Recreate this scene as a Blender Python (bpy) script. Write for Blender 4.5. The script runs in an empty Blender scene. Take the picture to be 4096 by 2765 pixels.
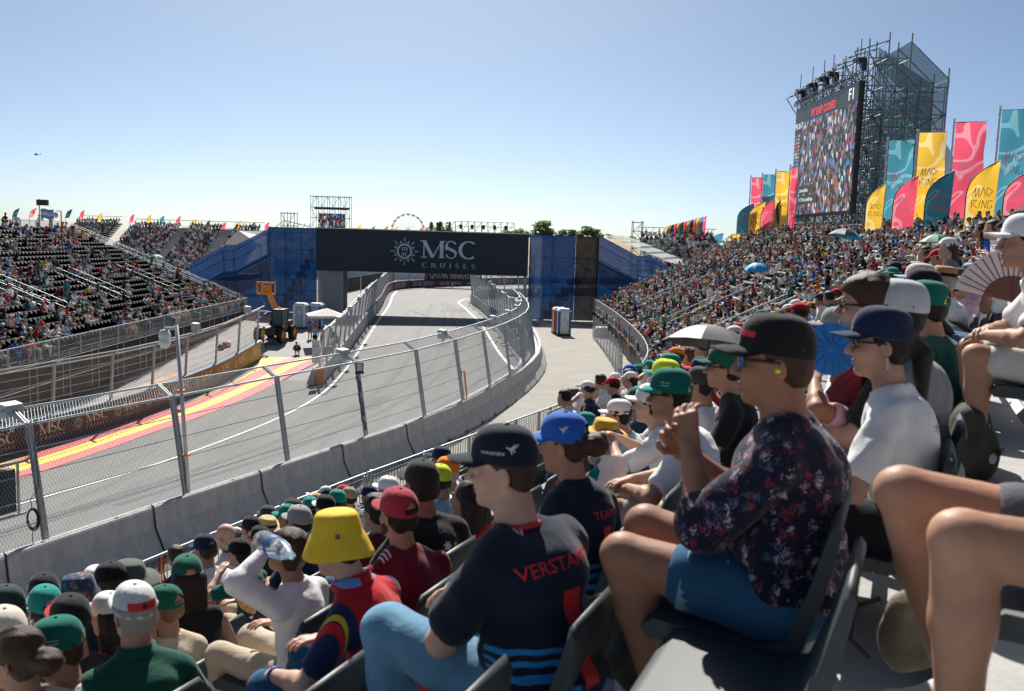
import bpy, bmesh, math, random
import numpy as np
from mathutils import Vector, Matrix, Euler
from mathutils.bvhtree import BVHTree
random.seed(7); rng = np.random.default_rng(7)
R_ = math.radians
SC = bpy.context.scene
COL = SC.collection
# ---------------------------------------------------------------- camera
FOC = 900.0; PITCH = math.atan(105.5/FOC); ROLL = .03; CH = 8.0
_c, _s = math.cos(ROLL), math.sin(ROLL); _cp, _sp = math.cos(PITCH), math.sin(PITCH)
_r0 = np.array([1, 0, 0.]); _u0 = np.array([0, _sp, _cp]); FW = np.array([0, _cp, -_sp])
RT = _c*_r0 + _s*_u0; UP = _c*_u0 - _s*_r0
cam = bpy.data.cameras.new('camera'); camo = bpy.data.objects.new('camera', cam); COL.objects.link(camo)
m = Matrix.Identity(4)
for i in range(3): m[i][0] = RT[i]; m[i][1] = UP[i]; m[i][2] = -FW[i]
m[2][3] = CH
camo.matrix_world = m
cam.sensor_width = 36; cam.lens = 36*FOC/1024; cam.clip_start = .05; cam.clip_end = 8000
cam.dof.use_dof = True; cam.dof.focus_distance = 45; cam.dof.aperture_fstop = 4.5
SC.camera = camo
# ---------------------------------------------------------------- sky, sun, exposure
SUN_EL = 44.0; SUN_AZ = -8.0          # degrees; azimuth from +Y, negative = to the left
w = bpy.data.worlds.new('World'); SC.world = w; w.use_nodes = True
nt = w.node_tree; bg = nt.nodes['Background']
sky = nt.nodes.new('ShaderNodeTexSky'); sky.sky_type = 'NISHITA'; sky.sun_disc = False
sky.sun_elevation = R_(SUN_EL); sky.sun_rotation = R_(SUN_AZ)
sky.altitude = 500; sky.air_density = .45; sky.dust_density = 1.5; sky.ozone_density = 2.5
wb = nt.nodes.new('ShaderNodeMix'); wb.data_type = 'RGBA'; wb.blend_type = 'MULTIPLY'; wb.inputs[0].default_value = 1; wb.inputs[7].default_value = (.97, 1.08, 1.05, 1)   # white balance of the whole sky
nt.links.new(sky.outputs[0], wb.inputs[6]); nt.links.new(wb.outputs[2], bg.inputs[0]); bg.inputs[1].default_value = .0525
sl = bpy.data.lights.new('sun', 'SUN'); sl.energy = 3.85; sl.angle = R_(.5); sl.color = (1, .95, .87)
so = bpy.data.objects.new('sun', sl); COL.objects.link(so)
sd = Vector((math.sin(R_(SUN_AZ))*math.cos(R_(SUN_EL)), math.cos(R_(SUN_AZ))*math.cos(R_(SUN_EL)), math.sin(R_(SUN_EL))))
so.rotation_euler = sd.to_track_quat('Z', 'Y').to_euler(); so.location = (0, 0, 60)
SC.view_settings.view_transform = 'Standard'; SC.view_settings.look = 'None'
SC.view_settings.exposure = 1.02; SC.view_settings.gamma = 1.0

# ---------------------------------------------------------------- projection helpers (pixels of the 1024-wide picture to places)
def ray(u, v): return FW + RT*(u-512)/FOC - UP*(v-345.5)/FOC
def PZ(u, v, z=0.):
    d = ray(u, v); return np.array([0, 0, CH]) + d*((z-CH)/d[2])
def PY(u, v, Y):
    d = ray(u, v); return np.array([0, 0, CH]) + d*(Y/d[1])
def PX(u, v, X):
    d = ray(u, v); return np.array([0, 0, CH]) + d*(X/d[0])
def proj(p):
    q = np.array(p, float)-[0, 0, CH]; d = q@FW; return 512+FOC*(q@RT)/d, 345.5-FOC*(q@UP)/d
# ---------------------------------------------------------------- materials
MATS = {}
def srgb(h):
    h = h.lstrip('#'); o = []
    for i in (0, 2, 4):
        c = int(h[i:i+2], 16)/255; o.append(c/12.92 if c <= .04045 else ((c+.055)/1.055)**2.4)
    return tuple(o)
def mat(name, col, rough=.6, var=.12, scale=6., bump=0., bscale=60., metal=0., sheen=0., spec=.5, alpha=None, coat=0., stretch=None):
    """principled material with procedural colour variation and fine relief"""
    if name in MATS: return MATS[name]
    if isinstance(col, str): col = srgb(col)
    m = bpy.data.materials.new(name); m.use_nodes = True; t = m.node_tree; b = t.nodes['Principled BSDF']
    b.inputs['Roughness'].default_value = rough; b.inputs['Metallic'].default_value = metal
    b.inputs['Specular IOR Level'].default_value = spec
    if coat: b.inputs['Coat Weight'].default_value = coat
    if sheen: b.inputs['Sheen Weight'].default_value = sheen
    tc = t.nodes.new('ShaderNodeTexCoord')
    if var > 0:
        n = t.nodes.new('ShaderNodeTexNoise'); n.inputs['Scale'].default_value = scale; n.inputs['Detail'].default_value = 6; n.inputs['Roughness'].default_value = .65
        if stretch:
            mpn = t.nodes.new('ShaderNodeMapping'); mpn.inputs['Scale'].default_value = stretch; t.links.new(tc.outputs['Object'], mpn.inputs[0]); t.links.new(mpn.outputs[0], n.inputs['Vector'])
        else: t.links.new(tc.outputs['Object'], n.inputs['Vector'])
        r = t.nodes.new('ShaderNodeMapRange'); r.inputs[1].default_value = .25; r.inputs[2].default_value = .75
        r.inputs[3].default_value = 1-var; r.inputs[4].default_value = 1+var
        t.links.new(n.outputs[0], r.inputs[0])
        mx = t.nodes.new('ShaderNodeMix'); mx.data_type = 'RGBA'; mx.blend_type = 'MULTIPLY'; mx.inputs[0].default_value = 1
        mx.inputs[6].default_value = (*col, 1); t.links.new(r.outputs[0], mx.inputs[7]); t.links.new(mx.outputs[2], b.inputs['Base Color'])
    else: b.inputs['Base Color'].default_value = (*col, 1)
    if bump:
        n2 = t.nodes.new('ShaderNodeTexNoise'); n2.inputs['Scale'].default_value = bscale; n2.inputs['Detail'].default_value = 4
        t.links.new(tc.outputs['Object'], n2.inputs['Vector'])
        bp = t.nodes.new('ShaderNodeBump'); bp.inputs['Strength'].default_value = bump; bp.inputs['Distance'].default_value = .02
        t.links.new(n2.outputs[0], bp.inputs['Height']); t.links.new(bp.outputs[0], b.inputs['Normal'])
    if alpha is not None: b.inputs['Alpha'].default_value = alpha
    MATS[name] = m; return m
def net_mat(name, col, open_frac, back=None):
    """woven mesh fabric: a fine weave mixed with see-through gaps, light passes through"""
    if name in MATS: return MATS[name]
    m = mat(name, col, .8, .15, 3.); t = m.node_tree; b = t.nodes['Principled BSDF']; out = t.nodes['Material Output']
    tr = t.nodes.new('ShaderNodeBsdfTransparent'); tl = t.nodes.new('ShaderNodeBsdfTranslucent')
    c = srgb(col) if isinstance(col, str) else col
    tl.inputs[0].default_value = (*[min(1, x*1.3) for x in c], 1)
    mx = t.nodes.new('ShaderNodeMixShader'); mx.inputs[0].default_value = .22
    t.links.new(b.outputs[0], mx.inputs[1]); t.links.new(tl.outputs[0], mx.inputs[2])
    m2 = t.nodes.new('ShaderNodeMixShader'); m2.inputs[0].default_value = open_frac
    t.links.new(mx.outputs[0], m2.inputs[1]); t.links.new(tr.outputs[0], m2.inputs[2]); t.links.new(m2.outputs[0], out.inputs[0])
    return m
def cloth_flag_mat(name, col, col2):
    """thin printed flag cloth that lets the sun through, with a broad two-tone swirl print"""
    if name in MATS: return MATS[name]
    m = bpy.data.materials.new(name); m.use_nodes = True; t = m.node_tree; b = t.nodes['Principled BSDF']; out = t.nodes['Material Output']
    b.inputs['Roughness'].default_value = .6
    tc = t.nodes.new('ShaderNodeTexCoord'); n = t.nodes.new('ShaderNodeTexNoise'); n.inputs['Scale'].default_value = .55; n.inputs['Detail'].default_value = 0
    n.inputs['Distortion'].default_value = 1.5
    t.links.new(tc.outputs['Object'], n.inputs['Vector'])
    cr = t.nodes.new('ShaderNodeValToRGB'); cr.color_ramp.interpolation = 'CONSTANT'
    e = cr.color_ramp.elements; e[0].color = (*srgb(col), 1); e[1].position = .52; e[1].color = (*srgb(col2), 1)
    e2 = e.new(.62); e2.color = (*srgb(col), 1)
    t.links.new(n.outputs[0], cr.inputs[0]); t.links.new(cr.outputs[0], b.inputs['Base Color'])
    tl = t.nodes.new('ShaderNodeBsdfTranslucent'); t.links.new(cr.outputs[0], tl.inputs[0])
    mx = t.nodes.new('ShaderNodeMixShader'); mx.inputs[0].default_value = .5
    t.links.new(b.outputs[0], mx.inputs[1]); t.links.new(tl.outputs[0], mx.inputs[2]); t.links.new(mx.outputs[0], out.inputs[0])
    MATS[name] = m; return m
# ---------------------------------------------------------------- tagging and linking
def tag(o, label=None, cat=None, group=None, kind=None):
    if label: o['label'] = label
    if cat: o['category'] = cat
    if group: o['group'] = group
    if kind: o['kind'] = kind
    return o
def empty(name, loc=(0, 0, 0), rz=0., label=None, cat=None, group=None):
    o = bpy.data.objects.new(name, None); COL.objects.link(o); o.location = loc; o.rotation_euler[2] = rz
    o.empty_display_size = .1
    return tag(o, label, cat, group)
def link(name, me, parent=None, mw=None):
    o = bpy.data.objects.new(name, me); COL.objects.link(o)
    if parent is not None: o.parent = parent
    if mw is not None: o.matrix_local = mw
    return o
def mesh_np(name, V, Fq, mats=(), mi=None, smooth=False):
    me = bpy.data.meshes.new(name); V = np.asarray(V, np.float32)
    if isinstance(Fq, np.ndarray) and Fq.ndim == 2:
        n = Fq.shape[1]; me.vertices.add(len(V)); me.vertices.foreach_set('co', V.ravel())
        me.loops.add(Fq.size); me.loops.foreach_set('vertex_index', Fq.astype(np.int32).ravel())
        me.polygons.add(len(Fq)); me.polygons.foreach_set('loop_start', np.arange(0, Fq.size, n, dtype=np.int32))
        if mi is not None: me.polygons.foreach_set('material_index', np.asarray(mi, np.int32))
        if smooth: me.polygons.foreach_set('use_smooth', np.ones(len(Fq), bool))
        me.update(calc_edges=True)
    else:
        me.from_pydata([tuple(map(float, v)) for v in V], [], [tuple(int(i) for i in f) for f in Fq])
        if mi is not None: me.polygons.foreach_set('material_index', np.asarray(mi, np.int32))
        if smooth: me.polygons.foreach_set('use_smooth', np.ones(len(me.polygons), bool))
    for x in mats: me.materials.append(x)
    return me
class MB:
    """collects boxes, tubes and sheets into one mesh"""
    def __init__(s): s.v = []; s.f = []; s.mi = []; s.cur = 0
    def add(s, vs, fs):
        o = len(s.v); s.v += [tuple(map(float, p)) for p in vs]; s.f += [tuple(i+o for i in f) for f in fs]; s.mi += [s.cur]*len(fs); return s
    def box(s, c, d, rot=None):
        x, y, z = (q/2 for q in d); vs = [Vector(p) for p in ((-x,-y,-z),(x,-y,-z),(x,y,-z),(-x,y,-z),(-x,-y,z),(x,-y,z),(x,y,z),(-x,y,z))]
        if rot is not None:
            M = rot if isinstance(rot, Matrix) else Matrix.Rotation(rot, 3, 'Z')
            vs = [M@p for p in vs]
        vs = [p+Vector(c) for p in vs]
        return s.add(vs, [(0,3,2,1),(4,5,6,7),(0,1,5,4),(1,2,6,5),(2,3,7,6),(3,0,4,7)])
    def bar(s, a, b, wd, hd):
        a, b = Vector(a), Vector(b); d = b-a; L = d.length
        if L < 1e-6: return s
        return s.box((a+b)/2, (L, wd, hd), d.to_track_quat('X', 'Z').to_matrix())
    def tube(s, pts, r, n=6, cap=True, closed=False):
        pts = [Vector(p) for p in pts]; m = len(pts); rs = r if isinstance(r, (list, tuple, np.ndarray)) else [r]*m
        vs = []; up = None
        for i, p in enumerate(pts):
            a = pts[(i-1) % m] if closed else pts[max(0, i-1)]; b = pts[(i+1) % m] if closed else pts[min(m-1, i+1)]
            t = (b-a)
            t = t.normalized() if t.length > 1e-9 else Vector((0, 0, 1))
            if up is None: up = Vector((0, 0, 1)) if abs(t.z) < .9 else Vector((1, 0, 0))
            x = t.cross(up)
            if x.length < 1e-4: x = t.cross(Vector((0, 1, 0)))
            x.normalize(); y = x.cross(t).normalized(); up = y
            for k in range(n):
                q = 2*math.pi*k/n; vs.append(p+(x*math.cos(q)+y*math.sin(q))*rs[i])
        fs = []
        for i in range(m if closed else m-1):
            j = (i+1) % m
            for k in range(n): fs.append((i*n+k, i*n+(k+1) % n, j*n+(k+1) % n, j*n+k))
        if cap and not closed: fs.append(tuple(range(n-1, -1, -1))); fs.append(tuple((m-1)*n+k for k in range(n)))
        return s.add(vs, fs)
    def poly(s, pts, th=None, nrm=None):
        """flat polygon, or a slab of thickness th along nrm"""
        pts = [Vector(p) for p in pts]; n = len(pts)
        if th is None: return s.add(pts, [tuple(range(n))])
        d = Vector(nrm)*th
        return s.add(pts+[p+d for p in pts], [tuple(range(n-1, -1, -1)), tuple(range(n, 2*n))]+[(i, (i+1) % n, n+(i+1) % n, n+i) for i in range(n)])
    def grid(s, G):
        """G: rows x cols x 3"""
        G = np.asarray(G, float); a, b = G.shape[:2]
        return s.add(G.reshape(-1, 3), [(i*b+j, i*b+j+1, (i+1)*b+j+1, (i+1)*b+j) for i in range(a-1) for j in range(b-1)])
    def lathe(s, prof, c=(0, 0, 0), n=24, sx=1., sy=1.):
        c = Vector(c); vs = [c+Vector((r*math.cos(2*math.pi*k/n)*sx, r*math.sin(2*math.pi*k/n)*sy, z)) for r, z in prof for k in range(n)]
        fs = [(i*n+k, i*n+(k+1) % n, (i+1)*n+(k+1) % n, (i+1)*n+k) for i in range(len(prof)-1) for k in range(n)]
        return s.add(vs, fs)
    def mesh(s, name, mats, smooth=False):
        if not isinstance(mats, (list, tuple)): mats = [mats]
        return mesh_np(name, np.array(s.v).reshape(-1, 3), s.f, mats, s.mi, smooth)
    def obj(s, name, mats, parent=None, smooth=False, mw=None): return link(name, s.mesh(name, mats, smooth), parent, mw)
def copy_tree(o, parent=None):
    c = o.copy(); COL.objects.link(c)
    if parent is not None: c.parent = parent
    for ch in o.children: copy_tree(ch, c)
    return c
# ---------------------------------------------------------------- curves
def catmull(pts, step=.5):
    P = np.array(pts, float); P = np.vstack([2*P[0]-P[1], P, 2*P[-1]-P[-2]]); out = []
    for i in range(1, len(P)-2):
        n = max(2, int(np.linalg.norm(P[i+1]-P[i])/step)+1)
        for t in np.linspace(0, 1, n, endpoint=False):
            a, b, c, d = P[i-1:i+3]
            out.append(.5*((2*b)+(-a+c)*t+(2*a-5*b+4*c-d)*t*t+(-a+3*b-3*c+d)*t**3))
    out.append(P[-2]); return np.array(out)
def resample(C, n=None, step=None):
    C = np.asarray(C, float); d = np.r_[0, np.cumsum(np.linalg.norm(np.diff(C, axis=0), axis=1))]
    if n is None: n = max(2, int(round(d[-1]/step))+1)
    s = np.linspace(0, d[-1], n); return np.stack([np.interp(s, d, C[:, k]) for k in range(C.shape[1])], 1)
def tangents(C):
    T = np.gradient(C[:, :2], axis=0); return T/np.linalg.norm(T, axis=1, keepdims=True)
def offset(C, o):
    """shift a plan curve to its right by o"""
    T = tangents(C); N = np.stack([T[:, 1], -T[:, 0]], 1); D = C.copy(); D[:, :2] = C[:, :2]+N*o; return D
def sstep(a, b, x): t = np.clip((np.asarray(x, float)-a)/(b-a), 0, 1); return t*t*(3-2*t)
# ================================================================ ground, track, road
BARC = catmull([(-27,-22),(-20.3,-6),(-14.3,8),(-9.6,18.6),(-5.95,26.6),(-2.6,34),(-.5,41),(1.1,48),(2.1,55),(2.35,62),(2.1,70),(1.6,78),(.9,90)], .5)
RAILC = catmull([(-22,-22),(-16.6,-10),(-12.1,0),(-9.4,6),(-6.9,11.7),(-4.1,18.2),(-1.1,24.2),(2.,30.3),(4.9,37),(6.9,45),(7.8,55),(8.1,70),(7.9,88)], .4)
_by = BARC[:, 1]; _bx = BARC[:, 0]; _bc = tangents(BARC)[:, 1]
def surf(x, y):
    x = np.asarray(x, float); y = np.asarray(y, float)
    s = (np.interp(y, _by, _bx)-x)*np.interp(y, _by, _bc)
    t = np.clip(s-1.0, 0, 15)/15
    return -2.2*t*(1-sstep(50, 92, y))*sstep(-20, 10, y+14)
def PS(u, v):
    """pixel to the place on the banked ground"""
    z = 0.
    for _ in range(30): p = PZ(u, v, z); z = .5*z+.5*float(surf(p[0], p[1]))
    return np.array([p[0], p[1]])
M_ground = mat('dusty_ground', (.36, .32, .27), .95, .22, .25, .3, 8)
M_asph = mat('asphalt', (.165, .163, .161), .82, .2, 1.4, .35, 90, stretch=(1, .07, 1))
M_road = mat('service_road_surface', (.285, .268, .24), .92, .14, .5, .25, 50)
M_yard = mat('yard_concrete', (.31, .30, .29), .9, .14, .4, .2, 40)
M_white = mat('road_paint_white', (.72, .71, .69), .6, .12, 3)
M_red = mat('road_paint_red', (.62, .11, .11), .7, .22, 1.5, .2, 60, stretch=(1, .25, 1))
M_yel = mat('road_paint_yellow', (.82, .60, .06), .7, .2, 1.5, .2, 60, stretch=(1, .25, 1))
M_conc = mat('barrier_concrete', (.50, .50, .49), .9, .24, 1.6, .3, 30, stretch=(2.2, 2.2, .5))
M_steel = mat('galvanised_steel', (.46, .49, .5), .42, .12, 9, metal=.55)
M_steel_d = mat('dull_scaffold_steel', (.20, .23, .25), .5, .15, 5, metal=.5)
M_dark = mat('dark_box_plastic', (.02, .022, .025), .55, .1, 8)
M_boxg = mat('pale_grey_box', (.48, .49, .48), .6, .08, 10)
M_black = mat('black_rubber', (.012, .012, .013), .7, .1, 8)
M_orange = mat('orange_paint', (.85, .28, .02), .45, .08, 6)

def hsheet(name, M, xs, ys, dz, kind='structure'):
    X, Y = np.meshgrid(xs, ys); Z = surf(X, Y)+dz; b = len(xs); a = len(ys)
    idx = np.arange(a*b).reshape(a, b); Fq = np.stack([idx[:-1, :-1], idx[:-1, 1:], idx[1:, 1:], idx[1:, :-1]], -1).reshape(-1, 4)
    o = link(name, mesh_np(name, np.stack([X, Y, Z], -1).reshape(-1, 3), Fq, [M], smooth=True)); return tag(o, kind=kind)
xs = np.unique(np.r_[np.linspace(-3000, -120, 12), np.linspace(-120, -30, 19), np.linspace(-30, 14, 89), np.linspace(14, 120, 15), np.linspace(120, 3000, 12)])
ys = np.unique(np.r_[np.linspace(-200, -34, 6), np.linspace(-34, 100, 135), np.linspace(100, 300, 21), np.linspace(300, 5000, 20)])
hsheet('ground', M_ground, xs, ys, -.09)
def ribbon(name, M, A, B, dz, nu=None, nv=24, kind='structure', parent=None):
    """sheet between two plan curves, laid on the banked ground"""
    n = nu or max(2, int(max(np.linalg.norm(np.diff(np.asarray(A), axis=0), axis=1).sum(), 6)/.8))
    A = resample(A, n)[:, :2]; B = resample(B, n)[:, :2]; t = np.linspace(0, 1, nv)[None, :, None]
    G = A[:, None]*(1-t)+B[:, None]*t; Z = surf(G[..., 0], G[..., 1])+dz; G = np.concatenate([G, Z[..., None]], -1)
    mb = MB(); mb.grid(G); o = mb.obj(name, M, parent, True)
    if parent is None: tag(o, kind=kind)
    return o
_aw = [PS(u_, v_) for u_, v_ in ((0, 459.5), (51.6, 445), (116, 426), (155, 412), (191, 397), (226, 381), (263, 358))]; ADW = offset(catmull([_aw[0]*2.6-_aw[1]*1.6, _aw[0], *_aw[1:]], .5), -.2)   # inner wall with the advertising
LINE = catmull([(-22,16),(-19.2,23.4),(-16.9,29.2),(-14.6,36),(-12.6,44.5),(-11.7,54),(-11.8,66),(-12.9,86),(-14.6,106),(-16.4,122),(-17.2,133)], .5)
WC = catmull([(-12.4,58.4),(-12.9,72),(-13.9,90),(-15.2,104),(-17.2,122),(-18,134),(-16,142),(-10.5,150),(-3,160),(6,168),(24,180)], .5)
WB = catmull([(.6,62),(-.4,72),(-1.9,87),(-3.9,103),(-5.4,113),(-5.2,120),(-2.5,126),(4,132),(14,139),(26,146)], .5)
ribbon('track', M_asph, np.vstack([ADW[ADW[:, 1] < 60], WC[WC[:, 1] >= 60]]), np.vstack([offset(BARC, -1.0)[BARC[:, 1] < 66], WB[WB[:, 1] >= 66]]), .0, nv=40)
hsheet('yard', M_yard, np.linspace(-44, -9, 60), np.linspace(40, 102, 60), -.045)
ribbon('service_road', M_road, offset(BARC, -.2), offset(RAILC, .6)[:len(RAILC)], .02, nv=10)
far_road = hsheet('road', M_road, np.linspace(-80, 40, 25), np.linspace(102, 240, 25), -.045)
sand = ribbon('sand_strip', mat('sand', (.50, .38, .26), .95, .25, 1.2, .4, 20), offset(ADW, -4.5)[ADW[:, 1] < 62], offset(ADW, -.6)[ADW[:, 1] < 62], -.02, nv=12)
# painted bands on the run-off, from the wall to the racing line
def Z6(l): return np.array([PS(x*.1291, 350+y*.1291) for x, y in l])
bands = [[(291,357),(2250*.1291,350+60*.1291)], ]
e1 = np.array([PS(291,357.5), PS(268,366), *Z6([(1600,352),(1200,495),(900,590),(600,680),(430,742)])])
e2 = np.array([PS(304,357.5), PS(281,367), *Z6([(1600,402),(1200,540),(900,642),(600,742),(300,838),(0,925)])])
e3 = np.array([PS(316,357.5), PS(291,368.5), *Z6([(1600,447),(1200,588),(900,693),(600,797),(300,893),(0,990)])])
e4 = np.array([PS(330,357.5), PS(304,369), *Z6([(1600,500),(1200,635),(900,745),(600,850),(300,950),(0,1050)])])
def ext(e):
    d = e[-1]-e[-2]; return catmull(np.vstack([e, e[-1]+d*1.0, e[-1]+d*2.2]), .6)[::-1]
e1, e2, e3, e4 = map(ext, (e1, e2, e3, e4))
e0 = offset(ADW, .75); e0 = e0[(e0[:, 1] < 64.5)]
e0 = np.vstack([e0, [PS(262, 357.5)]])
mark = dict(nv=8, kind='structure')
ribbon('painted_band', M_yel, e0, e1, .006, **mark); ribbon('painted_band', M_red, e1, e2, .010, **mark)
ribbon('painted_band', M_yel, e2, e3, .014, **mark); ribbon('painted_band', M_red, e3, e4, .018, **mark)
def line(C, wd, name='painted_line', M=None): return ribbon(name, M or M_white, offset(C, -wd/2), offset(C, wd/2), .022, nv=2)
line(LINE, .22)
line(offset(BARC, -1.75)[(BARC[:, 1] < 62)], .16)
line(catmull([(.2,56),(-1.0,66),(-3.,85),(-5.6,104),(-6.9,113),(-6.4,119)], .5), .2)
line(catmull([(-6.4,119),(-3.6,124.5),(3,130),(10,135)], .5), .2)
# rubber laid down by cars, and a few resurfaced patches
M_rub = mat('tyre_rubber', (.11, .108, .107), .8, .25, 3, .2, 60, stretch=(1, .1, 1)); M_pat2 = mat('asphalt_patch', (.125, .124, .125), .85, .2, 3, .3, 80)
for f_, w_ in ((.42, .5), (.55, .4), (.68, .3), (.50, .25), (.8, .22)):
    A_ = resample(LINE[(LINE[:, 1] > 18) & (LINE[:, 1] < 118)], n=140); B_ = resample(np.vstack([offset(BARC, -1.0)[(BARC[:, 1] > 12) & (BARC[:, 1] < 66)], WB[(WB[:, 1] >= 66) & (WB[:, 1] < 112)]]), n=140); t_ = (f_+.12*np.sin(np.linspace(0, 3.2, 140)+f_*9))[:, None]; C_ = A_*(1-t_)+B_*t_
    a_ = int(140*max(0, f_-.42)); b_ = 140-int(60*abs(f_-.55)); ribbon('tyre_mark', M_rub, offset(C_, -w_/2)[a_:b_], offset(C_, w_/2)[a_:b_], .004+f_*.003, nv=2)
for (x_, y_, lx, ly) in ((-8.5, 46, 1.6, 5), (-6, 70, 2.2, 7), (-8, 98, 3, 5)): ribbon('asphalt_patch', M_pat2, np.array([(x_, y_), (x_, y_+ly)]), np.array([(x_+lx, y_), (x_+lx, y_+ly)]), .003, nv=4)
# ---------------------------------------------------------------- road-side barrier, one object for each concrete block
def frame_at(p, q, z=0.):
    d = Vector((q[0]-p[0], q[1]-p[1], 0)); L = d.length; d /= L
    M = Matrix.Identity(4); n = Vector((d.y, -d.x, 0))
    for i in range(3): M[i][0] = d[i]; M[i][1] = -n[i]; M[i][2] = (0, 0, 1)[i]
    M[0][3], M[1][3], M[2][3] = p[0], p[1], z
    return M, L
def block_mesh(L=4.0):
    mb = MB(); full = [(0,0),(0,.13),(.30,.70),(.37,1.16),(.40,1.20),(.58,1.20),(.60,1.16),(.60,0)]
    def seg(x0, x1, prof, c0, c1):
        n = len(prof); vs = [(x0, y, z) for y, z in prof]+[(x1, y, z) for y, z in prof]
        fs = [(i, n+i, n+(i+1) % n, (i+1) % n) for i in range(n)]
        if c0: fs.append(tuple(range(n)))
        if c1: fs.append(tuple(range(2*n-1, n-1, -1)))
        mb.add(vs, fs)
    notch = [(.02,.14),(.30,.70),(.37,1.16),(.40,1.20),(.58,1.20),(.60,1.16),(.60,.14)]
    g = .012; cuts = [g, .75, 1.15, L-1.15, L-.75, L-g]
    for i in range(5): seg(cuts[i], cuts[i+1], notch if i % 2 else full, True, True)
    return mb.mesh('barrier_block', M_conc)
blk = block_mesh()
plug = MB(); plug.lathe([(.001,.004),(.05,.004),(.05,-.05)], n=10); plugm = plug.mesh('lifting_socket', mat('painted_socket_shadow', (.12, .115, .11), .9, .1))  # flat dark disc: the shade inside the socket hole is painted on
bw = empty('concrete_barrier', (0, 0, 0), 0, 'long pale concrete barrier of flared blocks beside the service road', 'barrier')
bp = resample(BARC[BARC[:, 1] < 78.5], step=4.0); bp = bp[bp[:, 1] > 2]
for i in range(len(bp)-1):
    M, L = frame_at(bp[i], bp[i+1]); o = link('block', blk, bw, M@Matrix.Scale(L/4.0, 4, (1, 0, 0)))
    for x in (1.0, 3.0): link('lifting_socket', plugm, o, Matrix.Translation((x, .49, 1.202)))
strap = MB(); strap.tube([(0, -.03, .02), (0, -.02, .14), (0, .27, .70), (.02, .35, 1.16), (.05, .40, 1.225), (.1, .52, 1.225)], .018, 5)
strapm = strap.mesh('joint_strap', M_dark)
for i in range(1, 7): M, L = frame_at(bp[i+2], bp[i+3]); link('joint_strap', strapm, bw, M)
def wall_strip(name, C, h, th, M, z0=None, parent=None, label=None, cat=None, step=4.):
    """low wall along a plan curve, th to its left"""
    C = resample(C, step=step); D = offset(C, -th); mb = MB(); G = []
    for p, q in zip(C, D):
        b = float(surf(p[0], p[1])) if z0 is None else z0; c = float(surf(q[0], q[1])) if z0 is None else z0
        G.append([(p[0], p[1], min(b, c)-.1), (p[0], p[1], b+h), (q[0], q[1], b+h), (q[0], q[1], min(b, c)-.1)])
    mb.grid(G); e = G[0]; mb.add(e, [(0, 1, 2, 3)]); e = G[-1]; mb.add(e, [(3, 2, 1, 0)])
    o = mb.obj(name, M, parent)
    if label: tag(o, label, cat)
    return o
wall_strip('fence_plinth', offset(BARC, -.62)[(BARC[:, 1] > 2) & (BARC[:, 1] < 80)], 1.0, .5, M_conc, 0., label='concrete plinth under the nearer catch fence, behind the flared barrier', cat='wall')
# ---------------------------------------------------------------- catch fences
def post_mesh(h, ov, ang, wd=.11):
    mb = MB(); t = .012
    for y in (-wd/2, wd/2): mb.box((0, y, h/2), (wd, t, h))
    mb.box((0, 0, h/2), (t, wd, h)); mb.box((0, 0, .01), (wd*2, wd*2, .02))
    a = Vector((0, 0, h-.05)); b = a+Vector((0, math.sin(ang), math.cos(ang)))*ov
    for dx in (-.035, .035): mb.bar(a+Vector((dx, 0, 0)), b+Vector((dx, 0, 0)), .02, .09)
    for dx in (-.05, .05): mb.lathe([(.0, 0), (.035, 0), (.035, .02), (0, .02)], (dx, .02, h+.02), 8)
    return mb.mesh('fence_post', M_steel)
def wires_mesh(L, h, z0, cell, r, ang=0., yo=0., M=None):
    """crossing diagonal wires clipped to an L x h panel"""
    mb = MB(); k = 1.75                                   # diamonds taller than wide
    for sgn in (1, -1):
        c = -h/k if sgn > 0 else 0.
        while c < (L if sgn > 0 else L+h/k):
            # x = c + sgn*z/k
            za, zb = 0., h
            xa, xb = c+sgn*za/k, c+sgn*zb/k
            pts = []
            lo, hi = 0., h
            if sgn > 0: lo = max(lo, -c*k); hi = min(hi, (L-c)*k)
            else: lo = max(lo, (c-L)*k); hi = min(hi, c*k)
            if hi-lo > .03:
                A = Vector((c+sgn*lo/k, yo, lo)); B = Vector((c+sgn*hi/k, yo, hi))
                if ang: Rm = Matrix.Rotation(-ang, 3, 'X'); A = Rm@A; B = Rm@B
                mb.tube([A+Vector((0, 0, z0)), B+Vector((0, 0, z0))], r, 3, False)
            c += cell
    return mb.mesh('wire_mesh', M or M_steel)
_fcache = {}
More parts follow.
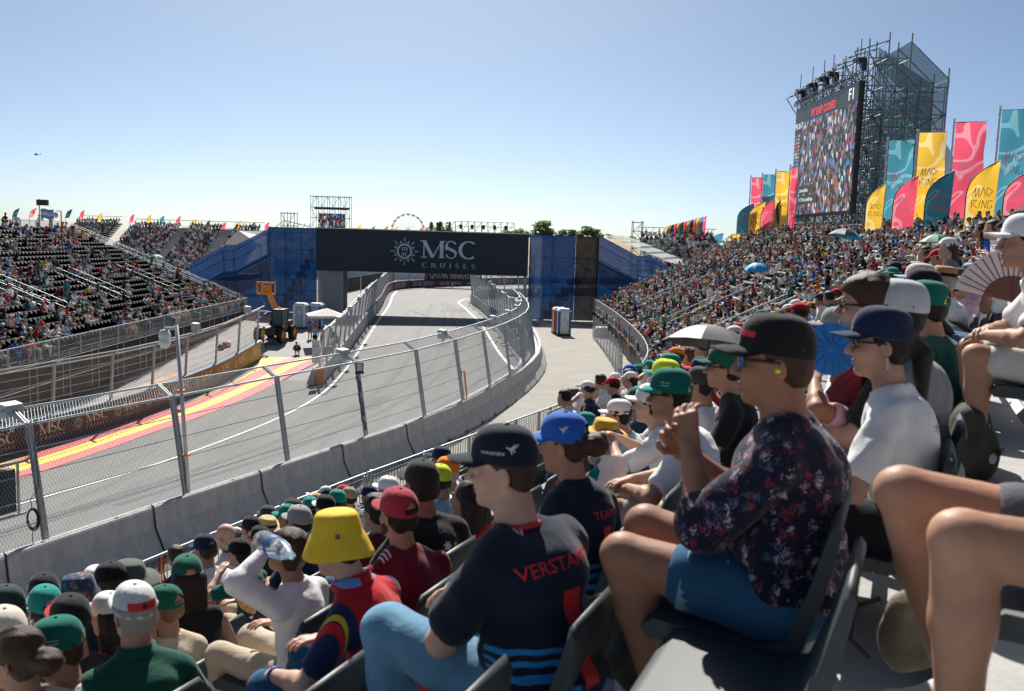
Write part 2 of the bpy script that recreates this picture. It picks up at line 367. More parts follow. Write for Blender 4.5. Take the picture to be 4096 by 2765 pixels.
def catch_fence(label, C, zf, h=2.75, ov=.55, lean=0., side=1, bay=4.2, cell=.085, r=.0026, cables=5, boxes=(), pw=.11, start=0, cr=.011):
    """posts, wire panels, cables along plan curve C; leans and overhangs to the left (side=1) or right (-1)"""
    e = empty('catch_fence', (*C[0][:2], zf(C[0])), 0, label, 'fence'); inv = Matrix.Translation(-e.location)
    P = resample(C, step=bay); key = (h, ov, pw, cell, r)
    if key not in _fcache: _fcache[key] = (post_mesh(h, ov, R_(48), pw), wires_mesh(bay, h, 0, cell, r), wires_mesh(bay, ov*.97, h-.05, cell, r, R_(48)))
    pm, wm, om = _fcache[key]; T = tangents(P); fr = []
    for p, t in zip(P, T):
        n = Vector((-t[1], t[0], 0))*side; t3 = Vector((t[0], t[1], 0)); z = (Vector((0, 0, math.cos(lean)))+n*math.sin(lean)); y = z.cross(t3) if side > 0 else t3.cross(z)
        if y.dot(n) < 0: y = -y
        fr.append((Vector((p[0], p[1], zf(p))), t3, y, z))
    def MM(o, x, y, z):
        M = Matrix.Identity(4)
        for i in range(3): M[i][0] = x[i]; M[i][1] = y[i]; M[i][2] = z[i]; M[i][3] = o[i]
        return M
    posts = []
    for o, x, y, z in fr: posts.append(link('post', pm, e, inv@MM(o, x, y, z)))
    ca, sa = math.cos(R_(48)), math.sin(R_(48)); lev = [.08]+[h*(k+1)/(cables) for k in range(cables-1)]
    for (o, x, y, z), (o2, _, y2, z2) in zip(fr[:-1], fr[1:]):
        d = (o2-o)/bay; yy = (y+y2)/2; zz = (z+z2)/2; M = inv@MM(o-yy*.075, d, yy, zz)
        link('wire_mesh', wm, e, M); link('wire_mesh', om, e, inv@MM(o, d, yy, zz))
    for k, l in enumerate(lev):
        mb = MB(); mb.tube([inv@(o+z*l-y*.07) for o, x, y, z in fr], cr if k else cr*1.9, 5); mb.obj('cable', M_steel, e)
    for off in ((h, 0), (h-.05+ca*ov, sa*ov)):
        mb = MB(); mb.tube([inv@(o+z*off[0]+y*off[1]) for o, x, y, z in fr], .028, 6); mb.obj('top_rail', M_steel, e)
    return e, fr
FL = offset(BARC, -.86); FL = FL[(FL[:, 1] > 3) & (FL[:, 1] < 79)]
_d = np.r_[0, np.cumsum(np.linalg.norm(np.diff(FL, axis=0), axis=1))]; s0 = np.interp(19.4, FL[:, 1], _d) % 4.2
FL = np.vstack([[np.interp(s0, _d, FL[:, k]) for k in range(2)], FL[_d > s0+.1]]); _d = np.r_[0, np.cumsum(np.linalg.norm(np.diff(FL, axis=0), axis=1))]
nb = int(_d[-1]/4.2); FL = FL[_d <= nb*4.2]
f1, fr1 = catch_fence('galvanised catch fence with leaning posts standing on the plinth behind the flared barrier', FL, lambda p: .98, 2.7, .6, R_(9.5), r=.0033)
# ================================================================ lettering
def arcp(cx, cy, rx, ry, a0, a1, n=10): return [(cx+rx*math.cos(R_(a0+(a1-a0)*i/n)), cy+ry*math.sin(R_(a0+(a1-a0)*i/n))) for i in range(n+1)]
GL = {  # width, strokes (points, weight: a=auto t=thick n=thin), serif spots
 'M': (1.0, [([(.08,0),(.08,1)],'n'),([(.08,1),(.5,.02)],'t'),([(.5,.02),(.92,1)],'n'),([(.92,1),(.92,0)],'t')], [(.08,0),(.92,0),(.03,1),(.97,1)]),
 'S': (.62, [(arcp(.31,.74,.22,.26,20,180,8)+arcp(.31,.5,.22,.03,180,180,1)+[(.14,.6),(.31,.5),(.48,.40)]+arcp(.31,.26,.22,.26,20,-165,10),'s')], []),
 'C': (.80, [(arcp(.46,.5,.40,.50,50,310,18),'a')], []),
 'R': (.78, [([(.14,0),(.14,1)],'t'),([(.14,.97),(.4,.97)]+arcp(.4,.74,.22,.23,90,-90,8)+[(.14,.51)],'a'),([(.38,.51),(.74,.0)],'t')], [(.14,0),(.10,1),(.74,0)]),
 'U': (.82, [([(.15,1),(.15,.3)]+arcp(.42,.3,.27,.28,180,360,8)+[(.69,.3),(.69,1)],'a')], [(.15,1),(.69,1)]),
 'I': (.36, [([(.18,0),(.18,1)],'t')], [(.18,0),(.18,1)]),
 'E': (.68, [([(.14,0),(.14,1)],'t'),([(.14,.97),(.6,.97)],'n'),([(.14,.5),(.5,.5)],'n'),([(.14,.03),(.62,.03)],'n')], [(.12,0),(.12,1)]),
 'Q': (.95, [(arcp(.46,.5,.38,.48,0,360,20),'a'),([(.5,.1),(.86,-.14)],'t')], []),
 'A': (.82, [([(.08,0),(.41,1)],'n'),([(.41,1),(.74,0)],'t'),([(.22,.34),(.6,.34)],'n')], [(.08,0),(.74,0)]),
 'T': (.74, [([(.37,0),(.37,1)],'t'),([(.04,.97),(.70,.97)],'n')], [(.37,0)]),
 'W': (1.1, [([(.05,1),(.3,0)],'t'),([(.3,0),(.54,.95)],'n'),([(.54,.95),(.8,0)],'t'),([(.8,0),(1.04,1)],'n')], [(.05,1),(1.04,1)]),
 'Y': (.76, [([(.04,1),(.38,.45)],'t'),([(.38,.45),(.72,1)],'n'),([(.38,.45),(.38,0)],'t')], [(.04,1),(.72,1),(.38,0)]),
 ' ': (.4, [], [])}
def glyph_polys(text, thick=.15, thin=.05, track=.06, serif=.1):
    """2-D quads of a broad-pen capital alphabet, cap height 1; returns (polys, width)"""
    out = []; x = 0.
    for ch in text:
        wd, st, se = GL[ch]
        for pts, kind in st:
            P = np.array(pts, float); T = np.gradient(P, axis=0); T /= np.maximum(np.linalg.norm(T, axis=1, keepdims=True), 1e-6); N = np.stack([-T[:, 1], T[:, 0]], 1)
            if kind == 't': wv = np.full(len(P), thick)
            elif kind == 'n': wv = np.full(len(P), thin)
            elif kind == 's': wv = thin+(thick-thin)*np.exp(-((P[:, 1]-.5)/.28)**2)
            else: wv = thin+(thick-thin)*np.abs(T[:, 1])**1.3
            A = P+N*wv[:, None]/2; B = P-N*wv[:, None]/2
            for i in range(len(P)-1): out.append([(A[i][0]+x, A[i][1]), (B[i][0]+x, B[i][1]), (B[i+1][0]+x, B[i+1][1]), (A[i+1][0]+x, A[i+1][1])])
        if serif:
            for sx, sy in se:
                y0 = sy-.05 if sy > .5 else sy
                out.append([(x+sx-serif-.04, y0), (x+sx+serif+.04, y0), (x+sx+serif+.04, y0+.05), (x+sx-serif-.04, y0+.05)])
        x += wd+track
    return out, x-track
_TP = {}
def text_polys(body):
    """2-D triangles of a plain sans text of cap height about 1"""
    if body not in _TP: _TP[body] = _text_polys(body)
    return _TP[body]
def _text_polys(body):
    cu = bpy.data.curves.new('t', 'FONT'); cu.body = body; cu.size = 1.43; cu.resolution_u = 2
    o = bpy.data.objects.new('t', cu); COL.objects.link(o); dg = bpy.context.evaluated_depsgraph_get(); dg.update()
    me = bpy.data.meshes.new_from_object(o.evaluated_get(dg)); V = [(v.co.x, v.co.y) for v in me.vertices]
    out = [[V[i] for i in p.vertices] for p in me.polygons]
    bpy.data.objects.remove(o); bpy.data.curves.remove(cu); bpy.data.meshes.remove(me)
    wd = max([p[0] for q in out for p in q] or [1]); return out, wd
def flat_print(name, polys, org, ex, ey, s, M, parent=None, lift=.004, sx=1.):
    """lay 2-D polygons on a plane: origin, right and up vectors, scale"""
    org, ex, ey = Vector(org), Vector(ex).normalized(), Vector(ey).normalized(); n = ex.cross(ey).normalized(); mb = MB()
    for i, P in enumerate(polys): mb.add([org+ex*(p[0]*s*sx)+ey*(p[1]*s)+n*(lift+.0004*(i % 7)) for p in P], [tuple(range(len(P)))])
    return mb.obj(name, M, parent)
def star_polys(npt, r1, r2, r3, rot=90.):
    """alternating long and short rays"""
    pts = []
    for k in range(npt*2):
        a = R_(rot+360*k/(npt*2)); r = r3 if k % 2 else (r1 if (k//2) % 2 == 0 else r2); pts.append((r*math.cos(a), r*math.sin(a)))
    return [[(0, 0), pts[k], pts[(k+1) % (2*npt)]] for k in range(2*npt)]
def ring_polys(r0, r1, n=28): return [[(r0*math.cos(2*math.pi*k/n), r0*math.sin(2*math.pi*k/n)), (r1*math.cos(2*math.pi*k/n), r1*math.sin(2*math.pi*k/n)), (r1*math.cos(2*math.pi*(k+1)/n), r1*math.sin(2*math.pi*(k+1)/n)), (r0*math.cos(2*math.pi*(k+1)/n), r0*math.sin(2*math.pi*(k+1)/n))] for k in range(n)]
def star_logo(c, ex, ey, r, Ml, Md, parent):
    c = Vector(c); n = Vector(ex).cross(Vector(ey)).normalized()
    flat_print('emblem_star', star_polys(16, 1, .78, .52), c, ex, ey, r, Ml, parent, .006)
    flat_print('emblem_inset', star_polys(16, .86, .65, .50), c, ex, ey, r, Md, parent, .014)
    flat_print('emblem_ring', ring_polys(.40, .50), c, ex, ey, r, Ml, parent, .022)
    P, w = text_polys('m'); flat_print('emblem_letter', P, c+Vector(ex)*(-w*.19*r)+Vector(ey)*(.03*r), ex, ey, .36*r, Ml, parent, .022, sx=1.05)
    P, w = text_polys('sc'); flat_print('emblem_letter', P, c+Vector(ex)*(-w*.165*r)+Vector(ey)*(-.31*r), ex, ey, .33*r, Ml, parent, .022)
for _t in ['m', 'sc', '1', '13', 'EXIT', 'I', 'TEAM', 'VERSTAPPEN', 'MAADEN', 'THE', 'Valvoline', 'BOSS', 'La Monumental', 'PIT EXIT CLOSED', 'P3', '26:17', 'F1', 'como el piloto.', '>> Y. Por. La medida que.', 'TOI', 'JCB', *[str(i) for i in range(1, 23)], *'LEC ANT NOR HAM HUL BEA OCO TSU HAD COL LAW GAS ALO SAI PER STR BOT PIA RUS ALB VER LIN'.split(), *'1:33.3 +0.3 +0.7 +0.9 +1.3 +1.4 +1.8 +1.9 +2.1 +2.2 +2.3 +2.6 +3.1 +3.7 +4.3 +14.1'.split()]: text_polys(_t)
M_navy = mat('bridge_navy_vinyl', (.012, .024, .038), .55, .1, 1.5)
M_let = mat('pale_blue_lettering', (.62, .70, .75), .6, .05, 3)
M_wlet = mat('white_lettering', (.75, .74, .72), .6, .05, 3)
# ================================================================ footbridge with the big sign
BY = 92.0
X0, X1 = PY(317, 250, BY)[0], PY(528.5, 250, BY)[0]; ZT, ZB = 8.62, 4.35
fb = empty('footbridge', (X0, BY, 0), 0, 'dark navy footbridge sign with a pale compass emblem crossing over the track', 'bridge')
I_ = Matrix.Translation((-X0, -BY, 0))
mb = MB(); mb.box(((X1-X0)/2, 1.6, (ZT+ZB)/2), (X1-X0, 3.2, ZT-ZB)); deck = mb.obj('deck_cladding', M_navy, fb)
mb = MB(); mb.box(((X1-X0)/2, -.03, ZT+.03), (X1-X0+.3, .12, .1)); mb.box(((X1-X0)/2, 3.3, ZT+.03), (X1-X0+.3, .12, .1)); mb.obj('top_trim', M_wlet, fb)
Zc = lambda v, u=420: PY(u, v, BY)[2]
P, w_ = glyph_polys('MSC', .17, .055); xs0 = PY(422.3, 250, BY)[0]-X0; xs1 = PY(475.8, 250, BY)[0]-X0
hM = 1.72; flat_print('lettering', P, (xs0, -.02, PY(448, 258.2, BY)[2]), (1, 0, 0), (0, 0, 1), hM, M_let, fb, .01, sx=(xs1-xs0)/(w_*hM))
P, w_ = glyph_polys('CRUISES', .13, .05, track=.62); flat_print('lettering', P, (xs0, -.02, PY(448, 268.0, BY)[2]), (1, 0, 0), (0, 0, 1), .46, M_let, fb, .01, sx=(xs1-xs0)/(w_*.46))
sc_ = PY(404.5, 251.2, BY); star_logo((sc_[0]-X0, -.02, sc_[2]), Vector((1, 0, 0)), Vector((0, 0, 1)), 1.5, M_let, M_navy, fb)
M_grey_net = net_mat('grey_scaffold_sheet', (.42, .42, .41), .08)
for xa, xb, yy in ((.0, 2.6, .4), (.0, 2.6, 2.8)):
    mb = MB(); mb.box(((xa+xb)/2, yy, 2.15), (xb-xa, .1, 4.3)); mb.obj('pier_sheet', M_grey_net if yy < 1 else M_steel_d, fb)
mb = MB(); mb.tube([(X1-X0-.25, .3, 0), (X1-X0-.25, .3, ZB)], .17, 10); mb.obj('pier_column', mat('pier_grey', (.42, .43, .43), .5), fb)
mb = MB()
for k in range(8): mb.bar((X0-X0+1+k*2.9, .3, ZB-.02), (X0-X0+1+k*2.9, 2.9, ZB-.02), .1, .06)
mb.obj('underside_joists', M_steel_d, fb)
# ---------------------------------------------------------------- stair towers wrapped in blue netting
M_net = net_mat('deep_blue_netting', (.004, .035, .12), .02); M_netl = net_mat('painted_sunlit_netting', (.022, .065, .18), .06); M_netk = net_mat('black_netting', (.008, .010, .012), .03)  # paler blue copy has sunlight on the net painted into its colour
def scaf(mb, x0, x1, y0, y1, z0, z1, nx, ny, nz, r=.035, diag=True):
    X = np.linspace(x0, x1, nx); Y = np.linspace(y0, y1, ny); Z = np.linspace(z0, z1, nz)
    for x in X:
        for y in Y: mb.tube([(x, y, z0), (x, y, z1+.25)], r, 5)
    for z in Z[1:]:
        for y in Y: mb.tube([(x0, y, z), (x1, y, z)], r*.8, 5)
        for x in X: mb.tube([(x, y0, z), (x, y1, z)], r*.8, 5)
    if diag:
        for i in range(nx-1):
            for k in range(nz-1):
                a, b = (X[i], X[i+1]) if (i+k) % 2 else (X[i+1], X[i]); mb.tube([(a, y0, Z[k]), (b, y0, Z[k+1])], r*.7, 4)
def tower(label, xa, xb, panels, ramp, ramp2, stepdir):
    t = empty('stair_tower', (xa, BY, 0), 0, label, 'tower'); Mi = Matrix.Translation((-xa, -BY, 0))
    mb = MB(); scaf(mb, .1, xb-xa-.1, .3, 3.0, 0, 8.4, 4, 2, 5); mb.obj('scaffold_frame', M_steel_d, t)
    mb = MB()
    for k in range(10): mb.box(((xb-xa)*(.08+.084*k), 1.7, .4+.78*k), ((xb-xa)*.1, 1.4, .06))
    mb.obj('stairs', M_steel_d, t)
    for (pa, pb, M) in panels:
        mb = MB(); n = 9; G = []
        for i in range(n):
            x = pa+(pb-pa)*i/(n-1)
            G.append([(x-xa, .05*math.sin(i*2.1)*(.3 if j in (0, 6) else 1), j/6*8.6) for j in range(7)])
        mb.grid(G); mb.obj('netting', M, t, True)
    # the ramp: netting cut to the outline of the stairs
    mb = MB(); a = len(ramp)
    for (p, q) in zip(ramp[:-1], ramp[1:]):
        A, B = PY(*p, BY+.5), PY(*q, BY+.5)
        mb.add([(A[0]-xa, .5, 0), (B[0]-xa, .5, 0), (B[0]-xa, .5, B[2]-2.6), (A[0]-xa, .5, A[2]-2.6)], [(0, 1, 2, 3)])
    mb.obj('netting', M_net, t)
    mb = MB()
    for (p, q) in zip(ramp[:-1], ramp[1:]):
        A, B = PY(*p, BY+.4), PY(*q, BY+.4)
        mb.add([(A[0]-xa, .45, A[2]-2.9), (B[0]-xa, .45, B[2]-2.9), (B[0]-xa, .45, B[2]), (A[0]-xa, .45, A[2])], [(0, 1, 2, 3)])
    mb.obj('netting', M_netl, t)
    mb = MB(); L = []
    for (p, q) in zip(ramp[:-1], ramp[1:]):
        A, B = Vector(PY(*p, BY+.9))-Vector((xa, BY, 0)), Vector(PY(*q, BY+.9))-Vector((xa, BY, 0))
        for dy in (0, 2.2):
            for dz in (-.05, -1.0, -2.5): mb.tube([A+Vector((0, dy, dz)), B+Vector((0, dy, dz))], .04, 5)
        n = max(2, int((B-A).length/.3))
        for i in range(n+1):
            c = A.lerp(B, i/n); mb.tube([c+Vector((0, .1, -2.2)), c+Vector((0, .1, -1.1))], .014, 4)
        for c in (A, B): mb.tube([(c.x, c.y, 0), c], .05, 5); mb.tube([(c.x+.5*stepdir, c.y, 0), c], .04, 5)
        mb.add([A+Vector((0, .2, -2.5)), B+Vector((0, .2, -2.5)), B+Vector((0, 2.2, -2.5)), A+Vector((0, 2.2, -2.5))], [(0, 1, 2, 3)])
    mb.obj('ramp_frame', M_steel_d, t)
    return t
xl = PY(268, 270, BY)[0]; xr = PY(598, 270, BY)[0]
tl = tower('stair tower beside the black seats wrapped in deep blue netting', xl, X0, [(xl, X0-.02, M_net)], [(190, 264), (224, 246), (234, 246), (267.5, 229.2)], None, 1)
px_ = [PY(u, 270, BY)[0] for u in (530, 541, 564, 575)]
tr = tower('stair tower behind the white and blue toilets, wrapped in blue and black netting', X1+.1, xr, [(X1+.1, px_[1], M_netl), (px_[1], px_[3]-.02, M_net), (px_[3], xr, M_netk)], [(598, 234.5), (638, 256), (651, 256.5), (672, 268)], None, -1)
# light canopy strip on the far side ramp
mb = MB()
for k in range(6):
    t0 = k/6; a = PY(606+78*t0, 236+34*t0, BY+4); b = PY(612+78*t0+10, 236+34*t0+5, BY+4); c = PY(640+70*t0, 234.5+34*t0, BY+11); 
    mb.add([a, b, (b[0]+3, BY+11, b[2]+.1), (a[0]+3, BY+11, a[2]+.1)], [(0, 1, 2, 3)])
tag(mb.obj('stair_canopy', net_mat('pale_netting', (.45, .5, .52), .25)), 'pale netted canopy stepping down beside the tower behind the toilets', 'canopy')
# ================================================================ advertising wall with its fence
M_ad_dark = mat('ad_board_maroon', (.035, .012, .012), .5, .1, 1); M_ad_gold = mat('ad_board_gold', (.26, .17, .03), .5, .1, 1)
def blend_mat(name, ca, cb, ya, yb):
    """printed board that fades from one colour to the other along the wall"""
    m = mat(name, ca, .5, 0); t = m.node_tree; b = t.nodes['Principled BSDF']
    ge = t.nodes.new('ShaderNodeNewGeometry'); sp = t.nodes.new('ShaderNodeSeparateXYZ'); mr = t.nodes.new('ShaderNodeMapRange'); mr.inputs[1].default_value = ya; mr.inputs[2].default_value = yb
    mx = t.nodes.new('ShaderNodeMix'); mx.data_type = 'RGBA'; mx.inputs[6].default_value = (*ca, 1); mx.inputs[7].default_value = (*cb, 1)
    t.links.new(ge.outputs['Position'], sp.inputs[0]); t.links.new(sp.outputs[1], mr.inputs[0]); t.links.new(mr.outputs[0], mx.inputs[0]); t.links.new(mx.outputs[2], b.inputs['Base Color']); return m
M_ad = blend_mat('ad_board_print', (.032, .011, .011), (.30, .20, .03), 44, 66)
M_adlet = mat('ad_cream_lettering', (.72, .62, .5), .6, .05, 3)
AW = resample(ADW[ADW[:, 1] > 18], step=3.0)
adw = empty('advertising_wall', (*AW[0], 0), 0, 'low wall of maroon to gold boards with cream lettering along the painted run-off', 'wall'); A0 = Vector((*AW[0], 0))
hb = 1.3
for i in range(len(AW)-1):
    p, q = AW[i], AW[i+1]; zp, zq = float(surf(*p)), float(surf(*q)); mb = MB()
    n = np.array([q[1]-p[1], -(q[0]-p[0])]); n /= np.linalg.norm(n); n3 = Vector((*n, 0))*.25
    a, b = Vector((*p, zp))-A0, Vector((*q, zq))-A0; up = Vector((0, 0, hb))
    mb.add([a+n3*.25, b+n3*.25, b+n3*.25+up, a+n3*.25+up, a-n3+up, b-n3+up, a-n3, b-n3], [(0, 1, 2, 3), (3, 2, 5, 4), (4, 5, 7, 6), (0, 3, 4, 6), (1, 7, 5, 2)]); pn = mb.obj('board', M_ad, adw)
    ex = (b-a).normalized(); ey = Vector((0, 0, 1)); o_ = a+n3*.25
    L = (b-a).length
    star_logo(o_+ex*.55+ey*.68, ex, ey, .44, M_adlet, M_ad, pn)
    P, w_ = glyph_polys('MSC', .17, .055); flat_print('lettering', P, o_+ex*1.12+ey*.56, ex, ey, .52, M_adlet, pn, .008, 1.62/(w_*.52))
    P, w_ = glyph_polys('CRUISES', .13, .05, track=.5); flat_print('lettering', P, o_+ex*1.15+ey*.30, ex, ey, .15, M_adlet, pn, .008, 1.55/(w_*.15))
    mb = MB(); mb.bar(a+up+Vector((0, 0, .03)), b+up+Vector((0, 0, .03)), .3, .06); mb.obj('coping', mat('blue_coping', (.09, .16, .30), .5), adw)
M_post_w = mat('weathered_post', (.33, .31, .27), .7, .3, 3, metal=.2)
f2, fr2 = catch_fence('tall catch fence standing on the wall of maroon and gold boards', offset(ADW, -.25)[ADW[:, 1] > 16], lambda p: float(surf(*p))+hb, 2.4, .5, R_(4), -1, 4.0, .1, .003, 6)
# ---------------------------------------------------------------- fences beyond: left wall under the bridge and the curved airline wall
zf0 = lambda p: float(surf(*p))
WC1 = WC[(WC[:, 1] < 93)]
wc = wall_strip('track_wall', WC1, 1.1, .35, M_conc, label='bare concrete wall on the forecourt side of the track with an orange end', cat='wall')
mb = MB(); p = WC1[0]; z = float(surf(*p)); mb.box((p[0]-.1, p[1]-.06, z+.6), (.55, .08, 1.15)); o = mb.obj('orange_end_cap', M_orange, None); o.parent = wc
mb = MB()
_p0 = Vector((p[0]-.45, p[1]-.2, z)); mb.add([_p0+Vector(v) for v in ((0, 0, 0), (-.55, 0, 0), (-.15, 0, 1.1), (0, 0, 1.1), (0, 1.6, 0), (-.55, 1.6, 0), (-.15, 1.6, 1.1), (0, 1.6, 1.1))], [(0, 1, 2, 3), (4, 7, 6, 5), (1, 5, 6, 2), (2, 6, 7, 3), (0, 3, 7, 4)])
o = mb.obj('flared_end_block', mat('pinkish_concrete', (.52, .40, .36), .85), None); o.parent = wc
for k in range(9):
    s_ = 6+k*2.9; q = resample(WC1, step=.5); i = min(int(s_/.5), len(q)-5); a = Vector((*q[i], zf0(q[i])+.35)); b = Vector((*q[min(i+4, len(q)-1)], zf0(q[min(i+4, len(q)-1)])+.35)); ex = (b-a).normalized(); n = ex.cross(Vector((0, 0, 1))).normalized()
    P, w_ = glyph_polys('MSC', .17, .055); o = flat_print('lettering', P, a+n*.01, ex, (0, 0, 1), .45, M_wlet, None, .01); o.parent = wc
f3, fr3 = catch_fence('catch fence on the bare concrete wall beside the forecourt, running under the bridge', offset(WC1, -.18), lambda p: zf0(p)+1.05, 2.6, .5, R_(6), -1, 2.6, .1, .003, 6)
mb = MB(); z = zf0(WC1[0]); b0 = Vector((WC1[0][0]-.35, WC1[0][1]-.3, z+2.2)); mb.box(b0, (.5, .03, 1.5)); s1 = mb.obj('gate_sign', M_wlet, None); tag(s1, 'white sign with a red numeral on the end of the forecourt catch fence', 'sign')
P, w_ = text_polys('1'); flat_print('lettering', P, b0+Vector((-.08, -.02, -.35)), (1, 0, 0), (0, 0, 1), .3, M_red, s1); P, w_ = text_polys('EXIT'); flat_print('lettering', P, b0+Vector((-.2, -.02, .3)), (1, 0, 0), (0, 0, 1), .16, mat('sign_green', (.05, .4, .12), .6), s1)
WC2 = WC[WC[:, 1] >= 93.5]; M_qa = mat('airline_maroon', (.065, .012, .035), .5, .08, 1)
qa = wall_strip('airline_wall', WC2, 1.25, .35, M_qa, label='curved maroon advertising wall with white airline lettering beyond the bridge', cat='wall')
q = resample(WC2, step=.5); dist = 0
GQ = glyph_polys('QATAR AIRWAYS', .13, .055, track=.05)
for s_ in np.arange(14, len(q)*.5-8, 7.0):
    i = int(s_/.5); a = Vector((*q[i], .28)); b = Vector((*q[i+10], .28)); ex = (b-a).normalized(); n = ex.cross(Vector((0, 0, 1))).normalized()
    o = flat_print('lettering', GQ[0], a+n*.06, ex, (0, 0, 1), .72, M_wlet, None, .015, sx=5.4/(GQ[1]*.72)); o.parent = qa
f4, fr4 = catch_fence('catch fence behind the curved maroon airline wall', offset(WC2, -.3), lambda p: .9, 2.6, .5, R_(6), -1, 4., .12, .0035, 5)
ba = PY(424, 288, 146); bb = PY(477, 288, 148)
big = empty('airline_board', (ba[0], 146, 1.2), 0, 'large raised maroon airline board with white lettering above the curved wall', 'billboard')
mb = MB(); L = bb[0]-ba[0]+.6; mb.box((L/2, 0, 1.15), (L, .25, 2.7)); mb.obj('panel', M_qa, big)
flat_print('lettering', GQ[0], (.9, -.14, .35), (1, 0, 0), (0, 0, 1), 1.3, M_wlet, big, .02, sx=(L-2.2)/(GQ[1]*1.3))
for x in (.5, L/2, L-.5):
    mb = MB(); mb.tube([(x, .2, -1.6), (x, .2, 2.2)], .07, 6); mb.obj('post', M_steel, big)
wall_strip('track_wall', WB, 1.1, -.35, M_conc, label='concrete wall on the tight bend beyond the bridge, opposite the airline wall', cat='wall')
f5, fr5 = catch_fence('catch fence on the wall of the tight bend beyond the bridge', offset(WB, .2), lambda p: zf0(p)+1.05, 2.6, .5, R_(6), 1, 2.8, .1, .003, 6)
# ---------------------------------------------------------------- grey boxes on the fence tops
def signal_box(fr, idx, s, label, group):
    o, x, y, z = fr[idx]; c = o+z*(2.7 if s > .3 else 2.5)+y*.55
    e = empty('signal_box', c, math.atan2(x.y, x.x), label, 'box', group)
    mb = MB(); mb.add([(-s*.55, -s*.35, .12), (s*.55, -s*.35, .12), (s*.55, s*.42, .12), (-s*.55, s*.42, .12), (-s*.5, -s*.25, .12+s*.85), (s*.5, -s*.25, .12+s*.85), (s*.55, s*.42, .12+s*.95), (-s*.55, s*.42, .12+s*.95)], [(0, 3, 2, 1), (4, 5, 6, 7), (0, 1, 5, 4), (1, 2, 6, 5), (2, 3, 7, 6), (3, 0, 4, 7)])
    mb.obj('casing', M_boxg, e)
    mb = MB(); mb.bar((0, 0, -.12), (0, 0, .14), .06, .06); mb.bar((-s*.5, -.05, .0), (-s*.3, -.02, .2), .05, .02); mb.obj('bracket', M_steel, e)
    mb = MB(); mb.tube([(-s*.5, -.1, .15), (-s*.72, -.1, .02), (-s*.6, -.05, -.14), (-s*.2, 0, -.2)], .012, 5); mb.obj('cable', M_black, e)
    return e
base1 = min(range(len(fr1)), key=lambda i: abs(fr1[i][0].y-19.4))
for k in (0, 3, 5, 7, 8, 9, 10, 11):
    if base1+k < len(fr1): signal_box(fr1, base1+k, .42, 'pale grey signal box on a post top of the nearer catch fence', 'signal boxes on the nearer fence')
for k in range(5, len(fr2), 2): signal_box(fr2, k, .5, 'pale grey signal box on the fence above the maroon and gold boards', 'signal boxes on the board wall fence')
for k in range(0, len(fr5), 2): signal_box(fr5, k, .4, 'pale grey signal box on the fence of the tight bend', 'signal boxes on the bend fence')
for k in range(1, 9, 2): signal_box(fr3, k, .4, 'pale grey signal box on the fence beside the forecourt', 'signal boxes on the forecourt fence')
# camera pole strapped to the second post
o2, x2, y2, z2 = fr1[base1+1]
e = empty('camera_pole', o2, 0, 'white pole with a dome camera strapped to a catch fence post', 'camera')
pp = Vector(PY(176.5, 325, o2.y+.6))-o2; mb = MB(); mb.tube([(.1, -.06, 0), pp], .05, 10); pole = mb.obj('pole', mat('white_pole', (.62, .62, .6), .35, .05, metal=.3), e, True)
for f in (.25, .62):
    mb = MB(); c = Vector((.1, -.06, 0)).lerp(pp, f); mb.box(c, (.18, .16, .05)); mb.tube([c+Vector((-.2, 0, -.03)), c], .015, 6); mb.obj('clamp', M_orange, e)
mb = MB(); mb.tube([pp+Vector((0, 0, -.08)), pp+Vector((-.3, 0, -.1))], .04, 8); mb.obj('arm', M_boxg, e)
mb = MB(); mb.lathe([(0, .16), (.1, .14), (.15, .04), (.16, -.06), (.13, -.10), (.15, -.13), (.15, -.22), (.10, -.33), (0, -.36)], pp+Vector((-.32, 0, -.28)), 16); mb.obj('dome_camera', mat('camera_white', (.7, .7, .68), .4, .03), e, True)
# flood lamp on the fourth post
o4, x4, y4, z4 = fr1[base1+3]; e = empty('work_lamp', o4+z4*2.45, 0, 'black square work lamp clamped to a catch fence post', 'lamp')
mb = MB(); mb.box((.12, -.25, .1), (.26, .05, .34)); mb.box((.12, -.2, -.1), (.3, .14, .05)); mb.obj('housing', M_dark, e)
mb = MB(); mb.box((.12, -.28, .11), (.19, .02, .26)); mb.obj('glass', mat('lamp_glass', (.5, .6, .64), .2, .02), e)
mb = MB(); mb.bar((.0, -.05, -.1), (.12, -.2, -.1), .05, .04); mb.obj('bracket', M_dark, e)
e = empty('cable_bundle', o4+z4*.3, 0, 'black cable bundle with blue plugs taped down a catch fence post', 'cable')
mb = MB(); rr = random.Random(3)
for k in range(3): mb.tube([z4*(.05+j*.2)+Vector((.07*math.sin(j*1.7+k), -.12-.02*k, 0)) for j in range(11)], .014, 5)
mb.obj('cables', M_black, e)
for j in (.6, .8, 1.5):
    mb = MB(); mb.box(z4*j+Vector((.04, -.16, 0)), (.07, .07, .13)); mb.obj('plug', mat('plug_blue', (.02, .08, .3), .5), e)
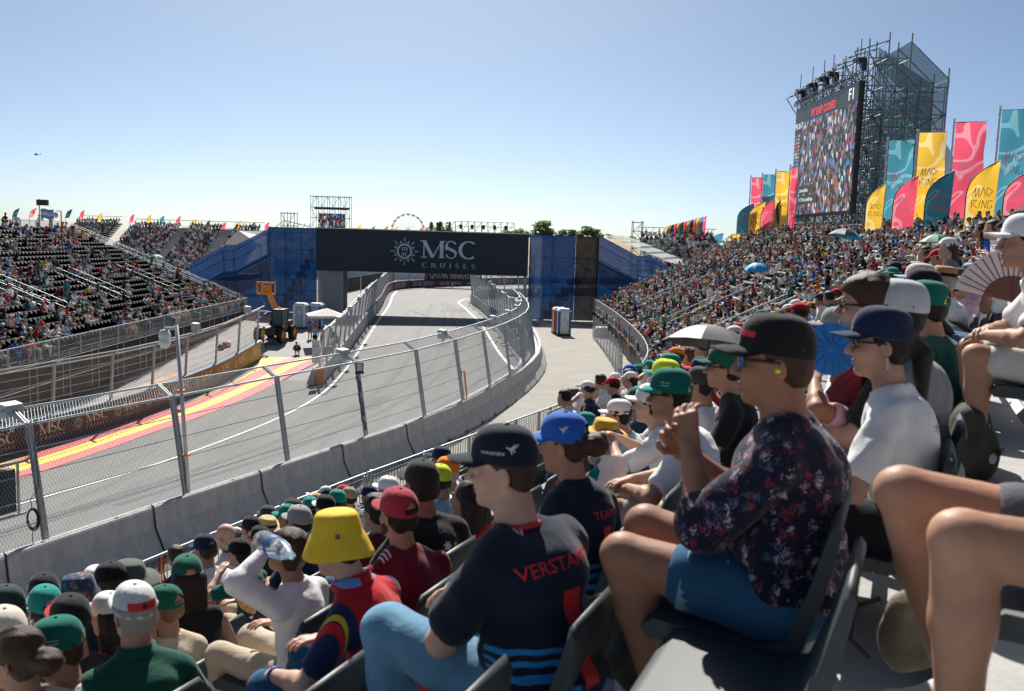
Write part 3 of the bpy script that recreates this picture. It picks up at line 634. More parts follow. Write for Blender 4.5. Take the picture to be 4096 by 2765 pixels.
# panel 13 and the cable coil on the first post
o1, x1, y1, z1 = fr1[base1]
e = empty('marshal_panel', o1+z1*1.3-x1*1.2, math.atan2(x1.y, x1.x), 'dark marshal light panel with a white number hung behind the catch fence', 'panel')
mb = MB(); mb.box((0, .25, 0), (1.55, .22, .95)); mb.obj('casing', mat('panel_grey', (.035, .04, .042), .5), e); mb = MB(); mb.box((.1, .10, .1), (.6, .09, .62)); mb.obj('hood', M_dark, e)
mb = MB()
for zz in (.62, -.55): mb.tube([(-.9, .1, zz), (.95, .1, zz)], .035, 6)
for xx in (-.8, .8): mb.tube([(xx, .1, .62), (xx, .1, -.55)], .03, 6)
mb.obj('frame', M_steel, e); P, w_ = text_polys('13'); flat_print('lettering', P, (-.42, .12, -.2), (1, 0, 0), (0, 0, 1), .16, M_wlet, e)
e = empty('cable_coil', o1+z1*.35, 0, 'coil of black cable hung on a post of the catch fence', 'cable'); mb = MB()
for k in range(5):
    rx, ry = .10+.012*k, .20+.015*k; mb.tube([(-.14+rx*math.cos(t)+.01*k, -.2-.012*k, .28+ry*math.sin(t)) for t in np.linspace(0, 2*math.pi, 18, endpoint=False)], .009, 5, closed=True)
mb.tube([(-.14, -.2, .5), (-.2, -.15, .7), (-.02, -.12, 1.0), (-.1, -.1, 1.9), (-.05, -.1, 2.5)], .009, 5); mb.tube([(-.14, -.2, .08), (-.16, -.2, -.15), (-.1, -.25, -.4)], .009, 5); mb.obj('coil', M_black, e)
ob = fr1[base1+5][0]; e = empty('orange_bracket', ob+fr1[base1+5][1]*.5, math.atan2(x1.y, x1.x), 'orange steel bracket standing beside a catch fence post', 'bracket')
mb = MB(); mb.tube([(0, 0, 0), (-.12, .1, 1.25), (-.38, .12, 1.3), (-.38, .12, 1.1)], .045, 4); mb.obj('upright', M_orange, e)
# ================================================================ body modelling: smooth distance fields turned into meshes
class Field:
    def __init__(s, lo, hi, h):
        s.lo = np.array(lo, float); s.h = h; s.n = np.maximum(np.ceil((np.array(hi)-s.lo)/h).astype(int)+1, 4)
        s.v = np.full(s.n, .2, np.float32); s.own = np.zeros(s.n, np.int8); s.best = np.full(s.n, .2, np.float32)
        s.ax = [s.lo[i]+h*np.arange(s.n[i]) for i in range(3)]
    def _sl(s, lo, hi, m):
        a = np.clip(np.floor((np.minimum(lo, hi)-m-s.lo)/s.h).astype(int), 0, s.n); b = np.clip(np.ceil((np.maximum(lo, hi)+m-s.lo)/s.h).astype(int)+1, 0, s.n)
        return tuple(slice(int(p), int(q)) for p, q in zip(a, b))
    def _pts(s, sl): return np.meshgrid(*[s.ax[i][sl[i]] for i in range(3)], indexing='ij', sparse=True)
    def _mix(s, sl, d, k, mid, sub):
        v = s.v[sl]; d = d.astype(np.float32)
        if sub:
            hh = np.clip(.5-.5*(v+d)/k, 0, 1); s.v[sl] = v*(1-hh)+(-d)*hh+k*hh*(1-hh); return
        hh = np.clip(.5+.5*(v-d)/k, 0, 1); s.v[sl] = v*(1-hh)+d*hh-k*hh*(1-hh)
        b = s.best[sl]; mm = d < b; s.own[sl] = np.where(mm, mid, s.own[sl]); s.best[sl] = np.where(mm, d, b)
    def cap(s, a, b, ra, rb=None, k=.02, mid=0, sub=False):
        rb = ra if rb is None else rb; a = np.array(a, float); b = np.array(b, float); sl = s._sl(np.minimum(a, b)-max(ra, rb), np.maximum(a, b)+max(ra, rb), .06+k)
        X, Y, Z = s._pts(sl)
        if X.size == 0 or Y.size == 0 or Z.size == 0: return s
        d = b-a; L = max(d@d, 1e-9); t = np.clip(((X-a[0])*d[0]+(Y-a[1])*d[1]+(Z-a[2])*d[2])/L, 0, 1)
        q = np.sqrt((X-a[0]-t*d[0])**2+(Y-a[1]-t*d[1])**2+(Z-a[2]-t*d[2])**2)-(ra+(rb-ra)*t)
        s._mix(sl, q, k, mid, sub); return s
    def ell(s, c, r, M=None, k=.02, mid=0, sub=False):
        c = np.array(c, float); r = np.array(r, float); R = max(r); sl = s._sl(c-R, c+R, .06+k); X, Y, Z = s._pts(sl)
        if X.size == 0 or Y.size == 0 or Z.size == 0: return s
        x, y, z = X-c[0], Y-c[1], Z-c[2]
        if M is not None:
            M = np.array(M)[:3, :3]; x, y, z = (x*M[0, i]+y*M[1, i]+z*M[2, i] for i in range(3))
        k0 = np.sqrt((x/r[0])**2+(y/r[1])**2+(z/r[2])**2); k1 = np.sqrt((x/r[0]**2)**2+(y/r[1]**2)**2+(z/r[2]**2)**2)+1e-9
        s._mix(sl, np.where(k0 < 1e-4, -min(r), k0*(k0-1)/k1), k, mid, sub); return s
    def cut(s, p, n):
        """remove everything on the side the normal points to"""
        X, Y, Z = np.meshgrid(*s.ax, indexing='ij', sparse=True); n = np.array(n, float); n /= np.linalg.norm(n)
        s.v = np.maximum(s.v, ((X-p[0])*n[0]+(Y-p[1])*n[1]+(Z-p[2])*n[2]).astype(np.float32)); return s
    def folds(s, amp, sc=1., seed=0, dirn=(0, 0, 1)):
        """cloth folds: a few warped waves added to the distance"""
        X, Y, Z = np.meshgrid(*s.ax, indexing='ij', sparse=True); r = np.random.default_rng(seed); f = 0
        for i in range(5):
            w = r.normal(size=3)*np.array([16, 16, 9])*sc; w2 = r.normal(size=3)*8*sc
            f = f+np.sin(X*w[0]+Y*w[1]+Z*w[2]+1.4*np.sin(X*w2[0]+Y*w2[1]+Z*w2[2]+i)+r.uniform(0, 6))*(1-.1*i)
        s.v = (s.v+amp*f*.45).astype(np.float32); return s
    def mesh(s):
        v = s.v.copy()
        for ax in range(3):
            for e in (0, -1):
                ix = [slice(None)]*3; ix[ax] = e; v[tuple(ix)] = np.maximum(v[tuple(ix)], .001)
        g = v < 0; n = s.n; cnt = np.zeros(n-1, np.int8); offs = [(i, j, k) for i in (0, 1) for j in (0, 1) for k in (0, 1)]
        for i, j, k in offs: cnt += g[i:n[0]-1+i, j:n[1]-1+j, k:n[2]-1+k]
        act = (cnt > 0) & (cnt < 8); idx = np.full(n-1, -1, np.int64); ijk = np.argwhere(act)
        if len(ijk) == 0: return np.zeros((0, 3)), np.zeros((0, 4), int), np.zeros(0, int)
        idx[act] = np.arange(len(ijk)); acc = np.zeros((len(ijk), 3)); num = np.zeros(len(ijk))
        for a in offs:
            for ax in range(3):
                if a[ax]: continue
                b = list(a); b[ax] = 1; va = v[tuple((ijk+a).T)]; vb = v[tuple((ijk+b).T)]; m = (va < 0) != (vb < 0)
                t = np.where(m, va/np.where(m, va-vb, 1), 0); p = np.array(a)[None]+0.; p = np.repeat(p, len(ijk), 0); p[:, ax] += t
                acc[m] += p[m]; num[m] += 1
        V = s.lo+s.h*(ijk+acc/num[:, None]); quads = []
        for ax in range(3):
            b, c = (ax+1) % 3, (ax+2) % 3
            s0 = [slice(None)]*3; s1 = [slice(None)]*3; s0[ax] = slice(0, n[ax]-1); s1[ax] = slice(1, n[ax])
            for q in (s0, s1): q[b] = slice(1, n[b]-1); q[c] = slice(1, n[c]-1)
            A, B = g[tuple(s0)], g[tuple(s1)]; e = np.argwhere(A != B)
            if not len(e): continue
            e[:, b] += 1; e[:, c] += 1; fl = g[tuple(e.T)]
            def cell(db, dc): q = e.copy(); q[:, b] += db; q[:, c] += dc; return idx[tuple(q.T)]
            Q = np.stack([cell(-1, -1), cell(0, -1), cell(0, 0), cell(-1, 0)], 1); Q[~fl] = Q[~fl][:, ::-1]; quads.append(Q)
        Q = np.concatenate(quads); own = s.own[tuple(ijk.T)][Q[:, 0]]
        return V, Q, own
def join_np(parts):
    V = []; Q = []; M = []; o = 0
    for v, q, m in parts:
        if len(v): V.append(v); Q.append(q+o); M.append(m); o += len(v)
    return np.concatenate(V), np.concatenate(Q), np.concatenate(M)
nrm_ = lambda v: np.array(v, float)/max(np.linalg.norm(v), 1e-9)
def ik(a, t, l1, l2, hint):
    a = np.array(a, float); t = np.array(t, float); d = t-a; L = np.linalg.norm(d); L2 = min(max(L, .08), (l1+l2)*.995); u = d/max(L, 1e-6); t = a+u*L2
    c = (l1*l1+L2*L2-l2*l2)/(2*l1*L2); c = max(-1, min(1, c)); h = np.array(hint, float); h = h-u*(h@u); h = nrm_(h)
    return a+u*l1*c+h*l1*math.sqrt(1-c*c), t
def rotm(yaw=0, pitch=0, roll=0): return np.array(Euler((roll, pitch, yaw), 'XYZ').to_matrix())
class Pose:
    """seated or standing skeleton in the person's own frame: x forward, y left, z up, floor at z=0"""
    def __init__(s, lean=8, hyaw=0, hpitch=0, hroll=0, tyaw=0, hands=None, elbows=None, spread=.13, knee=.47, kz=.54, seat=.50, stand=False, ankle=.44, bulk=1., tall=1., feet=None, knees=None, short=0.):
        t = tall; s.bulk = bulk; s.t = t; s.stand = stand; s.H = np.array([0, 0, (.92 if stand else seat)*1.])
        a = R_(lean); up = np.array([math.sin(a), 0, math.cos(a)]); s.up = up; s.T = rotm(R_(tyaw))
        s.mid = s.H+up*.17*t; s.chest = s.H+up*.34*t; s.sh = s.H+up*.46*t; lat = s.T@np.array([0, 1, 0]); s.lat = lat
        s.fwd = nrm_(np.cross(lat, up)); s.SL = s.sh+lat*.168*bulk**.5*t-up*.055; s.SR = s.sh-lat*.168*bulk**.5*t-up*.055
        s.neck = s.sh+up*.06*t+s.fwd*.02; s.head = s.neck+up*.10*t+np.array([.035, 0, .06*t]); s.HM = rotm(R_(hyaw), R_(hpitch), R_(hroll))
        hands = hands or ('knee', 'knee'); s.hand = []; s.elb = []
        for i, (S, sg) in enumerate(((s.SL, 1), (s.SR, -1))):
            h = hands[i]
            if isinstance(h, str):
                h = {'knee': (.36, .12*sg, .66), 'lap': (.28, .05*sg, .66), 'side': (.02, .30*sg, .52), 'chin': (.2, .02*sg, 1.05), 'phone': (.38, .06*sg, .95), 'fold': (.20, -.10*sg, .86), 'up': (.24, .14*sg, 1.42), 'hang': (.05, .24*sg, .80)}[h]
                if stand and h[2] < .84: h = (h[0]*.3, .25*sg, .84)
                elif stand: h = (h[0], h[1], h[2]+.42)
            e, w = ik(S, h, .275*t, .25*t, (elbows[i] if elbows else (-.35, .75*sg, -.5))); s.elb.append(e); s.hand.append(w)
        s.kn = []; s.an = []; s.hip = []
        for i, sg in enumerate((1, -1)):
            hp = s.H+np.array([0, .085*sg, -.02]); s.hip.append(hp)
            if stand: s.kn.append(np.array([.03, .10*sg, .50])); s.an.append(np.array([-.02, .11*sg, .08]))
            else:
                s.kn.append(np.array(knees[i]) if knees else np.array([knee, spread*sg, kz])); s.an.append(np.array(feet[i]) if feet else np.array([ankle, spread*.9*sg, .09]))
def head_prims(F, P, mid=0, face=True, k=.012, ears=True):
    M = P.HM; c = P.head
    at = lambda x, y, z: c+M@np.array([x, y, z])
    F.ell(at(-.012, 0, .032), (.097, .077, .09), M, k, mid); F.ell(at(.028, 0, -.045), (.066, .060, .078), M, .03, mid)
    F.cap(at(.05, .022, -.098), at(.05, -.022, -.098), .028, k=.03, mid=mid); F.cap(at(.073, .008, -.110), at(.073, -.008, -.110), .017, k=.018, mid=mid)
    if face:
        F.cap(at(.088, 0, .010), at(.116, 0, -.034), .008, .0125, .010, mid); F.cap(at(.100, .012, -.041), at(.100, -.012, -.041), .0085, k=.007, mid=mid)
        F.cap(at(.080, .036, .026), at(.080, -.036, .026), .0125, k=.012, mid=mid)
        for sg in (1, -1):
            F.ell(at(.098, .031*sg, .004), (.014, .018, .012), M, .008, mid, True); F.ell(at(.078, .031*sg, .002), (.012, .014, .012), M, .004, mid)
            F.ell(at(.062, .038*sg, -.035), (.026, .022, .024), M, .025, mid)
        F.ell(at(.087, 0, -.068), (.011, .023, .006), M, .006, mid); F.ell(at(.085, 0, -.081), (.011, .020, .007), M, .006, mid)
        F.cap(at(.097, .016, -.0745), at(.097, -.016, -.0745), .0022, k=.004, mid=mid, sub=True)
    if ears:
        for sg in (1, -1):
            Mr = M@rotm(R_(-22*sg), R_(12), 0)
            F.ell(at(-.008, .079*sg, -.018), (.021, .0075, .032), Mr, .006, mid); F.ell(at(-.003, .086*sg, -.014), (.012, .005, .018), Mr, .006, mid, True)
    F.cap(at(-.018, 0, -.06), P.neck-P.up*.02, .056*P.bulk**.4, .062*P.bulk**.5, .03, mid)
def torso_prims(F, P, g, mid, k=.035, arms=True, sleeve=1.0, flare=.0):
    b = P.bulk; M = np.stack([P.fwd, P.lat, P.up], 1)
    F.ell(P.H+np.array([0, 0, .03]), (.135*b+g, .165*b+g, .12+g), None, k, mid); F.ell(P.mid+P.fwd*.01*b, (.115*b**1.3+g, .15*b**1.1+g, .15+g), M, k, mid)
    F.ell(P.chest, (.12*b+g, .16*b**.7+g, .155*P.t+g), M, k, mid); F.cap(P.SL+(P.SR-P.SL)*.12+P.up*.012, P.SR+(P.SL-P.SR)*.12+P.up*.012, .050*b**.5+g, k=k, mid=mid)
    for S in (P.SL, P.SR): F.cap(P.neck-P.up*.02, S*.9+P.sh*.1+P.up*.01, .052+g, .040+g, k, mid)
    if arms:
        for S, E in ((P.SL, P.elb[0]), (P.SR, P.elb[1])): F.cap(S, S+(E-S)*sleeve, .050*b**.5+g, (.045+flare)*b**.4+g, k*.7, mid)
def hand_prims(F, w, d, n, curl=.5, k=.006, mid=0, s=1., side=1, thumb=.4, spread=.9):
    """palm and five fingers; d along the hand, n out of the back of the hand, thumb on the n x d side times side"""
    d = nrm_(d); n = nrm_(np.array(n)-d*(np.array(n)@d)); x = np.cross(n, d)*side; w = np.array(w)
    for j, (off, ln) in enumerate(((.032, .072), (.011, .082), (-.011, .076), (-.030, .060))):
        K = w+d*.088*s+x*off*s-n*(.003*abs(j-1)); F.cap(w+x*off*.55*s, K, .017*s, .0125*s, .012, mid)
        p = K; dd = d+x*off*spread*3
        for q, fr in enumerate((.44, .32, .26)):
            a = curl*(.75+.35*q); dd = nrm_(dd*math.cos(a)-n*math.sin(a)); n2 = nrm_(np.cross(np.cross(dd, -n), dd)); e = p+dd*ln*fr*s; F.cap(p, e, (.0095-.0008*q)*s, (.0088-.0008*q)*s, .003, mid); p = e
    p0 = w+d*.02*s+x*.022*s; p1 = p0+nrm_(d*.7+x*.75-n*thumb)*.045*s; p2 = p1+nrm_(d*.95+x*.25-n*thumb)*.032*s; p3 = p2+nrm_(d-n*thumb*1.3-x*.1)*.026*s
    F.cap(p0, p1, .016*s, .0115*s, .008, mid); F.cap(p1, p2, .0112*s, .0100*s, .003, mid); F.cap(p2, p3, .0100*s, .0085*s, .003, mid)
def limb_prims(F, P, mid=0, k=.02, g=0.):
    b = P.bulk**.5
    for i in (0, 1):
        S = (P.SL, P.SR)[i]; E = P.elb[i]; W = P.hand[i]; F.cap(S, E, .05*b+g, .042*b+g, k, mid); m_ = E+(W-E)*.3; F.cap(E, m_, .041*b+g, .043*b+g, k, mid); F.cap(m_, W, .043*b+g, .027*b+g, k, mid)
def leg_prims(F, P, mid=0, k=.02, g=0., upto=1.0, calf=True):
    b = P.bulk**.6
    for i in (0, 1):
        h, kn, an = P.hip[i], P.kn[i], P.an[i]; F.cap(h, h+(kn-h)*min(1, upto), .088*b+g, (.088*b+(.060*b-.088*b)*min(1, upto))+g, k, mid)
        if upto > 1:
            e = kn+(an-kn)*(upto-1); m_ = kn+(an-kn)*min(.35, upto-1); F.cap(kn, m_, .056*b+g, .058*b+g, k, mid)
            if upto > 1.35: F.cap(m_, e, .056*b+g, (.056-.021*(upto-1.35)/.65)*b+g, k, mid)
            if g == 0 and upto > 1.5:
                bk = nrm_(np.cross(np.cross(an-kn, h-kn), an-kn)); F.ell(kn+(an-kn)*.30+bk*.022, (.046*b, .046*b, .10), None, .03, mid); F.ell(kn-bk*.022+nrm_(kn-an)*.012, (.034, .036, .038), None, .02, mid); F.cap(kn-bk*.03+(an-kn)*.12, kn-bk*.026+(an-kn)*.2, .018, k=.02, mid=mid)
def foot_prims(F, P, mid=0, g=0.):
    for i in (0, 1):
        a = P.an[i]; y = .02*(1 if i == 0 else -1); F.cap(a+np.array([-.035, 0, -.045]), a+np.array([.14, y, -.058]), .042+g, .033+g, .02, mid); F.cap(a+np.array([-.01, 0, .02]), a+np.array([.08, y*.5, -.04]), .036+g, .03+g, .02, mid)
def bounds(P, m=.16):
    pts = np.array([P.H, P.SL, P.SR, P.head+[0, 0, .05], *P.elb, *P.hand, *P.kn, *P.an, *[a+np.array([.18, 0, 0]) for a in P.an]]); lo = pts.min(0)-m; hi = pts.max(0)+m; lo[2] = max(lo[2], -.02); return lo, hi
def crowd_template(vox, seed, hat, hair, pose):
    """one continuous figure whose faces carry skin, shirt, legwear, hat, hair and shoes as six slots"""
    P = Pose(**pose); lo, hi = bounds(P); F = Field(lo, hi, vox); r = random.Random(seed)
    limb_prims(F, P, 0, .02); leg_prims(F, P, 0, .02, 0, 2.0); torso_prims(F, P, .012, 1, .03, sleeve=.62 if seed % 3 else 1.0); leg_prims(F, P, 2, .02, .016, 2.0 if seed % 2 else .9)
    F.ell(P.H, (.14, .17, .11), None, .03, 2); foot_prims(F, P, 5, .01)
    for i in (0, 1): F.ell(P.hand[i]+nrm_(P.hand[i]-P.elb[i])*.06, (.05, .04, .045), None, .02, 0)
    head_prims(F, P, 0, False, .015, vox < .03); M = P.HM; at = lambda x, y, z: P.head+M@np.array([x, y, z])
    F.cap(at(.09, 0, 0), at(.105, 0, -.035), .012, k=.012)
    F.ell(at(-.03, 0, .02), (.09, .083, .085), M, .008, 4)
    if hair == 'long': F.cap(at(-.06, .03, -.0), at(-.08, .03, -.2), .05, .045, .02, 4); F.cap(at(-.06, -.03, -.0), at(-.08, -.03, -.2), .05, .045, .02, 4)
    if hair == 'tail': F.cap(at(-.10, 0, .02), at(-.14, 0, -.18), .03, .025, .02, 4)
    if hat == 'cap': F.ell(at(-.008, 0, .062), (.108, .090, .075), M, .008, 3); F.cap(at(.08, .03, .055), at(.165, .022, .035), .02, .016, .012, 3); F.cap(at(.08, -.03, .055), at(.165, -.022, .035), .02, .016, .012, 3)
    elif hat == 'back': F.ell(at(-.008, 0, .062), (.108, .090, .075), M, .008, 3); F.cap(at(-.08, 0, .04), at(-.15, 0, .0), .03, .022, .012, 3)
    elif hat == 'brim': F.ell(at(-.008, 0, .075), (.105, .092, .07), M, .008, 3); F.ell(at(-.0, 0, .045), (.175, .155, max(.016, vox*.7)), M, .01, 3)
    else: F.ell(at(-.012, 0, .062), (.10, .086, .072), M, .008, 4)
    return F.mesh()
# ================================================================ people palettes
SHIRT = {'white': ((.78, .78, .77), 30), 'black': ((.014, .014, .016), 14), 'navy': ((.012, .022, .06), 10), 'red': ((.50, .022, .03), 9), 'teal': ((.012, .21, .19), 8), 'green': ((.012, .115, .075), 7), 'grey': ((.22, .23, .24), 6),
         'light blue': ((.30, .50, .66), 5), 'beige': ((.56, .46, .34), 4), 'orange': ((.75, .20, .02), 2), 'yellow': ((.72, .52, .04), 2), 'pink': ((.72, .36, .42), 3), 'maroon': ((.17, .012, .03), 3), 'blue': ((.02, .10, .45), 3)}
HATC = {'red': ((.48, .015, .025), 20), 'teal': ((.01, .25, .21), 10), 'green': ((.008, .105, .065), 13), 'white': ((.74, .73, .71), 20), 'black': ((.012, .012, .014), 15), 'navy': ((.014, .024, .06), 13), 'neon yellow': ((.62, .72, .03), 4), 'orange': ((.8, .22, .02), 3), 'straw': ((.58, .42, .22), 5), 'blue': ((.02, .12, .5), 3)}
LEG = {'denim': ((.06, .13, .23), 8), 'beige': ((.50, .42, .32), 7), 'black': ((.014, .014, .017), 8), 'white': ((.6, .59, .56), 4), 'grey': ((.16, .16, .17), 5)}
SKIN = {'s0': ((.50, .29, .20), 5), 's1': ((.42, .23, .15), 5), 's2': ((.33, .165, .10), 4), 's3': ((.56, .34, .25), 3)}
HAIRC = {'h0': ((.014, .010, .008), 6), 'h1': ((.05, .026, .014), 4), 'h2': ((.22, .13, .06), 1), 'h3': ((.35, .33, .31), 1)}
def skin_mat(name, col):
    if name in MATS: return MATS[name]
    m = mat(name, col, .55, .22, 7, .05, 90, spec=.3); b = m.node_tree.nodes['Principled BSDF']; b.inputs['Subsurface Weight'].default_value = .06; b.inputs['Subsurface Radius'].default_value = (.02, .008, .004); b.inputs['Subsurface Scale'].default_value = .4; return m
def cloth(name, col, bump=.4): return mat(name, col, .9, .14, 9, bump, 16, sheen=.15, spec=.15)
MS = {k: cloth('shirt_'+k.replace(' ', '_'), v[0]) for k, v in SHIRT.items()}; MH = {k: cloth('hat_'+k.replace(' ', '_'), v[0]) for k, v in HATC.items()}
ML = {k: cloth('legs_'+k, v[0]) for k, v in LEG.items()}; MK = {k: skin_mat('skin_'+k, v[0]) for k, v in SKIN.items()}
def hair_mat(name, col): return mat(name, col, .5, .18, 60, .35, 190, spec=.3, stretch=(1, 1, .25))
MHR = {k: hair_mat('hair_'+k, v[0]) for k, v in HAIRC.items()}; M_shoe = mat('shoe_white', (.5, .5, .49), .6)
def pick(d, r): return r.choices(list(d), [v[1] for v in d.values()])[0]
POSES = [dict(lean=6, hands=('knee', 'knee')), dict(lean=14, hands=('lap', 'lap'), hpitch=8), dict(lean=4, hands=('fold', 'fold'), hyaw=18), dict(lean=22, hands=('knee', 'chin'), hyaw=-10), dict(lean=10, hands=('phone', 'phone'), hpitch=18), dict(lean=-6, hands=('side', 'lap'), hyaw=-22), dict(lean=5, hands=('up', 'knee'), hyaw=8), dict(lean=28, hands=('knee', 'knee'), hpitch=-8), dict(lean=8, hands=('lap', 'fold'), hyaw=30), dict(lean=2, hands=('side', 'side'), hpitch=-4)]
HATS = ['cap', 'cap', 'cap', 'none', 'cap', 'brim', 'cap', 'none', 'back', 'cap']; HAIRS = ['short', 'short', 'long', 'short', 'tail', 'short', 'short', 'long', 'short', 'tail']
STANDP = [dict(stand=True, lean=2, hands=('side', 'side')), dict(stand=True, lean=4, hands=('phone', 'phone'), hpitch=12), dict(stand=True, lean=0, hands=('side', 'fold'), hyaw=20)]
TM = [crowd_template(.024, i, HATS[i], HAIRS[i], POSES[i]) for i in range(10)]; TL = [crowd_template(.055, i, HATS[i], HAIRS[i], POSES[i]) for i in range(10)]
TS = [crowd_template(.03, 20+i, 'cap' if i != 1 else 'none', 'short', STANDP[i]) for i in range(3)]
def tmesh(t, name): return mesh_np(name, t[0], t[1], [MK['s0'], MS['white'], ML['denim'], MH['red'], MHR['h0'], M_shoe], t[2], True)
TMM = [tmesh(t, 'seated_figure') for t in TM]; TSM = [tmesh(t, 'standing_figure') for t in TS]
HWORD = {'cap': 'cap', 'back': 'cap worn backwards', 'brim': 'brimmed hat', 'none': 'bare head'}
def outfit(r):
    return dict(skin=pick(SKIN, r), shirt=pick(SHIRT, r), leg=pick(LEG, r), hat=pick(HATC, r), hair=pick(HAIRC, r))
def place_figure(me, of, x, y, z, rz, sc, label, group):
    o = bpy.data.objects.new('person', me); COL.objects.link(o); o.location = (x, y, z); o.rotation_euler = (0, 0, rz); o.scale = (sc, sc, sc)
    for i, m in enumerate((MK[of['skin']], MS[of['shirt']], ML[of['leg']], MH[of['hat']], MHR[of['hair']], M_shoe)): o.material_slots[i].link = 'OBJECT'; o.material_slots[i].material = m
    return tag(o, label, 'person', group)
PAL = [*MK.values(), *MS.values(), *ML.values(), *MH.values(), *MHR.values(), M_shoe]; PIX = {m.name: i for i, m in enumerate(PAL)}
class Mass:
    """many copies baked into one mesh"""
    def __init__(s): s.V = []; s.Q = []; s.M = []; s.n = 0
    def add(s, t, mi, x, y, z, rz, sc):
        c, n = math.cos(rz)*sc, math.sin(rz)*sc; v = t[0]; W = np.empty_like(v); W[:, 0] = v[:, 0]*c-v[:, 1]*n+x; W[:, 1] = v[:, 0]*n+v[:, 1]*c+y; W[:, 2] = v[:, 2]*sc+z
        s.V.append(W); s.Q.append(t[1]+s.n); s.M.append(mi); s.n += len(v)
    def obj(s, name, mats, smooth=True): return link(name, mesh_np(name, np.concatenate(s.V), np.concatenate(s.Q), mats, np.concatenate(s.M), smooth))
def outfit_idx(of): return np.array([PIX[MK[of['skin']].name], PIX[MS[of['shirt']].name], PIX[ML[of['leg']].name], PIX[MH[of['hat']].name], PIX[MHR[of['hair']].name], PIX[M_shoe.name]])
crowd = Mass(); seats = Mass()
# ================================================================ seats
M_seat = mat('seat_grey_plastic', (.034, .044, .048), .5, .08, 12, .1, 200); M_seatk = mat('seat_black_plastic', (.016, .018, .020), .7, .1, 12, spec=.08)
M_beam = mat('white_beam', (.62, .62, .60), .5, .08, 6); M_deck = mat('deck_boards', (.36, .355, .345), .8, .22, 3, .2, 30); M_deckd = mat('deck_boards_dark', (.075, .077, .08), .9, .2, 3, spec=.05); M_deckw = mat('deck_plywood', (.34, .30, .25), .8, .2, 4, .2, 30)
def seat_simple():
    mb = MB(); w2 = .225
    G = [[(.40, y, .40), (.36, y, .43), (.05, y, .41), (-.02, y, .44), (-.075, y, .60), (-.12, y, .80), (-.135, y, .82), (-.15, y, .80), (-.12, y, .60), (-.06, y, .40), (.05, y, .36), (.38, y, .37)] for y in (-w2, -w2*.8, 0, w2*.8, w2)]
    for i, row in enumerate(G):
        for k, p in enumerate(row):
            if i in (0, 4) and k in (5, 6, 7): row[k] = (p[0], p[1]*.9, p[2]-.03)
    mb.grid([r+[r[0]] for r in G]); sd_ = [(0, 1, 2, 10, 11), (2, 3, 9, 10), (3, 4, 8, 9), (4, 5, 7, 8), (5, 6, 7)]; mb.add(G[0], [f[::-1] for f in sd_]); mb.add(G[4], sd_)
    return mb
ss = seat_simple(); seat_me = ss.mesh('seat_shell', M_seat, True)
def seat_low():
    mb = MB(); w2 = .22; prof = [(.38, .40), (.02, .42), (-.11, .81), (-.15, .81), (-.06, .37), (.36, .36)]
    mb.grid([[(x, y, z) for x, z in prof+prof[:1]] for y in (-w2, w2)]); mb.add([(x, -w2, z) for x, z in prof], [(5, 4, 3, 2, 1, 0)]); mb.add([(x, w2, z) for x, z in prof], [(0, 1, 2, 3, 4, 5)])
    V = np.array(mb.v); return V, [f for f in mb.f]
_sv, _sf = seat_low(); _sq = np.array([f if len(f) == 4 else f[:4] for f in _sf]+[(f[0], f[3], f[4], f[5]) for f in _sf if len(f) == 6]); SEATL = (_sv, _sq, None)
# ================================================================ the stand we sit in
NROW = 20; RO = .35; RD = .80; RZ0 = 1.42; RR = .387
def rowz(j): return RZ0+RR*j
def rowc(j, extra=0.): return offset(RAILC, RO+RD*j+extra)
st = empty('grandstand', (8, 60, 0), 0, 'curved grandstand of grey seats below the big video screen, packed with spectators', 'grandstand'); Si = Vector((8, 60, 0))
def strip3(C, D, zc, zd, name, M, parent, org):
    mb = MB(); A = resample(C, n=70)[:, :2]; B = resample(D, n=70)[:, :2]
    mb.grid([[(a[0]-org.x, a[1]-org.y, zc-org.z), (b[0]-org.x, b[1]-org.y, zd-org.z)] for a, b in zip(A, B)]); return mb.obj(name, M, parent)
for j in range(NROW):
    f_, b_ = rowc(j, -.34), rowc(j, .47)
    mb = MB(); A = resample(f_, n=80)[:, :2]; B = resample(b_, n=80)[:, :2]; z = rowz(j)
    mb.grid([[(a[0]-8, a[1]-60, z-.35), (a[0]-8, a[1]-60, z), (b[0]-8, b[1]-60, z), (b[0]-8, b[1]-60, z-.06)] for a, b in zip(A, B)]); mb.obj('deck', M_deck, st)
    mb = MB(); C = rowc(j, .06); C = C[C[:, 1] > 1.62 if j == 13 else C[:, 1] > -9]; q = resample(C, n=80)[:, :2]; mb.tube([(p[0]-8, p[1]-60, z+.33) for p in q], .035, 4); mb.obj('seat_beam', M_beam, st)
# dark skirt below the front edge, and a solid under-deck
mb = MB(); q = resample(rowc(0, -.36), n=90)[:, :2]; mb.grid([[(p[0]-8+.05*math.sin(i*1.9), p[1]-60, -.05), (p[0]-8, p[1]-60, 1.0), (p[0]-8, p[1]-60, 1.42)] for i, p in enumerate(q)]); mb.obj('skirt', mat('black_skirt_cloth', (.02, .021, .022), .85, .2, 3), st, True)
mb = MB(); A = resample(rowc(0, -.3), n=60)[:, :2]; B = resample(rowc(19, .5), n=60)[:, :2]; mb.grid([[(a[0]-8, a[1]-60, 1.5), (b[0]-8, b[1]-60, rowz(19)-.4), (b[0]-8, b[1]-60, -.1)] for a, b in zip(A, B)]); mb.add([(A[-1][0]-8, A[-1][1]-60, -.1), (A[-1][0]-8, A[-1][1]-60, 1.5), (B[-1][0]-8, B[-1][1]-60, rowz(19)-.4), (B[-1][0]-8, B[-1][1]-60, -.1)], [(0, 1, 2, 3)]); mb.obj('under_deck', M_steel_d, st)
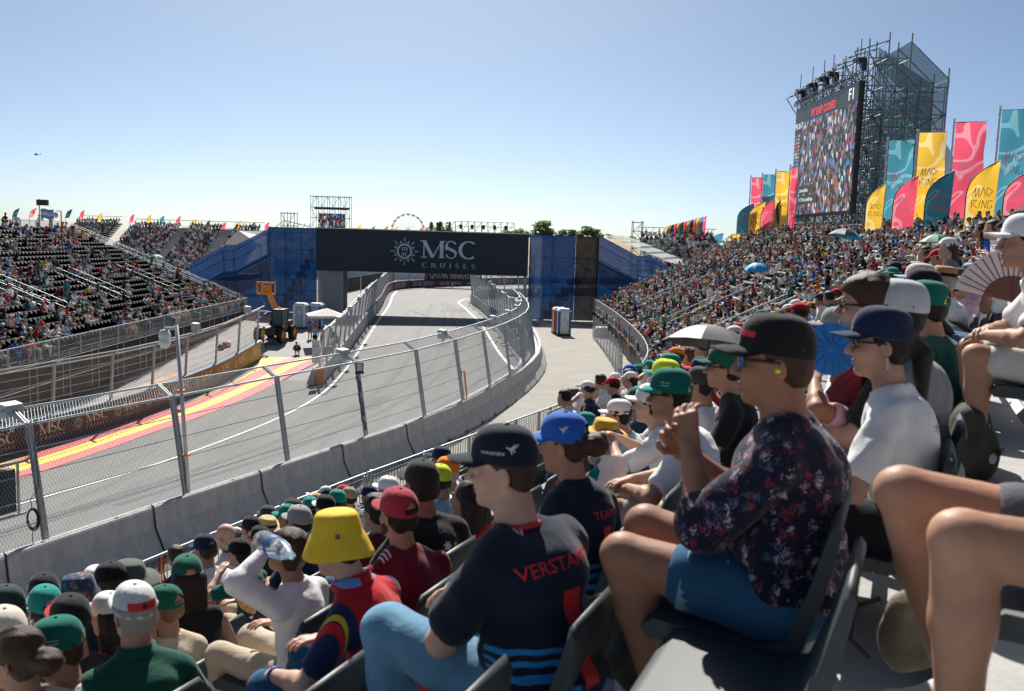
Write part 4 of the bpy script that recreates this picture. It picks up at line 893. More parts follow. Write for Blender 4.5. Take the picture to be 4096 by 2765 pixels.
def guard_panel(L=2.5, h=1.05, gap=.125, r=.011):
    mb = MB(); mb.tube([(.03, 0, h), (L-.03, 0, h)], .026, 6); mb.tube([(.03, 0, .1), (L-.03, 0, .1)], .018, 5)
    for k in range(1, int(L/gap)): mb.tube([(k*gap, 0, .1), (k*gap, 0, h)], r, 4, False)
    for x in (.04, L-.04): mb.tube([(x, 0, -.05), (x, 0, h)], .022, 5); 
    mb.box((L-.05, 0, h-.12), (.07, .05, .14)); mb.box((.05, 0, h-.12), (.07, .05, .14)); return mb.mesh('guard_panel', M_steel)
gp = guard_panel()
def guard_rail(C, zf, label, step=2.5):
    e = empty('guard_rail', (*C[0][:2], zf(C[0])), 0, label, 'railing'); q = resample(C, step=step)
    for a, b in zip(q[:-1], q[1:]):
        d = Vector((b[0], b[1], zf(b)))-Vector((a[0], a[1], zf(a))); L = math.hypot(d.x, d.y); M = Matrix.Identity(4)
        M[0][0], M[1][0], M[2][0] = d.x/step, d.y/step, d.z/step; M[0][1], M[1][1] = -d.y/L, d.x/L; M[0][3], M[1][3], M[2][3] = a[0]-C[0][0], a[1]-C[0][1], zf(a)-zf(C[0])
        link('panel', gp, e, M)
    return e
guard_rail(rowc(0, -.40)[rowc(0, -.40)[:, 1] > 4], lambda p: 1.55, 'galvanised crowd railing along the front of the stand we sit in')
top = rowc(19, .55); guard_rail(top[top[:, 1] > 12], lambda p: rowz(19)-.02, 'high galvanised railing along the back of the stand under the banners')
# sloping hand rails: stand end and passage openings
def slope_rail(pts, label, bars=True, h=1.0):
    pts = [Vector(p) for p in pts]; e = empty('hand_rail', pts[0], 0, label, 'railing'); o = pts[0]
    for dz in (h, h*.62):
        mb = MB(); mb.tube([p-o+Vector((0, 0, dz)) for p in pts], .03, 6); mb.obj('rail', M_steel, e)
    if bars:
        for a, b in zip(pts[:-1], pts[1:]):
            n = max(2, int((b-a).length/.3))
            for i in range(n+1):
                c = a.lerp(b, i/n)-o; mb = MB(); mb.tube([c, c+Vector((0, 0, h))], .014 if 0 < i < n else .025, 4); mb.obj('baluster', M_steel, e)
    return e
def stand_pt(j, s): C = rowc(j); d = np.r_[0, np.cumsum(np.linalg.norm(np.diff(C, axis=0), axis=1))]; return np.array([np.interp(s, d, C[:, 0]), np.interp(s, d, C[:, 1])])
def stand_at(j, Y): C = rowc(j); return np.array([np.interp(Y, C[:, 1], C[:, 0]), Y])
slope_rail([(*stand_at(0, 87.6), rowz(0)), (*stand_at(19, 87.6), rowz(19))], 'long sloping hand rail at the far end of the packed stand')
for a_, (ja, jb, Ya, hint) in enumerate([(2, 8, 70, 'nearest the stair tower'), (2, 8, 55, 'in the middle of the packed stand'), (2, 8, 43, 'below the grey seat block'), (1, 7, 33, 'behind the grey umbrella'), (1, 6, 26, 'above the road mesh fence')]):
    for dy in (0, 2.4): slope_rail([(*stand_at(ja, Ya+dy), rowz(ja)+.2), (*stand_at(jb, Ya+dy), rowz(jb)+.2)], 'rail of a passage opening '+hint+(', far side' if dy else ', near side'))
# ================================================================ the stand across the track
LX = -26.0; LROW = 21; LRD = .8; LRZ = .8; LRR = .315; LY0, LY1 = 40., 86.
ls = empty('grandstand', (LX, 60, 0), 0, 'half empty grandstand of black seats across the track, behind the board wall', 'grandstand')
for j in range(LROW):
    x = -LRD*j; z = LRZ+LRR*j
    mb = MB(); mb.grid([[(x+.4, y-60, z-.315), (x+.4, y-60, z), (x-.42, y-60, z), (x-.42, y-60, z-.06)] for y in (LY0, LY1)]); mb.obj('deck', M_deckd, ls)
mb = MB(); mb.grid([[(.35, y-60, .5), (-LRD*LROW, y-60, LRZ+LRR*LROW-.5), (-LRD*LROW, y-60, -2.2)] for y in (LY0, LY1)]); mb.obj('under_deck', M_steel_d, ls)
mb = MB(); mb.grid([[(.45+.04*math.sin(k*1.7), LY0-60+k*1.15, -1.6), (.45, LY0-60+k*1.15, .75)] for k in range(41)]); mb.obj('skirt', MATS['black_skirt_cloth'], ls, True)
mb = MB(); scaf(mb, .5, .9, LY0-60, LY1-60, -1.6, .7, 2, 14, 3, .025, False); mb.obj('scaffold', M_steel, ls)
guard_rail(np.array([(LX+.5, LY0), (LX+.5, LY1)]), lambda p: LRZ-.1, 'railing along the front of the stand of black seats')
guard_rail(np.array([(LX-LRD*LROW, LY0), (LX-LRD*LROW, LY1)]), lambda p: LRZ+LRR*LROW, 'railing along the back of the stand of black seats')
lp = lambda j, y: (LX-LRD*j, y, LRZ+LRR*j)
for dy in (.2, 1.0): slope_rail([lp(-.5, LY1+dy), lp(21, LY1+dy)], ('inner' if dy < .5 else 'outer')+' long sloping rail at the end stairs of the black seats', dy < .5)
for y_, nm in ((57, 'beside the red umbrella'), (67, 'between the other two passages'), (77, 'close to the blue netted ramp')):
    for dy in (0, 1.8): slope_rail([lp(4, y_+dy), lp(10, y_+dy)], ('far' if dy else 'near')+' stair rail of a passage in the black seats '+nm)
    for dy in (.2, 1.6):
        pass
# end stairs and the near platform of the far stand
mb = MB()
for j in range(LROW): mb.box((LX-LRD*j, LY1+.6, LRZ+LRR*j-.1), (.8, 1.1, .08))
tag(mb.obj('end_stairs', M_steel, None), 'steel end stairs climbing beside the stand of black seats', 'stairs', kind=None)
# ---------------------------------------------------------------- fill both stands
NEAR = []      # places of the people built one by one (filled by the near list below)
def near_list(): return NEAR
rr = random.Random(11)
# ================================================================ far stands facing us, too distant to tell single people apart
def far_stand(xa, xb, y0, z0, rows, rd, rise, dens, label, stairs=()):
    e = empty('far_grandstand', (xa, y0, 0), 0, label, 'grandstand'); L = xb-xa
    for k in range(0, rows):
        mb = MB(); mb.box((L/2, k*rd, z0+k*rise-.2), (L, rd, .4)); mb.obj('deck', M_deck, e)
    mb = MB(); mb.box((L/2, rows*rd*.5, z0*.5-.3), (L, rows*rd*.8, max(.3, z0-.6))); mb.obj('under_deck', M_steel_d, e)
    mb = MB(); mb.tube([(0, rows*rd, z0+rows*rise+1), (L, rows*rd, z0+rows*rise+1)], .05, 5)
    for x in np.arange(0, L, 2): mb.tube([(x, rows*rd, z0+rows*rise-.2), (x, rows*rd, z0+rows*rise+1)], .03, 4)
    mb.obj('back_railing', M_steel, e)
    for k in range(rows):
        x = .3
        while x < L-.3:
            if all(abs(x-sx) > 1.0 for sx in stairs):
                if rr.random() < dens:
                    of = outfit(rr); i = rr.randrange(10); crowd.add(TF[i], outfit_idx(of)[TF[i][2]], xa+x, y0+k*rd, z0+k*rise, -math.pi/2+rr.uniform(-.4, .4), rr.uniform(.9, 1.05))
                else: seats.add(SEATL, np.zeros(len(_sq), int), xa+x, y0+k*rd, z0+k*rise, -math.pi/2, 1)
            x += .58
    for sx in stairs:
        mb = MB()
        for k in range(rows*2): mb.box((sx, k*rd/2-.2, z0+k*rise/2+.03), (1.5, rd/2, .08))
        mb.obj('stairs', mat('pale_steps', (.5, .5, .48), .7), e)
    return e
TF = [crowd_template(.085, i, HATS[i], HAIRS[i], POSES[i]) for i in range(10)]
a_, b_ = PY(96, 262, 150), PY(238, 262, 150)
far_stand(a_[0], b_[0], 150, 1.2, 18, .9, .42, .8, 'distant crowded stand seen beyond the white marquee roof', stairs=(9.5, 17.5))
a_, b_ = PY(60, 240, 190), PY(105, 240, 190)
far_stand(a_[0], b_[0], 190, 5.0, 10, .9, .45, .75, 'far crowded stand rising behind the rail of the black seats')
a_, b_ = PY(648, 262, 112), PY(732, 262, 112)
far_stand(a_[0], b_[0], 112, 4.6, 11, .9, .42, .93, 'small crowded stand below the row of colourful feather flags')
# ================================================================ people near us, one by one
def mesh_obj(name, parts, mats, parent=None, smooth=True):
    V, Q, M = join_np(parts); return link(name, mesh_np(name, V, Q, mats, M, smooth), parent)
def head_mat(P): 
    M = Matrix.Identity(4)
    for i in range(3):
        for j in range(3): M[i][j] = P.HM[i][j]
        M[i][3] = P.head[i]
    return M
def cap_mesh(M1, M2, opening=False, deep=0., bill=True, rimz=.028, panel=None, n=48, big=1.0):
    mb = MB(); rings = 12; c = np.array([-.006, 0, 0]); A, B, Ht = .112*big, .0905*big, (.104+deep)*big; G = []
    for i in range(rings+1):
        t = i/rings; row = []
        for k in range(n):
            ph = 2*math.pi*k/n; rz = rimz-.013*(1-math.cos(ph))*.5-.004*abs(math.sin(ph)); rad = math.cos(t*math.pi/2)**.62 if t < 1 else 0
            front = max(0, math.cos(ph))**2; rad2 = min(1.0, rad*(1+.05*front*math.sin(t*math.pi)))
            sm = min(abs(((ph/(math.pi/3)) % 1)-0), abs(((ph/(math.pi/3)) % 1)-1)); g = 1-.012*math.exp(-(sm/.06)**2)
            row.append((c[0]+A*rad2*g*math.cos(ph), B*rad2*g*math.sin(ph), rz+(Ht-rz+.03)*math.sin(t*math.pi/2)**.92))
        G.append(row)
    off = len(mb.v); mb.v += [tuple(p) for r in G for p in r]; k0 = len(mb.v)
    mb.v += [((p[0]-c[0])*.965+c[0], p[1]*.965, p[2]-.003) for r in G for p in r]; N = len(G)*n
    for i in range(rings):
        for k in range(n):
            ph = (k+.5)/n*2*math.pi
            if opening and abs(ph-math.pi) < .50 and 1 <= i < 1+4*math.cos((ph-math.pi)/.50*1.4): continue
            kk = (k+1) % n; mb.f.append((i*n+k, i*n+kk, (i+1)*n+kk, (i+1)*n+k)); mb.mi.append(1 if (panel and abs(((ph+math.pi) % (2*math.pi))-math.pi) < panel) else 0)
            mb.f.append((N+i*n+k, N+(i+1)*n+k, N+(i+1)*n+kk, N+i*n+kk)); mb.mi.append(0)
    for k in range(n): kk = (k+1) % n; mb.f.append((k, N+k, N+kk, kk)); mb.mi.append(0)
    mb.lathe([(.009, 0), (.008, .005), (0, .007)], (c[0], 0, Ht+.029), 8)
    if bill:
        mb.cur = 1; na, nv = 17, 6
        for lay in (0, -.0045):
            Gb = []
            for i in range(na):
                a = (i/(na-1)-.5)*2*R_(66); row = []
                for j in range(nv):
                    v = j/(nv-1); x = c[0]+A*math.cos(a)*(1-.04*v)+v*.082*math.cos(a*.9)**.55; y = B*math.sin(a)*(1-.10*v*v); row.append((x, y, rimz+.002-.010*v-2.1*y*y*(.35+.75*v)+lay))
                Gb.append(row if lay == 0 else row)
            Gb = np.array(Gb); mb.grid(Gb if lay else Gb[::-1])
            if lay == 0: top_ = Gb
            else: mb.grid(np.stack([top_[:, -1], Gb[:, -1]], 1))
        mb.cur = 0
    return mb.mesh('cap', [M1, M2], True)
def lathe_hat(prof, M, band=None, wob=.006, n=40, seed=1, name='hat'):
    mb = MB(); r = random.Random(seed); a, b, p1, p2 = (r.uniform(0, 6) for _ in range(4)); G = []
    P2 = prof+[(q[0]*.985-.002, q[1]-.004) for q in prof[::-1]]
    for rad, z in P2:
        row = []
        for k in range(n+1):
            ph = 2*math.pi*k/n; wv = max(0, rad-.10)/.07; row.append(((rad+.002*math.sin(3*ph+a))*1.10*math.cos(ph)-.006, (rad+.002*math.sin(3*ph+a))*.93*math.sin(ph), z+wob*wv*(math.sin(2*ph+p1)+.6*math.sin(3*ph+p2))))
        G.append(row)
    mb.grid(np.array(G))
    if band is not None:
        for i, f in enumerate(mb.f): pass
    me = mb.mesh(name, [M]+([band] if band else []), True)
    if band is not None:
        for p in me.polygons:
            z = sum(me.vertices[v].co.z for v in p.vertices)/4; rad = math.hypot(*[sum(me.vertices[v].co[i] for v in p.vertices)/4 for i in (0, 1)])
            if .05 < z < .075 and rad < .125: p.material_index = 1
    return me
BUCKET = [(0, .138), (.05, .136), (.074, .130), (.083, .118), (.091, .08), (.099, .045), (.104, .038), (.117, .010), (.131, -.026), (.139, -.045)]
BOONIE = [(0, .125), (.06, .124), (.084, .115), (.096, .075), (.104, .040), (.125, .030), (.16, .018), (.188, .004)]
STRAW = [(0, .118), (.05, .128), (.075, .126), (.086, .112), (.096, .075), (.102, .046), (.125, .040), (.16, .037), (.182, .046)]
def glasses(lens, frame):
    mb = MB()
    for sg in (1, -1):
        G = [[(.104-.35*(abs(y)-.03)**2*18-.25*max(0, abs(y)-.03), y*sg, z) for z in (.017, .010, -.006, -.016, -.019)] for y in (.008, .018, .032, .046, .058)]
        for r in (0, -1):
            for q in (0, -1): G[r][q] = (G[r][q][0]-.001, G[r][q][1]*(1.12 if r == 0 else .95), G[r][q][2]*.7)
        mb.cur = 0; mb.grid(np.array(G)); mb.cur = 1; mb.bar((.088, .062*sg, .008), (-.004, .083*sg, .002), .003, .008); mb.bar((-.004, .083*sg, .002), (-.022, .083*sg, -.016), .003, .007)
    mb.bar((.106, -.012, .006), (.106, .012, .006), .004, .006); return mb.mesh('sunglasses', [lens, frame], True)
M_lens = mat('dark_lens', (.012, .012, .014), .08, 0, spec=.8); M_frame = mat('black_frame', (.015, .015, .016), .35, 0); M_lensb = mat('blue_mirror_lens', (.02, .16, .42), .12, 0, metal=.6); M_lensr = mat('orange_mirror_lens', (.7, .12, .02), .12, 0, metal=.5)
GLASS = {'dark': glasses(M_lens, M_frame), 'blue': glasses(M_lensb, M_frame), 'orange': glasses(M_lensr, M_frame)}
def decal(name, polys, part, org, n, ey, s, M, parent, sx=1., center=True, seg=.014, lift=.0025):
    """project flat print onto a curved part"""
    me = part.data; bv = BVHTree.FromPolygons([v.co for v in me.vertices], [p.vertices for p in me.polygons]); org, n, ey = Vector(org), Vector(n).normalized(), Vector(ey); ex = ey.cross(n).normalized(); ey = n.cross(ex).normalized()
    xs_ = [p[0] for P in polys for p in P]; ys_ = [p[1] for P in polys for p in P]; cx, cy = ((min(xs_)+max(xs_))/2, (min(ys_)+max(ys_))/2) if center else (0, 0); T = []
    for P in polys:
        for i in range(1, len(P)-1):
            st_ = [[((q[0]-cx)*s*sx, (q[1]-cy)*s) for q in (P[0], P[i], P[i+1])]]
            while st_:
                t = st_.pop(); L = [math.dist(t[0], t[1]), math.dist(t[1], t[2]), math.dist(t[2], t[0])]; m_ = max(L)
                if m_ < seg: T.append(t); continue
                k = L.index(m_); a, b, c = t[k], t[(k+1) % 3], t[(k+2) % 3]; h = ((a[0]+b[0])/2, (a[1]+b[1])/2); st_ += [[a, h, c], [h, b, c]]
    mb = MB()
    for q, t in enumerate(T):
        vs = []
        for x, y in t:
            o = org+ex*x+ey*y+n*.5; hit = bv.ray_cast(o, -n, 1.2)
            if hit[0] is None: break
            vs.append(hit[0]+n*lift)
        if len(vs) == 3: mb.add(vs, [(0, 1, 2)])
    if not mb.f: return None
    o = mb.obj(name, M, parent, True)
    if parent is part: o.matrix_parent_inverse = Matrix.Identity(4)
    return o
def circ(r, n=14, cx=0, cy=0, ry=None): return [[(cx+r*math.cos(2*math.pi*k/n), cy+(ry or r)*math.sin(2*math.pi*k/n)) for k in range(n)]]
def leap_polys(): return [[(-.1, 0), (.25, .25), (.55, .8), (.42, .8), (.15, .45), (-.15, .3)], [(.25, .25), (.6, .32), (1.0, .72), (.9, .78), (.5, .5)], [(-.1, 0), (-.5, .3), (-.55, .5), (-.2, .32)], [(-.1, 0), (.0, -.45), (.12, -.42), (.08, .1)], [(.1, .1), (.42, -.25), (.5, -.15), (.25, .25)]]
def wing_polys(): return [[(0, -.5), (.12, .1), (.4, .5), (.3, -.05)], [(0, -.5), (-.12, .1), (-.4, .5), (-.3, -.05)]]
def pers(u, v, Y, turn=0, sc=None):
    """head place in the world and the way the row faces there"""
    W = PY(u, v, Y); d2 = (RAILC[:, 0]-W[0])**2+(RAILC[:, 1]-W[1])**2; i = int(np.argmin(d2)); T = tangents(RAILC)[i]; off = (W[0]-RAILC[i, 0])*T[1]-(W[1]-RAILC[i, 1])*T[0]; j = (off-RO)/RD
    return W, math.atan2(T[0], -T[1])+R_(turn), j
def hue(c): return c if not isinstance(c, str) else (SHIRT.get(c) or HATC.get(c) or LEG.get(c))[0]
def near_person(u, v, Y, label, turn=0, pose=None, skin='s0', shirt=('tee', 'white'), legs=('long', 'denim'), hat=None, hair=('short', 'h0'), glasses_=None, q=1, group=None, root=None, beard=None, folds=.006, seed=None, parts_legs=True, hands=None, noface=False, headless=False):
    P = Pose(**(pose or {})); seed = seed if seed is not None else int(u*7+v)
    if root is None:
        W, rz, j = pers(u, v, Y, turn); jr = max(0, min(19, round(j))); tz = rowz(jr); sc = (W[2]-tz)/P.head[2]; sc = min(1.08, max(.93, sc)); c, s_ = math.cos(rz), math.sin(rz); hx = P.head*sc
        loc = (W[0]-(hx[0]*c-hx[1]*s_), W[1]-(hx[0]*s_+hx[1]*c), W[2]-hx[2])
    else: loc, rz, sc = root
    hv = {2: .0055, 1: .0075, 0: .011}[q]; bvx = {2: .0105, 1: .014, 0: .019}[q]; lo, hi = bounds(P); kind, sm = shirt; parts = []
    F = Field(P.head-[.16, .13, .20], P.head+[.16, .13, .16], hv)
    if not headless: head_prims(F, P, 0, not noface); parts.append(F.mesh())
    F = Field(lo, hi, bvx); limb_prims(F, P, 0); torso_prims(F, P, -.02, 0, arms=False)
    if legs[0] != 'long' and parts_legs: leg_prims(F, P, 0, upto=2.0)
    F.cap(P.neck, P.neck-P.up*.08, .06*P.bulk**.5, .07, .02, 0); parts.append(F.mesh())
    for i in (0, 1):
        d = nrm_(P.hand[i]-P.elb[i]); hs = (hands or {}).get(i, {}); n = np.array(hs.get('n', (0, .3*(1 if i == 0 else -1), 1.0)), float); dd = np.array(hs.get('d', d)); w0 = P.hand[i]
        F = Field(w0-.17, w0+.17, .0055 if q == 2 else .009); F.cap(P.elb[i]*.25+w0*.75, w0, .031, .026, .01); hand_prims(F, w0, dd, n, hs.get('curl', .35), side=(1 if i == 0 else -1)*hs.get('side', 1), thumb=hs.get('thumb', .3)); parts.append(F.mesh())
    V, Q, Mi = join_np(parts); me = mesh_np('person', V, Q, [MK[skin]], Mi*0, True)
    o = bpy.data.objects.new('person', me); COL.objects.link(o); o.location = loc; o.rotation_euler = (0, 0, rz); o.scale = (sc,)*3; tag(o, label, 'person', group)
    # shirt
    F = Field(lo, hi, bvx); torso_prims(F, P, .012, 0, sleeve=.66 if kind in ('tee', 'polo') else 1.0, flare=.012, arms=kind != 'tank')
    if kind == 'long':
        for i in (0, 1): F.cap(P.elb[i], P.hand[i], .056, .038, .02)
    if kind in ('tee', 'polo'):
        for S, E in ((P.SL, P.elb[0]), (P.SR, P.elb[1])): e = S+(E-S)*.66; d = nrm_(E-S); F.cap(e+d*.075, e+d*.12, .062, k=.004, sub=True)
    if folds: F.folds(folds*1.7, 1.25, seed)
    F.cap(P.neck+P.up*.012+P.fwd*.01, P.neck+P.up*.2, .070*P.bulk**.4, .1, .006, sub=True)
    if not P.stand: F.cut((0, 0, .47), (0, 0, -1))
    ms = MS[sm] if isinstance(sm, str) else sm; so_ = mesh_obj('shirt', [F.mesh()], [ms], o)
    if kind == 'polo':
        mb = MB(); ci = [P.neck+P.up*.004+(P.fwd*math.cos(t)*.072+P.lat*math.sin(t)*.070) for t in np.linspace(.5, 2*math.pi-.5, 22)]; mb.grid(np.array([[p, p+P.up*.022, p+P.up*.022+(p-P.neck)*.16, p+(p-P.neck)*.26-P.up*.022] for p in ci])); mb.obj('collar', ms, o, True)
    # legs
    if parts_legs:
        lm = ML[legs[1]] if isinstance(legs[1], str) else legs[1]; F = Field(lo, hi, bvx); F.ell(P.H, (.15*P.bulk, .18*P.bulk, .11), None, .04); leg_prims(F, P, 0, .03, .016, 1.93 if legs[0] == 'long' else (.80 if legs[0] == 'shorts' else .55))
        if legs[0] != 'long':
            for i in (0, 1): f = .80 if legs[0] == 'shorts' else .55; h, kn = P.hip[i], P.kn[i]; e = h+(kn-h)*f; d = nrm_(kn-h); F.cap(e+d*.13, e+d*.16, .095, k=.004, sub=True)
        F.folds(.005, 1.2, seed+5); mesh_obj('trousers' if legs[0] == 'long' else 'shorts', [F.mesh()], [lm], o)
        F = Field(np.minimum(P.an[0], P.an[1])-[.12, .1, .12], np.maximum(P.an[0], P.an[1])+[.24, .1, .1], .012); foot_prims(F, P, 0, .008); mesh_obj('shoes', [F.mesh()], [M_shoe], o)['kind'] = 'stuff'
    HM4 = head_mat(P)
    if hair and not headless:
        hm = MHR[hair[1]] if isinstance(hair[1], str) else hair[1]; F = Field((-.26, -.16, -.46 if hair[0] in ('long', 'tail') else -.22), (.12, .16, .18), .0075 if q == 2 else .011); Mi_ = None
        F.ell((-.020, 0, .034), (.097, .084, .096), None, .02); F.cap((-.055, .03, -.035), (-.055, -.03, -.035), .048, k=.03)
        if hair[0] in ('full', 'curly'): F.ell((-.006, 0, .058), (.108, .090, .080), None, .03)
        if hair[0] == 'long':
            for y in (-.05, 0, .05): F.cap((-.07, y*1.0, .0), (-.10, y*1.3, -.40), .05, .035, .03)
            for y in (-.075, .075): F.cap((-.02, y, .02), (-.05, y*1.1, -.2), .025, .03, .02)
        if hair[0] == 'tail': F.cap((-.105, 0, .015), (-.15, 0, -.05), .032, .036, .02); F.cap((-.15, 0, -.05), (-.135, 0, -.44), .036, .020, .02); F.cap((-.03, .07, -.02), (-.04, .07, -.06), .018, k=.02); F.cap((-.03, -.07, -.02), (-.04, -.07, -.06), .018, k=.02)
        if hair[0] == 'bun': F.ell((-.145, .01, -.005), (.058, .062, .055), None, .02)
        F.folds(.0055 if hair[0] in ('curly', 'bun') else .003, 5.0 if hair[0] != 'tail' else 2.5, seed+1)
        if hat: F.cut((0, 0, .05), (0, 0, 1))
        F.ell((.085, 0, -.045), (.075, .12, .10), None, .012, 0, True); F.cap((.06, .10, -.055), (.06, -.10, -.055), .06, k=.01, sub=True)
        if hair[0] == 'short': F.cut((0, 0, -.075), (.25, 0, -1))
        v_, q_, m_ = F.mesh()
        if len(v_): ho = link('hair', mesh_np('hair', v_, q_, [hm], m_*0, True), o, HM4)
    if beard and not headless:
        F = Field((-.06, -.10, -.16), (.12, .10, .02), .008); F.ell((.028, 0, -.062), (.070, .064, .066), None, .02); F.cap((.06, .02, -.104), (.06, -.02, -.104), .026, k=.02); F.folds(.003, 4, seed)
        F.ell((.10, 0, -.02), (.06, .042, .050), None, .008, 0, True); F.cut((0, 0, -.028), (-.25, 0, 1)); F.cut((-.018, 0, 0), (-1, 0, 0)); v_, q_, m_ = F.mesh(); link('beard', mesh_np('beard', v_, q_, [MHR[beard] if isinstance(beard, str) else beard], m_*0, True), o, HM4)
    if q >= 1 and not headless and not noface:
        mb = MB()
        for sg in (1, -1): mb.tube([(.093-.25*(abs(y)-.03)**2*12-.2*max(0, abs(y)-.036), y*sg, .028+.004*math.sin((y-.014)/.04*3.1)) for y in (.014, .022, .032, .042, .050)], [.002, .0036, .0036, .003, .0015], 5)
        mb.obj('eyebrows', MHR[hair[1]] if hair and isinstance(hair[1], str) else MHR['h1'], o, True, HM4)['kind'] = 'stuff'
        F = Field((.06, -.04, -.10), (.12, .04, -.05), .0035); F.ell((.0895, 0, -.0685), (.0115, .023, .0055), None, .003); F.ell((.0875, 0, -.0805), (.0115, .020, .0065), None, .003); v_, q_, m_ = F.mesh(); link('lips', mesh_np('lips', v_, q_, [M_lips], m_*0, True), o, HM4)
        if not glasses_:
            mb = MB()
            for sg in (1, -1): mb.cur = 0; mb.lathe([(0, .0128), (.009, .0092), (.0128, 0), (.009, -.0092), (0, -.0128)], (.0795, .031*sg, .002), 10); mb.cur = 1; mb.box((.0915, .0315*sg, .0015), (.0025, .010, .0075)); mb.cur = 2; mb.tube([(.088, .020*sg, .007), (.093, .031*sg, .0095), (.086, .043*sg, .006)], .0022, 4)
            mb.obj('eyes', [M_eye, M_frame, MHR['h0']], o, True, HM4)['kind'] = 'stuff'
    hob = None
    if hat and not headless:
        ty = hat[0]; hc = hat[1]; M1 = (MH.get(hc) or MS[hc]) if isinstance(hc, str) else hc; M2 = ((MH.get(hat[2]) or MS[hat[2]]) if isinstance(hat[2], str) else hat[2]) if len(hat) > 2 else M1
        if ty in ('cap', 'capo', 'back'):
            me_ = cap_mesh(M1, M2, ty in ('capo', 'back'), n=48 if q else 36, panel=None); R4 = Matrix.Rotation(R_(hat[3] if len(hat) > 3 else -5), 4, 'Y')
            if ty == 'back': R4 = Matrix.Rotation(math.pi, 4, 'Z')@R4
        else: me_ = lathe_hat({'bucket': BUCKET, 'boonie': BOONIE, 'straw': STRAW}[ty], M1, M2 if len(hat) > 2 else None, .010 if ty != 'straw' else .004, seed=seed); R4 = Matrix.Rotation(R_(-6), 4, 'Y')
        hob = link('hat' if ty not in ('cap', 'capo', 'back') else 'cap', me_, o, HM4@Matrix.Translation((0, 0, .004))@R4)
    if glasses_: link('sunglasses', GLASS[glasses_], o, HM4)
    NEAR.append((loc[0], loc[1])); return o, P, so_, hob
M_lips = mat('lips', (.36, .13, .11), .45, .05); M_eye = mat('eye_white', (.6, .58, .55), .3, 0)
def collar_ring(o, P, M, r=.072, z=.012, tr=.009, name='collar'):
    mb = MB(); mb.tube([P.neck+P.up*(z+.012*math.cos(t))*1-P.up*.02+(P.fwd*math.cos(t)*r+P.lat*math.sin(t)*(r*.98)) for t in np.linspace(0, 2*math.pi, 26, endpoint=False)], tr, 6, closed=True); return mb.obj(name, M, o, True)
M_lany = mat('red_lanyard', (.55, .02, .03), .6); M_redp = mat('red_print', (.60, .02, .025), .6); M_whp = mat('white_print', (.78, .78, .78), .6)
def wave_mat(name, c1, c2, axis=2, sc=20., dist=3., thr=.5, mask=None):
    """printed stripes; mask = (axis, from, to) limits where the second colour shows"""
    if name in MATS: return MATS[name]
    m = cloth(name, c1); t = m.node_tree; b = t.nodes['Principled BSDF']; tc = t.nodes.new('ShaderNodeTexCoord'); wv = t.nodes.new('ShaderNodeTexWave'); wv.bands_direction = 'XYZ'[axis]; wv.inputs['Scale'].default_value = sc; wv.inputs['Distortion'].default_value = dist; wv.inputs['Detail'].default_value = 1
    t.links.new(tc.outputs['Object'], wv.inputs['Vector']); gt = t.nodes.new('ShaderNodeMath'); gt.operation = 'GREATER_THAN'; gt.inputs[1].default_value = thr; t.links.new(wv.outputs['Fac'], gt.inputs[0]); fac = gt.outputs[0]
    if mask:
        sp = t.nodes.new('ShaderNodeSeparateXYZ'); t.links.new(tc.outputs['Object'], sp.inputs[0])
        for ax, lo_, hi_ in mask:
            for op, val in (('GREATER_THAN', lo_), ('LESS_THAN', hi_)):
                g = t.nodes.new('ShaderNodeMath'); g.operation = op; g.inputs[1].default_value = val; t.links.new(sp.outputs[ax], g.inputs[0]); mu = t.nodes.new('ShaderNodeMath'); mu.operation = 'MULTIPLY'; t.links.new(fac, mu.inputs[0]); t.links.new(g.outputs[0], mu.inputs[1]); fac = mu.outputs[0]
    mx = t.nodes.new('ShaderNodeMix'); mx.data_type = 'RGBA'; mx.inputs[6].default_value = (*c1, 1); mx.inputs[7].default_value = (*c2, 1); t.links.new(fac, mx.inputs[0]); t.links.new(mx.outputs[2], b.inputs['Base Color']); return m
def zone_mat(name, base, zones):
    """printed panels: each zone is (colour, [(axis, from, to), ...]) in the wearer's own frame"""
    m = cloth(name, base); t = m.node_tree; b = t.nodes['Principled BSDF']; tc = t.nodes.new('ShaderNodeTexCoord'); sp = t.nodes.new('ShaderNodeSeparateXYZ'); t.links.new(tc.outputs['Object'], sp.inputs[0]); col = None
    for c, lim in zones:
        fac = None
        for ax, lo_, hi_ in lim:
            src = sp.outputs[ax] if ax < 3 else None
            if ax == 3:
                ab = t.nodes.new('ShaderNodeMath'); ab.operation = 'ABSOLUTE'; t.links.new(sp.outputs[1], ab.inputs[0]); src = ab.outputs[0]
            for op, val in (('GREATER_THAN', lo_), ('LESS_THAN', hi_)):
                g = t.nodes.new('ShaderNodeMath'); g.operation = op; g.inputs[1].default_value = val; t.links.new(src, g.inputs[0])
                if fac is None: fac = g.outputs[0]
                else: mu = t.nodes.new('ShaderNodeMath'); mu.operation = 'MULTIPLY'; t.links.new(fac, mu.inputs[0]); t.links.new(g.outputs[0], mu.inputs[1]); fac = mu.outputs[0]
        mx = t.nodes.new('ShaderNodeMix'); mx.data_type = 'RGBA'; t.links.new(fac, mx.inputs[0]); mx.inputs[7].default_value = (*c, 1)
        if col is None: mx.inputs[6].default_value = (*base, 1)
        else: t.links.new(col, mx.inputs[6])
        col = mx.outputs[2]
    t.links.new(col, b.inputs['Base Color']); return m
